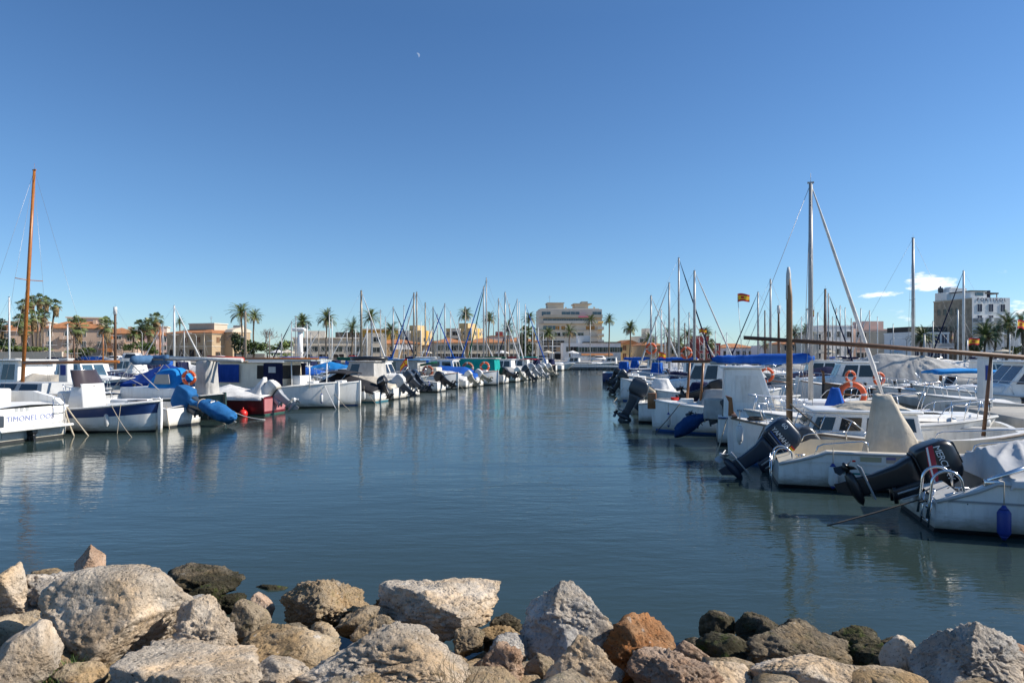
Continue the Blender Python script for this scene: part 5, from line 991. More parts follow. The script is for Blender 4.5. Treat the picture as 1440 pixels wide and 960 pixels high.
for a in ((33, 429, 150, 'leftmost tall fan palm of the cluster by the wooden mast', 'f', 1.05, 2), (44, 424, 154, 'tall fan palm second from the left in the cluster', 'f', 1.1, 3), (55, 421, 148, 'tallest fan palm in the middle of the left cluster', 'f', 1.1, -2), (64, 424, 152, 'tall fan palm right of the tallest one in the cluster', 'f', 1.1, -7), (78, 429, 147, 'slender fan palm leaning right at the edge of the cluster', 'f', 1., -10), (30, 452, 140, 'shorter fan palm at the left under the cluster', 'f', 1.1, 1), (47, 446, 143, 'shorter fan palm in the middle under the cluster', 'f', 1.1, 0), (60, 443, 146, 'shorter fan palm at the right under the cluster', 'f', 1.0, -3), (34, 466, 138, 'lowest fan palm under the cluster', 'f', 1.0, 0), (0, 458, 150, 'fan palm cut by the left edge', 'f', 1.2, 0),
          (109, 459, 140, 'short full fan palm in front of the pink penthouse house', 'f', 1.35, -1), (150, 459, 138, 'short fan palm beside the dark white topped mast', 'f', 1.3, -2), (198, 459, 160, 'left palm of the clump left of the villa', 'f', 1.2, 1), (208, 456, 163, 'middle palm of the clump left of the villa', 'f', 1.2, 1), (219, 449, 160, 'tallest palm of the clump left of the villa', 'f', 1.1, 0), (187, 470, 158, 'low feathery palm left of the villa clump', 'd', .8, 0), (211, 467, 156, 'low palm in front of the villa clump', 'f', .9, 0), (253, 453, 205, 'palm peeking over the roof of the stone villa', 'd', .75, 0),
          (340, 440, 150, 'taller left one of the two date palms right of the villa', 'd', 1.08, 1), (358, 445, 158, 'right one of the two date palms right of the villa', 'd', .95, -2), (425, 453, 160, 'full date palm above the white radar post', 'd', 1.1, 0), (459, 448, 160, 'tall date palm with a pale trunk left of the beige modern building', 'd', 1.05, 0), (495, 462, 165, 'date palm in front of the beige modern building', 'd', .98, 0), (522, 446, 162, 'bushy date palm with brown fronds right behind a bronze mast', 'd', 1.12, 0), (551, 464, 168, 'date palm in front of the golden yellow house', 'd', .98, 0), (655, 442, 180, 'high date palm above the yellow apartment block', 'd', 1.05, -1), (688, 448, 180, 'date palm right of the yellow apartment block behind tall masts', 'd', 1.0, -1), (714, 462, 190, 'small date palm behind the white furled jib', 'd', .85, 0), (744, 447, 190, 'date palm left of the big apartment block', 'd', .92, -3), (738, 468, 186, 'dark fan palm left below the date palm by the big block', 'f', 1.2, 0), (749, 467, 186, 'dark fan palm right below the date palm by the big block', 'f', 1.2, 4),
          (771, 470, 195, 'wide sunlit palm in front of the left end of the big block', 'd', 1.2, 0), (801, 466, 205, 'bushy palm in front of the middle of the big block', 'd', 1.15, 0), (830, 450, 215, 'tall palm in front of the right end of the big block', 'd', .95, 0), (856, 450, 196, 'slim tall palm above the white waterfront building', 'd', .92, 1), (886, 461, 190, 'lone slim palm right of the white waterfront building', 'd', .92, 0), (913, 477, 185, 'low bushy palm in front of the tall pale cube house', 'd', 1.1, 0), (939, 470, 190, 'palm behind the leaning furled jibs', 'd', .9, 0), (967, 470, 190, 'palm left of the brick red villa', 'd', .95, 0), (955, 482, 188, 'low palm left of the small flag', 'd', .85, 0), (992, 467, 195, 'palm above the brick red villa', 'd', .95, 0), (1000, 484, 190, 'low dark palm in front of the brick red villa', 'f', 1., 0), (1076, 484, 195, 'flat topped palm right of the white villa', 'd', .7, 0), (1118, 468, 180, 'palm left of the tall grey mast', 'd', .9, 0), (1134, 465, 178, 'palm right behind the tall grey mast', 'd', .95, 0),
          (1296, 474, 140, 'short bushy palm with dry fronds in front of the modern white house', 'd', 1.25, 0), (1385, 472, 128, 'low wide palm in front of the hotel', 'd', 1.1, 0), (1400, 468, 132, 'middle palm in front of the hotel', 'd', 1.05, -1), (1418, 456, 130, 'tall palm at the right end of the hotel', 'd', 1.1, -2), (1438, 460, 126, 'palm cut by the right edge', 'd', 1.05, 0)): palm(*a)
# street lamps
def lamp(px, Y, h, label, arm=1):
    root = empty('street_lamp', (BX(px, Y), Y, 1.15), 0, label, 'street lamp', 'street lamps on the promenade'); q = MB(); q.tube([(0, 0, 0), (0, 0, h*.9), (arm*.3, 0, h*.98), (arm*1.3, 0, h)], [.09, .06, .05, .04], 6); q.build('pole', alu, root); q = MB(); q.rbox(min(arm*1.0, arm*1.7), max(arm*1.0, arm*1.7), -.12, .12, h-.03, h+.08, .03); q.build('lamp_head', mastw, root)
for px, Y, h, lb, arm in ((200, 135, 6.5, 'curved street lamp in front of the low peach house', -1), (276, 140, 6, 'street lamp in front of the stone villa shaded side', -1), (288, 140, 4.5, 'white lamp column at the corner of the stone villa', 1), (1252, 140, 5, 'street lamp in front of the beige old house', 1), (1275, 140, 5, 'street lamp left of the short bushy palm', -1), (722, 160, 6, 'street lamp left of the big apartment block', 1)): lamp(px, Y, h, lb, arm)
root = empty('radar_post', (BX(430, 150), 146, 1.15), 0, 'white cylindrical control post with antenna dome and deck ring', 'mast tower'); h = BZ(466, 146)-1.15; q = MB(); q.tube([(0, 0, 0), (0, 0, h)], [.62, .55], 12); q.build('column', whp, root); q = MB(); q.loft([rrect(1.4, .7, .3, h+.02, -.3), rrect(1.5, .8, .3, h+.5, -.3), rrect(1.0, .6, .3, h+.8, -.3)]); q.build('dome', whp, root); q = MB(); q.rbox(-2, .6, -.5, .5, 2.0, 2.25, .05); q.build('canopy', whp, root)
# cars on the promenade
def car_proto(body, van=False):
    root = empty('parked_car', (0, 0, 0)); L = 4.3; hh = 1.95 if van else 1.46; mb = MB()
    prof = [(-2.1, .35, .80), (-2.15, .62, .86), (-2.0, .9, .86), (-1.5 if not van else -2.05, hh-.08, .66), (-1.2 if not van else -1.9, hh, .62), (.3 if not van else .9, hh, .62), (1.05 if not van else 1.35, .98, .80), (1.95, .80, .80), (2.15, .6, .78), (2.12, .32, .76)]
    v = [(x, -w_, z) for x, z, w_ in prof]+[(x, w_, z) for x, z, w_ in prof]; n = len(prof); bm = bmesh.new(); V = [bm.verts.new(p) for p in v]; bm.faces.new(V[:n]); bm.faces.new(V[n:][::-1])
    for i in range(n): bm.faces.new([V[i], V[i+n], V[(i+1) % n+n], V[(i+1) % n]])
    bmesh.ops.bevel(bm, geom=bm.edges[:], offset=.06, segments=2, affect='EDGES'); mb.bm(bm); mb.build('body', body, root)
    for sg in (-1, 1):
        q = MB(); x0 = -1.45 if not van else -1.7; q.add([(x0, sg*.835, 1.0), (.85, sg*.825, 1.0), (.3, sg*.68, hh-.12), (x0+.3, sg*.69, hh-.12)], [(0, 1, 2, 3) if sg < 0 else (3, 2, 1, 0)]); q.add([(x0, sg*.81, 1.0), (.85, sg*.80, 1.0), (.3, sg*.65, hh-.12), (x0+.3, sg*.66, hh-.12)], [(3, 2, 1, 0)]); q.build('side_window', glass, root)
        for x in (-1.35, 1.35): q = MB(); q.tube([(x, sg*.70, .32), (x, sg*.88, .32)], .32, 14); wh = q.build('wheel', blk, root); q = MB(); q.tube([(x, sg*.86, .32), (x, sg*.89, .32)], .19, 10); q.build('rim', silver, wh)
        q = MB(); q.rbox(2.02, 2.17, sg*.58-.14, sg*.58+.14, .62, .76, .02); q.build('headlight', whitetxt, root)
    return root
cw, cs, cr, cb_ = mat('white_car_paint', (.7, .7, .7), .2), mat('silver_car_paint', (.35, .36, .37), .25, .4), mat('red_car_paint', (.4, .02, .02), .2), mat('dark_car_paint', (.03, .04, .06), .2)
PR = {}
for px, Y, k, lb in ((190, 132, 'v', 'white van parked on the left promenade under the dark white topped mast'), (216, 134, 's', 'silver car parked left of the stone villa'), (232, 134, 'b', 'dark car parked at the foot of the stone villa'), (120, 133, 'b', 'dark car parked below the short full fan palm'), (135, 133, 's', 'silver car parked between the two short fan palms'), (160, 133, 'w', 'white car parked below the orange loggia house'), (305, 140, 'w', 'white car parked before the gabled end of the villa'), (500, 151, 'r', 'red car parked before the beige modern building'), (520, 151, 's', 'silver car parked below the bushy brown palm'), (840, 160, 'w', 'white car parked before the white waterfront building'), (760, 160, 'b', 'dark car parked at the left corner of the big block'), (1225, 143, 's', 'silver car parked before the pinkish house'), (1245, 143, 'w', 'white car parked before the beige old house'), (1310, 140, 'b', 'dark car parked before the modern white house'), (1180, 146, 'w', 'white car parked before the plain white house')):
    if k not in PR: PR[k] = car_proto({'v': cw, 'w': cw, 's': cs, 'r': cr, 'b': cb_}[k], k == 'v'); o = PR[k]
    else: o = copy_tree(PR[k])
    setloc(o, (BX(px, Y), Y, 1.154), R(rnd.choice((0, 180, 8, 172)))); tag(o, lb, 'car', 'cars parked along the promenade')

def parasol(px, Y, label, m):
    root = empty('parasol', (BX(px, Y), Y, 1.15), 0, label, 'parasol', 'parasols on the promenade'); q = MB(); q.tube([(0, 0, 0), (0, 0, 2.5)], .035, 6); q.build('pole', wood_d, root); q = MB(); c = (0, 0, 2.75); n = 8; ring = [(1.6*math.cos(2*PI*i/n), 1.6*math.sin(2*PI*i/n), 2.2) for i in range(n)]; rim = [(x, y, z-.18) for x, y, z in ring]
    q.add([c]+ring+rim, [(0, 1+i, 1+(i+1) % n) for i in range(n)]+[(1+i, 1+n+i, 1+n+(i+1) % n, 1+(i+1) % n) for i in range(n)]); q.build('canopy', m, root)
for px, Y, lb, m in ((390, 142, 'white parasol left of the radar post', fwhite), (404, 143, 'cream parasol left of the radar post', fcream), (598, 158, 'cream parasol below the tan apartment tower', fcream), (706, 162, 'white parasol before the white arched house', fwhite), (770, 163, 'cream parasol before the left end of the big block', fcream), (805, 170, 'white parasol before the white waterfront building', fwhite), (1165, 146, 'cream parasol before the plain white house', fcream), (1262, 140, 'white parasol before the beige old house', fwhite), (1410, 124, 'cream parasol under the hotel palms', fcream)): parasol(px, Y, lb, m)
# ------------------------------------------------------------ piers
def pier(label, p, L, wd, z1=.92, s0=-4):
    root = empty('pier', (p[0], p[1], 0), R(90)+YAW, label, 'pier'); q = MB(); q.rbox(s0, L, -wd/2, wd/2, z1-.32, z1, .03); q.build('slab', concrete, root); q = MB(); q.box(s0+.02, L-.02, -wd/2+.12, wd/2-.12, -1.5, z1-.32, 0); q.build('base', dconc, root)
    q = MB(); q.tube([(0, 0, 0), (0, 0, .2)], .06, 8); q.tube([(0, 0, .2), (0, 0, .25)], .09, 8); o = q.build('mooring_bollard', blk); me = o.data; bpy.data.objects.remove(o)
    for i in range(0, int(L/3)):
        for sg in (-1, 1): o = bpy.data.objects.new('mooring_bollard', me); COL.objects.link(o); o.parent = root; o.location = (i*3, sg*(wd/2-.25), z1)
    return root
def off(px_line, s, d):  # point s metres along the left row line, d metres behind it
    return (-13.3+.2588*s-.966*d, 20.5+.966*s+.259*d)
pl = off(0, -6, 8.6); pier('long concrete pier behind the left row of boats', pl, 84, 1.7)
pier('concrete pier with a stained edge behind the right row of boats', (14.3, 17-0), 62, 2.6, .98, -9)
pl = off(0, -6, 40); pier('far concrete pier behind the second basin on the left', pl, 100, 1.7)
pier('far concrete pier in the right basin', (45, 22), 95, 2.2)
root = empty('floating_dock', (BX(826, 128), 128, 0), 0, 'long low grey floating dock across the head of the channel', 'dock'); q = MB(); q.rbox(-5.8, 6, -1.4, 1.4, .35, .72, .04); q.build('deck', grey, root); q = MB()
for i in range(8): q.box(-5.5+i*1.45, -4.5+i*1.45, -1.2, 1.2, -.3, .35)
q.build('float', dgrey, root); q = MB()
for i in range(9): q.tube([(-5.7+i*1.45, -1.3, .72), (-5.7+i*1.45, -1.3, 1.5)], .03, 5)
q.tube([(-5.7, -1.3, 1.5), (5.9, -1.3, 1.5)], .03, 5); q.build('railing', alu, root)
def pedestal(x, y, z, label, h=1.1, w_=.16):
    q = MB(); q.rbox(-w_, w_, -w_, w_, 0, h, .02); q.rbox(-w_-.03, w_+.03, -w_-.03, w_+.03, h, h+.06, .015); o = thing(q, 'service_pedestal', mastw, label, 'pedestal', 'service pedestals on the piers', T((x, y, z))); d = MB(); d.box(-w_*.6, w_*.6, -w_-.012, -w_+.01, h*.55, h*.85); d.build('socket_panel', bluep, o)
p = off(0, 7.6, 8.6); pedestal(p[0], p[1], .92, 'white service pedestal on the left pier behind the wooden mast', 1.5, .2); p = off(0, 17, 8.6); pedestal(p[0], p[1], .92, 'white service pedestal on the left pier behind the smoked windscreen', 1.3, .17)
pedestal(BX(1385, 21.5), 21.5, .98, 'tall white post on the right pier behind the brown awning post', 1.55, .15)

# ------------------------------------------------------------ left row, near to far
b = Boat('motor_yacht', 'white boat with open stern, folded ladder and faded blue name at the left edge', 'motor yacht', 8.5, 3.0, 1.12, (-14.75, 20.9), 'L', 'stern', top=white, rail=white, inner=white, cock=(.1, .55), floor=.4, n=15, drop=.10, boot=blackp)
text('TIMONEL DOS', .23, bluetxt, b.root, T((-4.262, -.02, .70)) @ RZ(-PI/2) @ RX(PI/2), ext=.004, sp=1.05)
q = MB(); q.rbox(-4.62, -4.22, -1.2, 1.2, .36, .44, .03); b.part('swim_platform', q, white)
q = MB(); q.box(-4.275, -4.24, -1.0, .9, .17, .33); b.part('exhaust_panel', q, grey)
for sg in (-1, 1): q = MB(); q.prism([(-4.2, 1.0), (-3.6, 1.0), (-1.2, 1.15), (-1.2, 1.42), (-3.0, 1.45), (-3.9, 1.25)], sg*1.2-.09, sg*1.2+.09); b.part('coaming', q, white)
ladder(b, -4.32, -.95, .42, 1.2, .2, lean=.05)
q = MB(); q.tube([(-4.3, 1.22, .4), (-4.3, 1.22, 1.35), (-4.0, 1.22, 1.5)], .025, 6); q.rbox(-4.5, -4.3, 1.0, 1.26, .50, .85, .03); b.part('davit', q, dgrey)
for k in range(3): q = MB(); q.box(-4.262, -4.24, .05+k*.17, .15+k*.17, .92, 1.02); b.part('vent', q, grey)
outboard(b, -4.3, .05, .14, 10, .45, blk)
house(b, -1.4, 2.2, 1.15, .95, 1.1, 2.0, .8, .1, white, sidew=((.1, .5), (.55, .9)))
q = MB(); q.rbox(-2.6, -1.9, -.75, .75, .6, 1.55, .06); b.part('cockpit_locker', q, white)
mooring([b.wp(-4.2, -1.25, 1.0), b.wp(-4.9, -1.5, -.05)], 'brown rope dangling from the stern of the boat with the faded blue name', rope, .025, .02)
mooring([b.wp(-4.2, -1.2, .95), b.wp(-4.55, -1.25, .0)], 'short frayed rope hanging beside the folded ladder', rope, .03, .05)
# boat with the varnished mast beyond the pier
p = W(0, 600); c = Vector((BX(31, 28.5), 28.5, 0)); b = Boat('sailing_boat', 'small grey sailing boat with a tall varnished wooden mast and wooden boom', 'sailing boat', 7.5, 2.5, 1.0, ctr=c-AX*.4*-1, face='stern', top=grey, stripe=white, rail=teakm)
house(b, -1.6, 1.2, .85, .7, 1.0, 1.5, .4, .1, grey, sidew=((.1, .45), (.55, .9)), front=False, roof=False)
rig(b, .4, 1.1, BZ(235, 28.5), .072, orangewood, (.5,), None, lean=0., side=-.55, wr=.006); q = MB(); q.tube([(.3, 0, 2.30), (-4.55, 0, 2.36)], [.07, .06], 8); b.part('boom', q, orangewood)
# white hull with the broad blue stripe
b = Boat('open_boat', 'white open boat with a broad navy stripe, bow to the channel', 'motorboat', 6.2, 2.3, .78, (-11.95, 23.35), 'L', 'bow', top=wpaint, stripe=navy, zs=(.60, .93), rail=white2, inner=white2, cock=(.08, .66), n=17, sheer=.42, rake=.03, yaw=-2)
fittings(b, ((.2, .9), (.85, .75)), True); stem_post(b, wpaint, .10, True, .045); console(b, -.1, .25, 1.62, .5, True, white); bench_and_wheel(b, -.5, .7); q = MB(); q.rbox(-1.0, -.75, -.45, .45, .6, 1.35, .08); b.part('seat_back', q, white); q = MB(); q.rbox(.4, 1.4, -.55, .55, .25, .75, .06); b.part('cushion', q, grey)
q = MB(); q.tube([b.pt(.3, -.93), b.pt(.3, -.93, .5), b.pt(.5, -.9, .5), b.pt(.52, -.9)], .014); b.part('hand_rail', q, steel)
mooring([b.wp(1.9, -.85, .95), b.wp(3.5, -1.5, -.05)], 'pale rope from the foredeck of the navy striped boat down to the water'); mooring([b.wp(2.2, -.75, 1.0), b.wp(2.25, -.95, -.05)], 'thin rope hanging straight down the navy striped hull', rope, .009, 0.)
# boat with the tarpaulin wrapped motor
b = motorboat('white motorboat with a blue tarpaulin wrapped motor beside the navy striped boat', 5.6, 2.0, .8, (-12.15, 25.35), 'L', 'stern', con=None, ob=dict(tilt=64, sc=1.25, col=dgrey, cover=ftarp, y=-.25), obz=.62, drop=.12)
o = b.root
wrap(b, [(-2.6, 1.02, .2, .13), (-2.95, .93, .25, .2), (-3.2, .80, .15, .12), (-3.5, .75, .32, .24), (-3.9, .60, .36, .33), (-4.25, .47, .36, .33), (-4.55, .36, .30, .25), (-4.7, .36, .22, .16), (-4.78, .34, .12, .06)], ftarp, -.25)
q = MB(); q.rbox(-1.0, .2, -.45, .45, .3, .95, .06); b.part('engine_box', q, white)
mooring([b.wp(-2.6, -.8, .75), b.wp(-3.9, -1.0, -.05)], 'rope from the stern with the wrapped motor down to the water'); mooring([b.wp(-2.7, .8, .75), b.wp(-3.3, 1.3, -.05)], 'rope at the far side of the wrapped motor')
lifebuoy((BX(266, 27.2), 27.2, BZ(531, 27.2)), 'orange lifebuoy with white bands right of the bright blue spray hood', .24, -5)
# dark hull with the canvas tent
b = llaut('dark green hulled boat with a bright blue spray hood and grey canvas tent', 6.6, 2.2, .8, (-11.75, 27.9), 'L', 'bow', hullm=mat('dark_green_hull', (.018, .04, .038), .35), boot=blackp, gun=white2, rud=False, inner=white2)
cone_cover(b, 2.45, 0, .9, 2.38, .40, .40, .34, .36, fgrey, 'canvas_tent', 3); q = MB(); q.tube([(-.6, 0, 2.46), (4.4, 0, 2.36)], .04, 8); b.part('ridge_pole', q, greywood); q = MB(); q.tube([(4.3, -.2, 2.42), (.8, -.2, 2.52)], [.08, .06], 8); q.tube([(4.0, .25, 2.44), (2.3, .25, 2.54)], [.10, .07], 8, 1); b.part('stowed_canvas', q, [fwhite, mat('faded_red_canvas', (.42, .05, .035), .9)])
q = MB(); q.torus((0, 0, 0), .17, .07, 'x', n=18); q.rbox(-.05, .3, -.12, .12, -.1, .1, .03); o = q.build('winch', rustwood, b.root, T((.6, .3, 1.15)))
q = MB(); rings = []
for i in range(9):
    u = i/8; x = lerp(.2, 1.6, u); h = interp(u, ((0, .55), (.15, .78), (.7, .82), (1, .3))); rings.append([(x, .74*v, 1.28+h*(1-abs(v)**3)+.03*fbm(Vector((x*3, v*3, 1)))) for v in [k/6 for k in range(-6, 7)]])
q.loft(rings, closed=False); h_ = b.part('spray_hood', q, fsky); wins(b, h_, [[(.5, -.75, 1.45), (1.3, -.75, 1.45), (1.2, -.71, 1.84), (.6, -.71, 1.84)]], mat('clear_vinyl', (.32, .30, .27), .3))
q = MB(); q.rbox(-1.2, 1.6, -.76, .76, .75, 1.29, .06); b.part('coachroof', q, white)
roll(b, (-.5, -.9, 2.42), (-.35, .95, 2.42), .20, ffaded, 'folded_bimini', 0, 2, 1.)
for sg in (-1, 1): q = MB(); q.tube([(.9, sg*.9, 1.2), (-.5, sg*.9, 2.3)], .018); q.tube([(-1.6, sg*.9, .95), (-.45, sg*.9, 2.3)], .018); q.tube([(-1.0, sg*.92, 1.85), (.1, sg*.9, 1.4)], .014); b.part('bimini_frame', q, alu)
roll(b, (.5, .1, 2.45), (-1.2, .3, 2.36), .17, ffaded, 'sail_roll', 0.0, 5)
mooring([b.wp(2.4, -.3, .95), b.wp(4.6, -.8, -.05)], 'white rope from the bow of the dark green hulled boat', fendw, .016, .15); mooring([b.wp(2.7, -.2, 1.0), b.wp(5.0, .3, .0)], 'second white rope crossing before the maroon boat', fendw, .016, .25)
# maroon boat
b = motorboat('maroon motorboat under a pale grey cover with a tilted white outboard', 5.4, 2.1, .80, (-10.6, 30.3), 'L', 'stern', hullm=maroon, boot=greenboot, cover=fwhite, rails=False, inner=white2, ridge=[(0, .86), (.12, .92), (.42, 1.28), (.62, .98), (.9, .95)], yaw=3, stripe=maroon, ob=dict(tilt=50, sc=1.15, col=white2, lowcol=silver, prop=silver))
q = MB(); q.box(-2.712, -2.68, -.85, .85, .18, .72); b.part('transom_board', q, mat('faded_pink_transom', (.42, .16, .17), .5, streak=.3)); cone_cover(b, -1.9, 0, .85, 1.62, .5, .5, .05, .12, fwhite, 'motor_well_cover', 2, -.3)
q = MB(); q.ball((0, 0, 0), .19); o = thing(q, 'buoy', red, 'red mooring buoy floating beside the maroon hull', 'buoy', None, T((BX(347, 29.8), 29.4, .1))); q = MB(); q.tube([(0, 0, .17), (0, 0, .27)], .03, 6); q.build('eye', red, o)
fender(b.wp(-1.6, -1.12, .42), 'long white fender on the maroon hull', fendw, fendw, .6, .085); text('MA', .1, whitetxt, b.root, T((-2.3, -1.03, .62)) @ RX(PI/2))
# big white fishing boat with navy curtain
b = llaut('big white fishing boat with a long canopy and navy curtain', 8.2, 2.8, .95, (-8.75, 34.3), 'L', 'bow', boot=blackp, gun=white2, cab=dict(x0=-2.2, x1=1.5, w0=.95, w1=.9, z0=.85, z1=2.25, rf=.05, ra=.05, roof=True, roofm=wpaint, sidew=((.62, .95),), front=True, m=cream, over=.16, wm=dinside), rud=True, cat='fishing boat')
for sg in (-1, 1): q = MB(); q.box(.55, 1.62, sg*1.03-.02, sg*1.03+.02, 1.05, 2.22); b.part('curtain', q, fnavy); q = MB(); q.box(-2.3, -.9, sg*1.03-.02, sg*1.03+.02, 1.25, 2.15); b.part('side_canvas', q, froyal)
q = MB(); q.loft([[(x, y, 2.34+.06*math.sin(x*2)) for y in (-.5, 0, .4)] for x in (-1.5, -.5, .5, 1.5, 2.6)], closed=False); q.rbox(-2.6, 3.2, -1.0, 1.0, 2.325, 2.39, .02); b.part('canopy', q, mat('grey_blue_canopy', (.30, .36, .40), .7)); q = MB(); q.tube([(-2.2, -.6, 2.46), (3.3, -.5, 2.44)], .05, 8); b.part('spar', q, orangewood)
for x in (2.0, 3.0): 
    for sg in (-1, 1): q = MB(); q.tube([(x, sg*.8, 1.0), (x, sg*.85, 2.33)], .025, 6); b.part('canopy_post', q, white)
q = MB(); q.box(.85, 1.25, -1.075, -1.05, 1.75, 2.05); b.part('notice_board', q, grey); q = MB(); q.rbox(1.75, 2.3, -.5, .5, .95, 1.6, .05); b.part('engine_box', q, white); mooring([b.wp(3.6, -.4, 1.1), b.wp(4.6, -1., -.05)], 'rope with a pale loop at the bow of the big white fishing boat', fendw, .02, .05)
llaut('slim white boat with a black vent panel on its raised stern', 6.2, 2.1, .95, (-7.95, 35.6), 'L', 'bow', boot=navy, gun=white, rud=False)
b = motorboat('white motorboat with teal bottom, charcoal cover and a small black outboard', 5.2, 2.1, .78, (-7.35, 38.6), 'L', 'stern', boot=tealboot, cover=fblack, ridge=[(0, .86), (.2, 1.2), (.5, 1.65), (.75, 1.1), (.9, 1.)], drop=.2, ob=dict(tilt=14, sc=.95, col=blk, txt='MERCURY'), obz=.8, stripe=None)
bimini(b, -.9, .6, .9, 1.75, fblack)
b = motorboat('white motorboat with a white canvas bagged outboard', 5.6, 2.2, .8, (-6.75, 41.2), 'L', 'stern', cover=fcream, ob=dict(tilt=48, sc=1.15, col=dgrey, cover=fwhite), drop=.12)
b = cruiser('white cruiser with a radar arch, grey side canvas and two black outboards', 7, 2.6, .9, (-6.3, 43.6), 'L', 'stern', ob=[dict(tilt=48, sc=1.15, col=dblue, txt='MERCURY', y=-.45), dict(tilt=48, sc=1.1, col=dgrey, y=.5)], hs=dict(m=fgrey, z1=2.2, sidew=((.55, .85),)), stripe=grey, drop=.1)
q = MB(); q.torus((0, 0, 0), 1.0, .13, 'z', n=28); o = thing(q, 'rubber_dinghy_ring', blk, 'black rubber ring lying on the roof of the cruiser with two outboards', 'inflatable ring', None, T(b.wp(-.3, -.2, 2.42)) @ Matrix.Diagonal((1.1, .8, 1, 1)))
flag_es(b.wp(-2.9, -.9, .95), .5, .55, 'Spanish flag on the stern rail of the cruiser with two outboards', 150, 1.45, (-.2, 0), .8, .5)
b = cruiser('white wheelhouse boat with a framed windscreen, bow to the channel', 6.8, 2.5, .9, (-5.9, 46.3), 'L', 'bow', stripe=grey, hs=dict(sidew=((.08, .35), (.42, .68), (.75, .92)), fm=wpaint))
b = motorboat('white motorboat with a slim black outboard and open rails', 5.2, 2.0, .8, (-5.1, 49.5), 'L', 'stern', con=.2, ob=dict(tilt=55, sc=1.1, col=blk), drop=.1)
b = llaut('white fishing boat with grey canvas house, blue roof and a lifebuoy on deck', 7, 2.6, .95, (-4.25, 53.4), 'L', 'bow', boot=blackp, cab=dict(x0=-2.6, x1=.6, w0=.95, w1=.9, z0=.9, z1=2.25, rf=.12, ra=.05, m=fgrey, roofm=mat('light_blue_roof', (.10, .28, .55), .5), over=.2, sidew=((.15, .4),), front=False))
lifebuoy(b.wp(1.3, -.75, 1.4), 'red brown lifebuoy on the deck of the boat with the blue roof', .36, 0, 0, mat('faded_red_ring', (.30, .07, .03), .6)); q = MB(); q.rbox(.9, 2.0, -.6, .6, 1.0, 1.7, .1); b.part('net_bin', q, cream); q = MB(); q.tube([(.6, -.6, 1.85), (1.9, -.3, 2.1)], .09, 8); b.part('rolled_sail', q, fgreen)
motorboat('grey white motorboat with a pale tilted outboard right of the blue roofed boat', 5.2, 2.0, .8, (-3.5, 55.8), 'L', 'stern', cover=fwhite, ob=dict(tilt=50, sc=1.2, col=white2), drop=.2)
b = motorboat('motorboat under a bright blue tarpaulin with a white bagged outboard', 6, 2.2, .85, (-2.7, 57.8), 'L', 'stern', cover=fblue, ob=dict(tilt=50, sc=1.25, col=white2, cover=fwhite), ridge=[(0, 1.1), (.2, 1.6), (.6, 1.7), (.9, 1.2)], drop=.1)
b = llaut('white fishing boat with two lifebuoys on its rail left of the teal canvas boat', 7, 2.6, .95, (-1.25, 60.8), 'L', 'bow', boot=blackp, cab=dict(x0=-2.8, x1=-.2, w0=.9, w1=.85, z0=.9, z1=2.2, rf=.3, ra=.05, sidew=((.1, .45), (.55, .9)), m=wpaint))
lifebuoy(b.wp(1.0, -1.0, 1.5), 'orange brown lifebuoy on the rail of the boat left of the teal canvas', .42, 0, 0, mat('faded_orange_ring', (.42, .12, .05), .6)); lifebuoy(b.wp(2.2, .2, 1.62), 'smaller lifebuoy near the bow of the boat left of the teal canvas', .36)
b = motorboat('motorboat with teal canvas sides and a low black outboard', 6.2, 2.2, .85, (-.55, 64.5), 'L', 'stern', con=None, ob=dict(tilt=62, sc=1.2, col=blk), drop=.1); house(b, -2.3, 1.6, .95, .9, .85, 2.3, .1, .1, fteal, roofm=fwhite, front=False)
for i, (lb, dx, dy, k, cv, oc) in enumerate((('small white motorboat with a white outboard right of the teal canvas boat', .6, 68, 'm', None, white2), ('white motorboat with grey cover in the far part of the left row', 1.5, 71.5, 'm', fgrey, dgrey), ('white cruiser with low cabin in the far part of the left row', 2.3, 75, 'c', None, silver), ('white motorboat with a tilted silver outboard near the end of the left row', 3.1, 78, 'm', fwhite, silver), ('white cruiser with dark red canvas near the end of the left row', 3.8, 81.5, 'c', fred, white2), ('last white motorboat of the left row beside the black hulled boat', 4.6, 85, 'm', fcream, white2))):
    if k == 'm': motorboat(lb, 5.6, 2.1, .85, (dx, dy), 'L', 'stern', cover=cv, con=.2, ob=dict(tilt=48, sc=1.25, col=oc), n=9, drop=.1)
    else: b = cruiser(lb, 6.8, 2.5, .9, (dx, dy), 'L', 'stern', ob=dict(tilt=46, sc=1.2, col=oc), n=9); cv and bimini(b, -2.6, -.6, 1., 2.3, cv)
b = llaut('black hulled boat with an upright stem at the far end of the left row', 7, 2.5, 1.05, (5.6, 88.5), 'L', 'bow', hullm=mat('black_hull', (.02, .02, .024), .4), boot=blackp, cab=dict(x0=-2.5, x1=-.3, w0=.9, w1=.85, z0=.95, z1=2.1, rf=.3, sidew=((.2, .8),)), n=11)

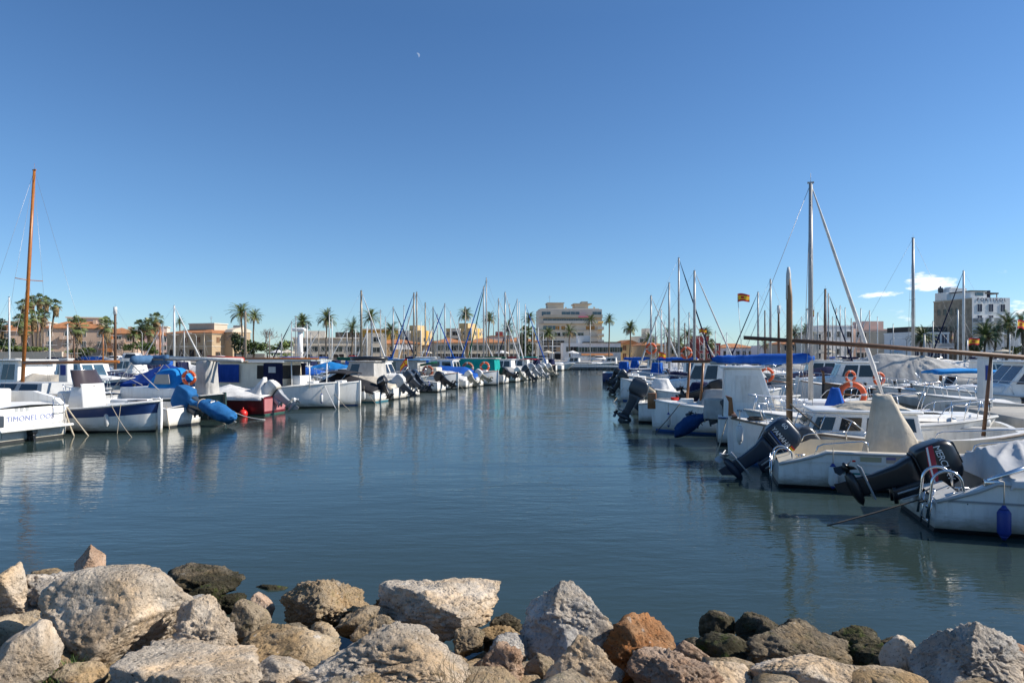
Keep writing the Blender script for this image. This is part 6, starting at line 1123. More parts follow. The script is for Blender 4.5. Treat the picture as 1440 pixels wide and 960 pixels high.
# ------------------------------------------------------------ right row, far to near
motorboat('small white motorboat at the far left end of the right row', 5.2, 2.0, .8, (9.6, 62.4), 'R', 'stern', cover=fnavy, ob=dict(tilt=30, sc=1.2, col=blk), n=9)
motorboat('white motorboat with two tone cover second from the far end of the right row', 5.5, 2.1, .85, (9.2, 57.5), 'R', 'stern', cover=fgrey, ob=dict(tilt=40, sc=1.2, col=dgrey), n=9)
b = llaut('white fishing boat with a red brown stem post far down the right row', 6.5, 2.4, .9, (8.1, 51), 'R', 'bow', boot=blackp, n=11, mast=None)
motorboat('open white motorboat behind the blue bottomed fishing boat', 5.6, 2.1, .85, (7.4, 45.5), 'R', 'stern', con=.2, ob=dict(tilt=45, sc=1.1, col=blk), n=9)
b = llaut('white fishing boat with blue bottom and a navy bundle on deck', 6.6, 2.5, .95, (6.35, 39.5), 'R', 'bow', boot=blueboot, n=13, gun=white2); roll(b, (.6, -.2, 1.35), (-.6, .2, 1.35), .3, fnavy, 'bundle', 0, 3)
cruiser('white cabin cruiser with a blue line and open side window', 7.2, 2.6, .95, (6.3, 35.4), 'R', 'bow', stripe=navy, zs=(.70, .78), hs=dict(sidew=((.35, .62), (.68, .95)), z1=2.25, rf=.6), boot=blueboot)
b = llaut('white fishing boat with blue bottom and a brown canvas covered outboard at the rail', 6.4, 2.4, .9, (5.65, 31.4), 'R', 'bow', boot=blueboot, gun=white2); cone_cover(b, 2.0, 0, .95, 1.55, .6, .6, .3, .3, fwhite, 'canvas_cover', 4)
outboard(b, 3.0, .75, .75, -35, 1.1, mat('tan_outboard', (.34, .28, .2), .5), steer=0)
b = motorboat('motorboat with navy bundled cover and a dark grey outboard hanging down', 5.8, 2.2, .85, (5.15, 27.4), 'R', 'stern', ob=dict(tilt=24, sc=1.2, col=dgrey, lowcol=dgrey), con=None, drop=.1, obz=.85)
cone_cover(b, -.6, 0, .7, 1.55, .85, .8, .3, .3, fnavy, 'navy_cover', 6)
b = motorboat('white motorboat with a black outboard lying almost level', 5.6, 2.2, .85, (7.4, 25.7), 'R', 'stern', ob=dict(tilt=72, sc=1.15, col=blk), con=None, obz=1.0)
b = llaut('white fishing boat with blue bottom, brown ridge pole and red brown posts', 6.4, 2.3, .80, (4.95, 23.8), 'R', 'bow', boot=blueboot, gun=white, ridge=None, post=.12)
q = MB(); q.tube([(2.6, 0, 2.40), (-1.4, 0, 2.42)], [.045, .06], 8); b.part('ridge_pole', q, rustwood)
for x, y in ((2.1, -.25), (1.65, .35), (.9, -.1)): q = MB(); q.tube([(x, y, .8), (x-.1, y, 2.35)], .045, 8); b.part('post', q, teakm)
q = MB(); q.rbox(3.12, 3.42, -.06, .06, .75, 1.30, .02); b.part('rudder_head', q, teakm); q = MB(); q.rbox(.15, .5, -.75, -.45, .85, 1.2, .03); b.part('tank', q, grey); cone_cover(b, 1.0, .2, .9, 1.45, .8, .6, .5, .2, fgrey, 'canvas_cover', 9)
mooring([b.wp(2.3, .75, 1.0), b.wp(3.1, 1.0, .02)], 'dark rope from the rail to the blue bottomed bow with the brown ridge pole', darkrope, .014, .03)
# motor sailer under the blue sail cover
b = Boat('motor_sailer', 'white motor sailer with wheelhouse under a long blue sail cover', 'motor sailer', 5.6, 2.2, .82, (6.25, 20.8), 'R', 'stern', top=white, rail=navy, inner=white, cock=(.02, .05), boot=blackp)
house(b, -2.65, -1.15, .85, .78, .8, 2.22, .45, .05, white, sidew=((.25, .85),), zw=(.32, .86), wm=white2, roofm=white, over=.06); q = MB(); q.rbox(-1.1, .9, -.7, .7, .85, 1.3, .08); b.part('coachroof', q, white)
rig(b, -.16, 1.3, BZ(258, 20.1), .07, alu, (.42,), fwhite, 1.75, None, None, shroud=True, wr=.007, furlr=.055, fz=1.5); q = MB(); q.tube([(-.2, 0, 2.40), (-3.0, 0, 2.38)], .05, 8); b.part('boom', q, alu); roll(b, (-.05, 0, 2.53), (-2.95, 0, 2.49), .13, fblue, 'sail_cover', .02, 2)
roll(b, (.05, .02, 1.9), (.05, .02, 2.95), .15, fblue, 'furled_sail', 0, 7, 1.); pulpit(b, .62, .98, .5)
text('MA', .10, darktxt, b.root, T((-2.2, -.875, 1.0)) @ RX(PI/2)); outboard(b, -2.75, -.35, .72, 62, .9, dgrey); wrap(b, [(-2.72, 1.0, .18, .14), (-3.0, .88, .22, .20), (-3.25, .72, .15, .13), (-3.5, .60, .25, .26), (-3.8, .42, .24, .27), (-4.05, .26, .12, .16)], fab('dark_blue_tarpaulin', (.012, .05, .15), 1.), -.35, seed=5); cone_cover(b, -2.9, -.3, .72, 1.3, .3, .35, .28, .22, fgrey, 'motor_cover', 8)
cone_cover(b, 1.35, -1.0, .9, 1.9, .38, .36, .08, .12, fblue, 'blue_cover', 11) if 0 else None
# white motorboat between motor sailer and the wooden mast boat
b = motorboat('white boat with a blue peaked cover behind the wooden mast', 6, 2.2, .85, (6.6, 18.9), 'R', 'bow', con=None, rails=True, n=15); cone_cover(b, .85, -.0, .75, 1.72, .42, .42, .10, .16, fblue, 'peaked_cover', 11); q = MB(); q.rbox(-2.6, -.6, -.7, .7, .8, 1.12, .14); b.part('engine_hatch', q, white)
lifebuoy((BX(1198, 18.6), 18.6, BZ(556, 18.6)), 'large orange lifebuoy standing on deck right of the blue peaked cover', .31, -10, 0); 
# wooden mast fishing boat
b = Boat('fishing_boat', 'white fishing boat with a thick wooden mast and a very long brown ridge pole', 'fishing boat', 6.6, 2.3, .74, (5.35, 16.7), 'R', 'bow', kind='double', top=wpaint, boot=blueboot, rail=greywood, inner=white2, cock=(.1, .42), n=19, gun=.16, sheer=.5, ends=.4)
L2 = 3.3; stem_post(b, wpaint, .52, True, .055); q = MB(); q.rbox(L2-.12, L2+.0, -.75, .75, 1.14, 1.19, .02); b.part('cathead', q, rustwood)
q = MB(); q.tube([(L2-1.34, 0, .95), (L2-1.34, 0, 4.0), (L2-1.32, 0, 4.45)], [.075, .07, .055], 10); q.tube([(L2-1.32, 0, 3.95), (L2-1.32, 0, 4.55), (L2-1.32, 0, 4.72)], [.062, .055, .03], 10, 1); b.part('mast', q, [mat('worn_mast_wood', (.23, .14, .075), .6, var=.35, vs=5, streak=.4, scol=(.1, .06, .03)), fwhite])
q = MB(); q.tube([(L2-.3, 0, 3.04), (L2-3, 0, 2.84), (L2-6.9, 0, 2.50)], [.045, .055, .05], 8); b.part('ridge_pole', q, rustwood); q = MB(); q.tube([(L2-5.4, 0, .8), (L2-5.55, 0, 2.58)], [.045, .035], 8); b.part('post', q, rustwood)
house(b, L2-4.0, L2-1.55, .78, .70, .72, 1.30, .25, .1, white, roof=True, front=True, sidew=((.05, .24), (.29, .48), (.53, .72), (.78, .96)), zw=(.34, .84), over=.05, name='cabin'); q = MB()
for i in range(7): pass
cone_cover(b, L2-3.1, 0, 1.36, 1.52, .85, .6, .5, .35, fcream, 'folded_tarpaulin', 5); pulpit(b, .58, .9, .42, 4); fittings(b, ((.5, .9), (.86, .7)), False)
q = MB(); q.tube([(L2-1.9, .75, .95), (L2-1.25, .85, 1.5)], .02, 6); b.part('boat_hook', q, greywood)
outboard(b, L2-1.15, 1.12, .68, -52, .95, dgrey)
mooring([b.wp(L2-.75, .5, 1.0), b.wp(L2-.2, 1.1, -.05)], 'dark rope down the bow of the wooden mast boat', darkrope, .012, .02)
mooring([(BX(1135, 15.4), 15.4, BZ(470, 15.4)), b.wp(.9, .8, .95)], 'thin pole like stay beside the wooden mast', rope, .012, 0) if 0 else None
# small white boat at the pier edge
b = motorboat('low white boat with a long rounded foredeck beside the right pier', 5.0, 2.0, .85, (7.1, 18.3), 'R', 'stern', con=None, rails=True, cock=(.02, .35)); q = MB(); q.rbox(-.6, 1.6, -.65, .65, .85, 1.12, .14); b.part('foredeck_trunk', q, white)
# motorboat with the dark blue outboard
b = motorboat('cream lined white motorboat with a teal line and a dark blue grey outboard', 6.6, 2.15, .76, (5.5, 14.35), 'R', 'stern', ob=dict(tilt=50, sc=1.1, col=dblue, txt='YAMAHA', num='60', flag=True, prop=silver), obz=.5, inner=cream, con=None, rails=False, cock=(.05, .72), drop=.26, n=19, sheer=.45)
cone_cover(b, -1.0, 0, .3, 1.80, .66, .56, .15, .2, fcream, 'console_cover', 1, -.24)
for sg in (-1, 1):
    for t0_, t1_ in ((.1, .24), (.5, .82)): q = MB(); p0, p1 = b.pt(t0_, sg*.93), b.pt(t1_, sg*.92); q.tube([p0, p0+Vector((.06, 0, .16)), p0+Vector((.16, 0, .2)), p1+Vector((-.1, 0, .2)), p1+Vector((0, 0, .17)), p1], .016, 6); b.part('grab_rail', q, steel)
ladder(b, -3.42, -.62, -.15, .62, .15); 
for y0 in (-.85, -.5): q = MB(); q.tube([(-3.42, y0, .30), (-3.38, y0, .55)]+[(-3.21-.16*math.cos(PI*i/12), y0, .62+.16*math.sin(PI*i/12)) for i in range(13)]+[(-3.02, y0, .42)], .016, 8); b.part('boarding_handle', q, steel)
def hull_strip(b, x0, x1, z0, z1, m, name, side=-1, out=.006, n=8):
    """a thin band lying on the topside"""
    q = MB(); rows = []
    for i in range(n+1):
        x = lerp(x0, x1, i/n); col = []
        for z in (z0, z1):
            t = x/b.L+.5; s_ = b.sheer(t); col.append((x, side*(b.half(t)*lerp(b.flare(t), 1, max(0, z/s_)**.75)+out), z))
        rows.append(col)
    q.loft(rows, closed=False); return b.part(name, q, m)
hull_strip(b, -2.2, -.6, .33, .365, tealtxt, 'teal_line'); hull_strip(b, -3.1, 2.0, .52, .555, white2, 'moulded_rib', -1, .02)
for x0, x1, z0, z1, m, nm in ((-2.02, -1.92, .575, .68, white2, 'sticker'), (-2.0, -1.94, .575, .61, red, 'sticker'), (-1.86, -1.5, .59, .68, mat('faded_yellow_sticker', (.42, .38, .24), .5), 'sticker'), (-1.42, -1.02, .58, .69, mat('faded_pink_sticker', (.50, .38, .30), .5), 'sticker'), (-1.42, -1.26, .64, .69, mat('faded_blue_sticker', (.16, .14, .3), .5), 'sticker')): hull_strip(b, x0, x1, z0, z1, m, nm, -1, .009 if m in (white2,) else .012, 3)
q = MB(); q.tube([(0, 0, 0), (0, -.012, 0)], .065, 16); q.tube([(0, -.01, 0), (0, -.016, 0)], .045, 16, 1); q.build('emblem', [grey, silver], b.root, T((-2.2, -.965, .64)))
fittings(b)
fender(b.wp(-2.35, -1.10, .30), 'white fender with blue ends hanging on the cream lined motorboat', fendw, bluep, .42, .085, .32)
# nearest motorboat with the big black outboard
b = motorboat('nearest white motorboat with a grey cover and a big black outboard', 5.8, 2.2, .80, (6.45, 10.9), 'R', 'stern', ob=dict(tilt=66, sc=1.13, col=blk, txt='MERCURY', decal=True), obz=.52, con=None, cover=None, rails=False, cock=(.05, .7), drop=.30, n=23, sheer=.3)
cover_cloth(b, .16, .95, [(0, .95), (.17, 1.16), (.24, 1.26), (.5, 1.30), (.95, 1.1)], mat('light_grey_boat_cover', (.50, .50, .50), .9, var=.12, bump=.3, bs=5), nx=130, ny=30, amp=.02, seed=3, drop=.06, folds=(-1.5, .1, 5.5, .04))
for k in range(8): q = MB(); x = -.45+k*.10; q.prism([(x, -.66), (x+.055, -.66), (x+.10, -.50+.03*(k%3)), (x+.03, -.50)], 1.14+.0*k, 1.20, 'z'); b.part('faded_print', q, darktxt) if 0 else None
hull_strip(b, -2.75, 2.4, .47, .51, grey, 'rubbing_strake', -1, .012, 16); hull_strip(b, -2.75, 2.4, .49, .495, dgrey, 'rubbing_strake_groove', -1, .016, 16)
for y0 in (-.95, -.52): q = MB(); q.tube([(-3.02, y0, .22), (-2.98, y0, .5)]+[(-2.76-.2*math.cos(PI*i/14), y0, .72+.2*math.sin(PI*i/14)) for i in range(15)]+[(-2.5, y0, .45)], .021, 8); b.part('boarding_handle', q, steel)
ladder(b, -3.0, -.75, .08, .55, .17, lean=.06); q = MB(); q.tube([(-3.02, -.92, .38), (-2.62, -.62, .62)], .02, 6); q.tube([(-3.02, -.58, .38), (-2.66, -.92, .6)], .02, 6); b.part('folded_ladder', q, steel)
q = MB(); q.tube([(-2.25, -.95, .80), (-1.75, -.95, 1.02)], .038, 10); q.tube([(-1.755, -.95, 1.018), (-1.74, -.95, 1.024)], .03, 10, 1); q.rbox(-2.3, -2.1, -1.0, -.9, .72, .82, .02); b.part('rod_holder', q, [steel, blk])
for i, (x, w_) in enumerate(((-.9, .5),)): text('ARRECIFE', .16, darktxt, b.root, T((-.55, -.62, 1.16)) @ RX(R(28)), ext=.002) if 0 else None
fender(b.wp(-2.12, -1.16, .26), 'blue fender hanging on the nearest white hull', bluep, bluep, .42, .085, .34)
fittings(b)
mooring([b.wp(-2.95, -.5, .42), b.wp(-4.35, -.85, .0)], 'dark taut rope from the nearest stern down into the water', darkrope, .012, .01)

for px, py, Y, lb, m, k in ((452, 560, 33.4, 'white fender at the bow of the big white fishing boat', fendw, bluep), (512, 556, 37.6, 'white fender beside the small black outboard', fendw, fendw), (603, 541, 44.8, 'blue fender right of the two black outboards', bluep, bluep), (628, 541, 51.8, 'white fender on the boat with the blue roof', fendw, bluep), (690, 534, 59.5, 'white fender left of the teal canvas boat', fendw, fendw), (940, 590, 23.0, 'white fender on the hull under the brown ridge pole', fendw, bluep), (898, 553, 38.2, 'blue fender on the blue bottomed hull with the navy bundle', bluep, bluep), (1040, 610, 15.9, 'grey fender at the bow of the wooden mast boat', fendw, fendw), (150, 590, 22.9, 'thin white fender on the navy striped hull', fendw, fendw)):
    fender(P(px, py, Y), lb, m, k, .42, .08, .3)

def coil(p, label, m=rope, r=.16):
    q = MB(); rr = random.Random(int(p[0]*100))
    q.tube([((r+.04*math.sin(i*.7)+rr.uniform(-.02, .02))*math.cos(i*.5), (r+.04*math.cos(i*.9))*math.sin(i*.5), .015+.0035*i/2+.008*math.sin(i)) for i in range(46)], .013, 5); return thing(q, 'rope_coil', m, label, 'rope coil', 'rope coils on deck', T(p))
def bucket(p, label, m):
    q = MB(); q.loft([[(r*math.cos(2*PI*j/14), r*math.sin(2*PI*j/14), z) for j in range(14)] for z, r in ((0, .11), (.26, .145), (.265, .15), (.26, .135), (.03, .10))]); o = thing(q, 'bucket', m, label, 'bucket', None, T(p)); h = MB(); h.tube([(.145*math.cos(a), .02, .26+.12*math.sin(a)) for a in [PI*i/10 for i in range(11)]], .005, 5); h.build('handle', steel, o)
coil(P(1150, 598, 15.9)+Vector((0, .5, .05)), 'pale rope coil on the foredeck of the wooden mast boat'); coil((BX(1062, 16.2), 16.2, 1.05), 'dark rope coil near the bow of the wooden mast boat', darkrope); coil((BX(205, 23.9), 23.9, .92), 'rope coil on the foredeck of the navy striped boat')
bucket((BX(1330, 13.4), 13.6, .32), 'blue bucket in the cockpit of the cream lined motorboat', bluep); bucket((BX(950, 24.2), 24.3, .85), 'red bucket on the boat with the brown ridge pole', red)

# a few more mooring ropes on the rows
for p0, p1, lb in ((P(470, 553, 34.3), W(492, 577), 'rope from the raised white stern down to the channel'), (P(515, 548, 38.4), W(530, 569), 'rope beside the small black outboard'), (P(642, 532, 53.2), W(655, 552), 'rope at the bow of the blue roofed boat'), (P(702, 526, 60.6), W(712, 546), 'rope at the bow left of the teal canvas'), (P(877, 545, 39.3), W(862, 566), 'rope at the blue bottomed bow with the navy bundle'), (P(1022, 588, 16.5), W(1002, 655), 'thin rope hanging from the wooden stem head')):
    mooring([p0, p1], lb, rope, .014, .06)
# ------------------------------------------------------------ second basin, other rows, sailing yachts
def atrow(px, d): k = (px-720)/960; return (18.8+d*1.035)/(.269-k)       # rows left of the channel, d metres behind the left row
def ctr(px, Y): return (BX(px, Y), Y)
# across the left pier and in the second basin
c_ = lambda px, Y: Vector((BX(px, Y), Y, 0))
cruiser('white cruiser with a hard top at the left edge across the pier', 7.5, 2.7, .95, None, ctr=c_(22, 33), face='stern', stripe=grey, hs=dict(z1=2.35, over=.2, sidew=((.1, .45), (.55, .9))))
b = motorboat('white motorboat with a cream dome cover across the left pier', 5.8, 2.2, .9, None, None, ctr=c_(80, 31), face='bow', cover=fcream, ridge=[(0, 1.1), (.25, 1.75), (.55, 1.7), (.75, 1.05), (.9, 1.0)])
b = cruiser('white cruiser with teal tinted windows behind the boom', 7, 2.5, .95, None, ctr=c_(118, 41), face='bow', stripe=navy, hs=dict(wm=bglass))
b = motorboat('motorboat under a navy cover behind the smoked windscreen', 6, 2.2, .95, None, None, ctr=c_(150, 46), face='bow', cover=fnavy)
b = motorboat('motorboat with a royal blue cover behind the folded bimini', 6, 2.3, .95, None, None, ctr=c_(246, 40), face='bow', cover=froyal, ridge=[(0, 1.3), (.4, 2.1), (.9, 1.3)])
b = cruiser('white cruiser behind the grey canvas tent', 7, 2.5, .95, None, ctr=c_(335, 48), face='bow', stripe=grey)
b = motorboat('motorboat with a mid blue cover left of the green draped boom', 6, 2.2, .95, None, None, ctr=c_(418, 58), face='bow', cover=fblue, ridge=[(0, 1.3), (.4, 1.9), (.9, 1.3)])
b = motorboat('white motorboat with sky blue cover beneath the beige modern building', 6, 2.2, .95, None, None, ctr=c_(470, 80), face='bow', cover=fsky, ridge=[(0, 1.3), (.4, 1.9), (.9, 1.3)], n=9)
for i, (px, Y, k, cv, lb) in enumerate(((60, 62, 'c', None, 'white cruiser far across the left basin under the fan palms'), (130, 66, 'm', fblue, 'blue covered motorboat far across the left basin'), (180, 64, 'c', None, 'white cruiser with blue glass across the left basin'), (215, 70, 'm', fnavy, 'navy covered motorboat below the stone villa'), (262, 72, 'm', fwhite, 'white covered motorboat below the stone villa'), (300, 74, 'c', None, 'white cruiser before the gabled end of the villa'), (330, 76, 'm', fred, 'red covered motorboat below the two tall date palms'), (95, 88, 'm', fgrey, 'grey covered motorboat before the retaining wall'), (20, 84, 'c', None, 'white cruiser before the retaining wall at the left edge'), (395, 88, 'm', fwhite, 'white motorboat left of the white radar post'), (445, 92, 'c', None, 'white cruiser right of the white radar post'), (540, 96, 'm', fblue, 'blue covered motorboat before the golden yellow house'), (585, 104, 'c', None, 'white cruiser before the tan apartment tower'), (640, 112, 'm', fwhite, 'white motorboat before the low house with tiled roof'), (690, 118, 'c', None, 'white cruiser before the white arched house'))):
    (cruiser(lb, 7, 2.5, .95, None, ctr=c_(px, Y), face='bow' if i % 2 else 'stern', stripe=navy if i % 2 else grey, n=9, hs=dict(wm=bglass if i % 2 else glass)) if k == 'c' else motorboat(lb, 6, 2.2, .95, None, None, ctr=c_(px, Y), face='bow', cover=cv, n=9, ridge=[(0, 1.3), (.4, 1.9), (.9, 1.3)]))
YS = [  # px, masthead row, Y, furl, sail cover, mast, radius, words
 (13, 418, 52, None, None, mastw, .06, 'at the left edge with a bare white mast'), (162, 432, 60, None, None, rustwood, .10, 'with a dark wooden mast tipped white'), (70, 455, 56, None, None, mastw, .06, 'with a short white mast under the fan palms'), (95, 456, 70, None, fnavy, mastw, .06, 'with a white mast before the pink penthouse house'), (145, 470, 72, None, fblue, orangewood, .06, 'with an orange wooden mast'), (104, 474, 50, None, None, rustwood, .06, 'with a short reddish mast'), (225, 459, 66, None, None, orangewood, .06, 'with an orange brown mast left of the stone villa'), (245, 430, 62, fwhite, fblue, mastw, .08, 'with a thick white mast before the stone villa'), (259, 463, 74, None, None, alu, .06, 'with a slim mast before the middle of the villa'), (229, 456, 78, fwhite, None, alu, .06, 'with a leaning white jib left of the villa'), (287, 468, 80, None, fnavy, mastbr, .06, 'with a short mast before the corner of the villa'), (345, 438, 66, None, None, greywood, .11, 'with a thick grey pole mast between the date palms'), (379, 467, 80, None, None, mastbr, .06, 'with a bronze mast right of the date palms'),
 (396, 470, 84, None, fblue, alu, .06, 'with a low mast before the olive bushes'), (410, 452, 88, fnavy, None, alu, .06, 'with a dark jib left of the white radar post'), (416, 445, 90, None, fblue, alu, .06, 'with a silver mast just left of the radar post'), (432, 456, 84, None, None, mastw, .06, 'with a white mast just right of the radar post'), (437, 468, 96, None, None, alu, .06, 'with a short silver mast right of the radar post'), (448, 466, 90, fwhite, None, mastbr, .06, 'with a bronze mast left of the pale trunked palm'), (463, 438, 92, None, fblue, alu, .07, 'with a silver mast over the pale trunked palm'), (467, 448, 98, None, None, mastw, .06, 'with a white mast right of the pale trunked palm'), (488, 462, 96, fwhite, fgreen, alu, .06, 'with a mast left of the bronze one'), (500, 462, 100, None, None, mastw, .06, 'with a white mast right of the palm before the beige building'), (508, 409, 66, fwhite, fgreen, mastbr, .10, 'with a thick bronze mast and a green draped boom'), (516, 455, 92, None, None, mastw, .06, 'with a white mast right of the bronze one'), (523, 450, 96, fwhite, fblue, mastw, .07, 'with a white mast before the bushy brown palm'), (535, 436, 96, None, None, alu, .06, 'with a thin mast at the right of the bushy brown palm'),
 (553, 432, 84, fnavy, fblue, alu, .07, 'with a blue jib before the golden yellow house'), (568, 430, 100, None, None, alu, .06, 'with a slim mast left of the twin masts'), (582, 412, 82, fblue, fwhite, mastbr, .09, 'left one of the twin dark masts'), (586, 411, 86, fwhite, None, mastbr, .08, 'right one of the twin dark masts'), (598, 426, 88, None, fnavy, mastbr, .08, 'with a brown mast over the tan apartment tower'), (609, 432, 92, fblue, fblue, mastbr, .07, 'with a mast at the right edge of the tan tower'), (615, 442, 98, fwhite, None, alu, .06, 'with a thin mast right of the tan tower'), (625.5, 427, 92, fblue, fblue, alu, .075, 'with a blue jib between the two apartment towers'), (633.5, 438, 104, fwhite, None, mastw, .07, 'with a bent white mast left of the yellow block'), (654.5, 432, 96, None, fnavy, mastbr, .075, 'with a brown mast before the yellow block'), (680.2, 403, 90, fblue, fgreen, alu, .09, 'with a tall silver mast and dark blue jib'), (684, 391, 98, fgreen, None, alu, .08, 'with the tallest mast of the left basin'), (701, 420, 94, fwhite, fgreen, alu, .085, 'with a mast right of the tallest ones'), (710.3, 411, 92, fwhite, fgreen, alu, .10, 'with a thick mast and a white jib running to the right'), (716.6, 428, 108, None, None, alu, .06, 'with a slim mast right of the thick one'), (727.3, 421, 102, fnavy, fteal, alu, .075, 'with a mast and teal boom cover'), (730.2, 425, 108, None, None, mastw, .06, 'with a white mast right beside the teal boom cover'), (738.7, 428, 104, fblue, fred, mastw, .085, 'with a thick pale mast before the fan palms'), (749, 455, 116, None, None, mastw, .06, 'with a short white mast left of the big block'), (757, 460, 122, None, None, mastw, .06, 'with a short mast at the left corner of the big block'), (777, 478, 126, None, None, mastw, .06, 'with a low mast before the big block'),
 (915.5, 416, 66, fwhite, fblue, alu, .09, 'with a mast and lifebuoy at the left of the right basin'), (930, 436, 72, None, None, mastw, .08, 'with a stepped white mast right of the lifebuoy'), (941, 398, 62, fwhite, fblue, alu, .085, 'with a tall mast left of the tallest pair'), (954.5, 363, 60, fnavy, None, alu, .08, 'with the tallest slim mast of the right basin'), (976.6, 381, 56, fwhite, fblue, alu, .10, 'with a thick tall mast beside the small flag'), (963, 455, 70, None, None, rustwood, .06, 'with a short brown mast before the palms'), (1066, 411, 74, fnavy, None, alu, .085, 'with a mast and dark jib right of the flying flag'), (1075.6, 437, 84, None, None, rustwood, .08, 'with a brown mast right of the flying flag'), (1083.5, 393, 72, None, fblue, alu, .10, 'with a double grey mast left of the wooden one'), (1095, 430, 66, None, None, rustwood, .10, 'with a white tipped brown mast left of the wooden one'), (1135, 434, 90, None, None, alu, .07, 'with a short mast behind the tall grey one'), (1160.5, 407, 52, None, None, rustwood, .09, 'with a dark brown pole mast right of the leaning jib'), (1165, 413, 80, fnavy, None, alu, .08, 'with a grey mast behind the dark brown pole mast'),
 (1176, 434, 92, None, fnavy, alu, .07, 'with a first short mast over the white plain house'), (1181.5, 430, 96, None, None, alu, .07, 'with a second short mast over the white plain house'), (1188.5, 433, 100, None, fblue, alu, .07, 'with a third short mast over the white plain house'), (1197, 448, 104, None, None, rustwood, .07, 'with a brown mast behind the leaning jib'), (1210.5, 434, 100, None, None, alu, .075, 'with a mast left of the pinkish house'), (1222.8, 437, 104, fwhite, None, alu, .075, 'with a mast and jib over the pinkish house'), (1284, 335, 46, None, fwhite, alu, .085, 'with a tall white mast and cross spreader on the right'), (1347, 436, 80, None, None, mastw, .08, 'with a short white mast before the stone hotel'), (1355, 381, 68, fnavy, fnavy, mastw, .10, 'with a thick white mast and blue jib before the stone hotel'), (1420, 470, 84, None, None, mastw, .06, 'with a low mast before the right end of the hotel')]
YS += [(542, 446, 108, None, None, alu, .06, 'with a plain mast left of the blue jib before the golden house'), (561, 452, 112, None, None, mastw, .06, 'with a short mast right of the blue jib before the golden house'), (574, 446, 116, None, fblue, alu, .06, 'with a thin mast just left of the twin dark masts'), (592, 452, 110, None, None, mastw, .06, 'with a short mast just right of the twin dark masts'), (604, 448, 114, None, None, alu, .06, 'with a thin mast before the edge of the tan tower'), (620, 455, 116, None, fwhite, mastbr, .06, 'with a short bronze mast between the two towers'), (645, 450, 118, None, None, alu, .06, 'with a thin mast at the left edge of the yellow block'), (663, 446, 120, None, None, mastw, .06, 'with a thin white mast before the middle of the yellow block'), (671, 452, 116, fwhite, None, alu, .06, 'with a white jib at the right edge of the yellow block'), (694, 440, 116, None, None, mastbr, .06, 'with a bronze mast just right of the tallest pair'), (722, 446, 122, None, None, alu, .06, 'with a thin mast left of the teal boom cover'), (734, 450, 118, None, None, mastbr, .06, 'with a short bronze mast left of the thick pale one'), (764, 468, 128, None, None, alu, .06, 'with a very short mast before the left palm of the big block'),
 (922, 446, 84, None, None, alu, .06, 'with a thin mast between the first two masts of the right basin'), (935, 452, 90, None, None, mastw, .06, 'with a short mast before the tall pale cube house'), (948, 448, 84, None, None, mastbr, .06, 'with a short bronze mast left of the tallest slim one'), (969, 440, 78, fwhite, None, alu, .065, 'with a white jib left of the thick tall mast'), (990, 462, 92, None, None, mastw, .06, 'with a low mast before the brick red villa'), (1006, 466, 96, None, fblue, alu, .06, 'with a low mast at the right corner of the brick red villa'), (1022, 468, 98, None, None, mastw, .06, 'with a low white mast before the white villa'), (1108, 448, 92, None, None, alu, .06, 'with a mast hidden partly by the wooden one'), (1127, 446, 96, None, None, mastw, .06, 'with a white mast left of the tall grey one'), (1150, 440, 84, None, None, alu, .065, 'with a mast right of the tall grey one'), (1171, 446, 104, None, None, mastbr, .06, 'with a bronze mast right of the dark brown pole'), (1204, 450, 110, None, None, alu, .06, 'with a thin mast at the right end of the plain white house'), (1234, 446, 100, None, None, mastw, .06, 'with a white mast before the roof terrace of the pinkish house'), (1256, 456, 104, None, None, alu, .06, 'with a thin mast before the beige old house'), (1312, 452, 88, None, None, alu, .065, 'with a mast left of the stone side of the hotel')]
for i, (px, ty, Y, fu, co, mm_, r_, wd) in enumerate(YS):
    yacht(('black hulled' if i % 17 == 5 else 'navy hulled' if i % 11 == 4 else 'white')+' sailing yacht '+wd, px, ty, Y, L=7.2+(i*7 % 5)*.4, B=2.5, face='bow' if (i*3 % 4) < 2 else 'stern', furl=fu, cover=co, hullm=blackp if i % 17 == 5 else navy if i % 11 == 4 else (white if i % 2 else white2), m=mm_, r=r_, spread=(.55,) if Y < 75 else (), shroud=Y < 100, wr=.007 if Y < 70 else .011, furlr=.065 if Y < 80 else .085, mx=.06 if fu is None else .1, topm=fwhite if ty in (432,) and px < 200 or px == 1095 else None, dodger=(fblue, fwhite, fnavy, None)[i % 4], boomed=co is not None or i % 3 == 0)
# cruisers and open boats beyond the right pier
b = cruiser('large white wheelhouse cruiser with a flag on the far side of the right pier', 8, 2.9, 1.05, None, ctr=c_(1425, 25.5)+Vector((1.0, 0, 0)), face='stern', stripe=None, hs=dict(x0=-2.2, x1=1.8, z0=1.0, z1=2.35, w0=1.15, w1=1.0, rf=1.0, ra=.1, wm=smoke, sidew=((.1, .55), (.60, .95)), over=.12), boot=cream)
b.root.rotation_euler[2] += PI*0; flag_es(b.wp(0, -1.3, 1.2), .5, .75, 'drooping Spanish flag in front of the large wheelhouse cruiser', -30, .95, (-.25, 0), .55, .42)
b = motorboat('white motorboat with dark registration letters moored beyond the right pier', 6.4, 2.2, 1.0, None, None, ctr=c_(1440, 22.6)+Vector((.2, 0, 0)), face='stern', con=None, boot=cream, stripe=None); text('7ª MA-3-78-09', .19, darktxt, b.root, T((1.0, -.90, .80)) @ RZ(0) @ RX(R(84)), ext=.003) if 0 else None
text('7ª MA-3-78-09', .17, darktxt, b.root, T((.5, 1.145, .80)) @ RZ(PI) @ RX(R(86)), ext=.004)
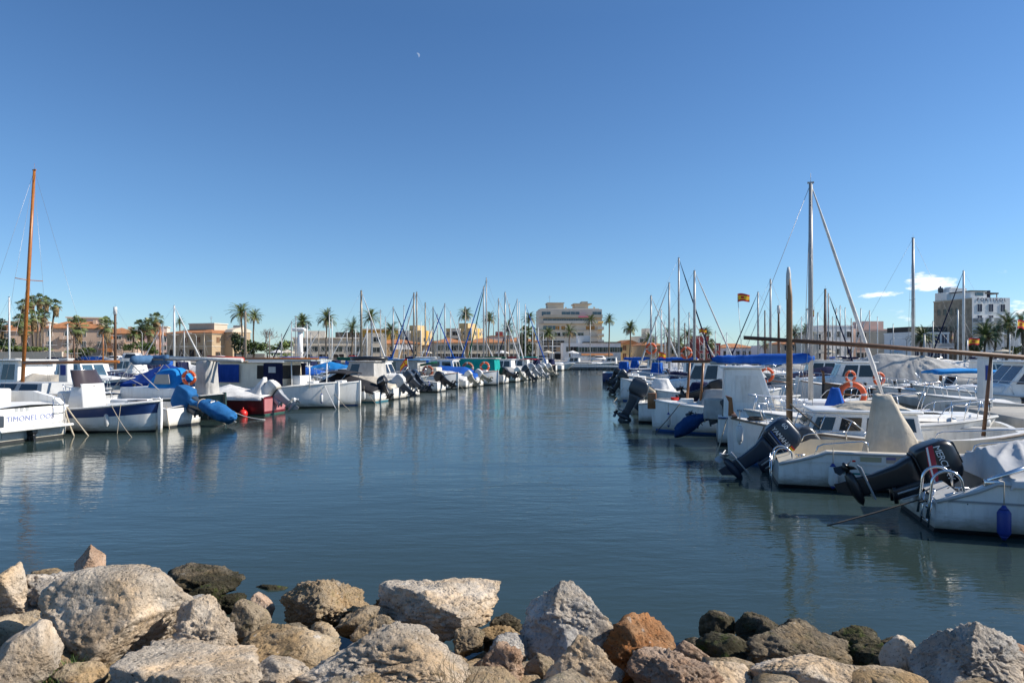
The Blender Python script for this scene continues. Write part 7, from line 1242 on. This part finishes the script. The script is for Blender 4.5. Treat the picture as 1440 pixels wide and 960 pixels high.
b = motorboat('white motorboat with a bright sky blue sun top beyond the right pier', 6.2, 2.3, .95, None, None, ctr=c_(1345, 30), face='stern', con=.3); bimini(b, -1.6, 1.1, 1.0, 2.05, fsky, 1.0, True, .1)
b = yacht('white sailing yacht laid up under a big grey tent cover', 1300, 470, 42, L=9, B=2.9, face='bow', cover=None, boomed=False, shroud=False, spread=(), r=.05, furl=None); cover_cloth(b, .02, .96, [(0, 1.6), (.3, 2.7), (.6, 2.5), (.96, 1.4)], fgrey, 'winter_cover', .3, nx=70, ny=20, folds=(0., 0., 7, .12))
b = yacht('white sailing yacht under a second pale tent cover right of the big one', 1360, 478, 46, L=7, B=2.6, face='bow', cover=None, boomed=False, shroud=False, spread=(), r=.05); cover_cloth(b, .02, .96, [(0, 1.5), (.3, 2.3), (.6, 2.2), (.96, 1.3)], fwhite, 'winter_cover', .3, nx=70, ny=20, folds=(0., 0., 7, .12))
for i, (px, Y, k, a, lb) in enumerate(((1262, 33, 'l', None, 'varnished black bowed fishing boat moored beyond the right pier'), (1222, 35.5, 'l', None, 'white fishing boat with orange stem post beyond the right pier'), (1195, 39, 'c', None, 'white cruiser with blue seats beyond the right pier'), (1175, 44, 'm', fnavy, 'navy covered motorboat left of the leaning jib foot'), (1150, 50, 'c', None, 'white cruiser beyond the right pier behind the blue sail cover'), (1240, 52, 'm', fcream, 'cream covered motorboat before the beige old house'), (1215, 58, 'c', None, 'white cruiser with a navy line before the pinkish house'), (1185, 62, 'm', fblue, 'blue covered motorboat before the plain white house'), (1125, 60, 'm', fgrey, 'grey covered motorboat behind the wooden mast'), (1090, 66, 'c', None, 'white cruiser between the brown masts'), (1058, 54, 'm', fwhite, 'white covered motorboat behind the motor sailer cabin'), (1030, 60, 'c', None, 'white cruiser before the white villa'), (1000, 70, 'm', fblue, 'blue covered motorboat before the brick red villa'), (985, 50, 'c', None, 'white cruiser below the small flag'), (955, 76, 'm', fwhite, 'white covered motorboat before the palms of the right basin'), (925, 84, 'c', None, 'white cruiser below the bushy low palm'), (900, 92, 'm', fcream, 'cream covered motorboat before the ochre gabled house'), (1270, 70, 'c', None, 'white cruiser before the short bushy palm'), (1320, 66, 'm', fnavy, 'navy covered motorboat before the modern white house'), (1390, 62, 'c', None, 'white cruiser before the hotel palms'), (1430, 56, 'm', fblue, 'blue covered motorboat at the right edge below the hotel'), (1400, 42, 'c', None, 'white cruiser behind the large wheelhouse cruiser'))):
    n_ = 9 if Y > 45 else 13
    if k == 'l': b = llaut(lb, 6.6, 2.4, .95, None, None, 'bow' if i else 'stern', hullm=mat('black_hull', (.02, .02, .024), .4) if i == 0 else white, ctr=c_(px, Y), gun=teakm, n=n_, post=.6); lifebuoy(b.wp(-.8 if i else .9, .4, 1.5), 'orange and white lifebuoy on the '+('black bowed' if i == 0 else 'orange stemmed')+' fishing boat', .26, 10)
    elif k == 'c': cruiser(lb, 7, 2.5, .95, None, ctr=c_(px, Y), face='bow' if i % 2 else 'stern', stripe=(navy, grey, None)[i % 3], n=n_, hs=dict(wm=bglass if i % 2 else glass))
    else: motorboat(lb, 6, 2.2, .95, None, None, ctr=c_(px, Y), face='bow', cover=a, n=n_, ridge=[(0, 1.3), (.4, 1.9), (.9, 1.3)])
# boats at the head of the channel
for px, Y, lb in ((806, 136, 'white cruiser left behind the floating dock'), (858, 138, 'white motor yacht right behind the floating dock')): cruiser(lb, 7.5, 2.6, 1.0, None, ctr=c_(px, Y), face='stern', n=9, stripe=navy)
b = yacht('long white sailing yacht lying along the floating dock', 830, 452, 134, L=11, B=3.0, face='bow', boomed=True, cover=fwhite, r=.07, stripe=grey)
for px, Y, z, rr_, lb in ((915.5, 40, BZ(490, 40), .27, 'orange brown lifebuoy hung on the mast at the left of the right basin'), (965, 38, BZ(496, 38), .27, 'orange lifebuoy on the rail beneath the tall slim mast'), (1078, 27, BZ(527, 27), .24, 'orange lifebuoy behind the blue sail cover')): lifebuoy((BX(px, Y), Y, z), lb, rr_, 0, 0)
# flags
flag_es((BX(1047, 34), 34, 1.0), .6, .62, 'Spanish flag flying high on a thin leaning pole above the blue sail cover', 0, BZ(413, 34)-1.0, (-.35, 0), .05, .42, wire)
flag_es((BX(985, 48), 48, 1.0), .6, .55, 'small Spanish flag among the tall masts left of the brick red villa', 0, BZ(462.5, 48)-1.0, (-.1, 0), .05, .3, wire); flag_es((BX(926, 40), 40, 1.0), .6, .45, 'tiny Spanish flag below the lifebuoy on the mast', 5, BZ(495, 40)-1., (0, 0), .2, .35, wire)
flag_es((BX(1360, 52), 52, 1.0), .8, 1.05, 'Spanish flag spread before the foot of the hotel', 10, BZ(476, 52)-1, (.1, 0), -.05, .55, wire); flag_es((BX(1418, 44), 44, 1.0), .8, .75, 'Spanish flag on a leaning staff at the right before the palms', 20, BZ(450, 44)-1, (.6, 0), .15, .55, mastw); flag_es((BX(1340, 56), 56, 1.), .8, .6, 'folded Spanish flag left of the thick white mast', 60, BZ(467, 56)-1, (0, 0), .3, .6, wire); flag_es((BX(1145, 50), 50, 1.), .8, .5, 'folded Spanish flag beside the tall grey mast', 70, BZ(431, 50)-1, (0, 0), .4, .7, wire)
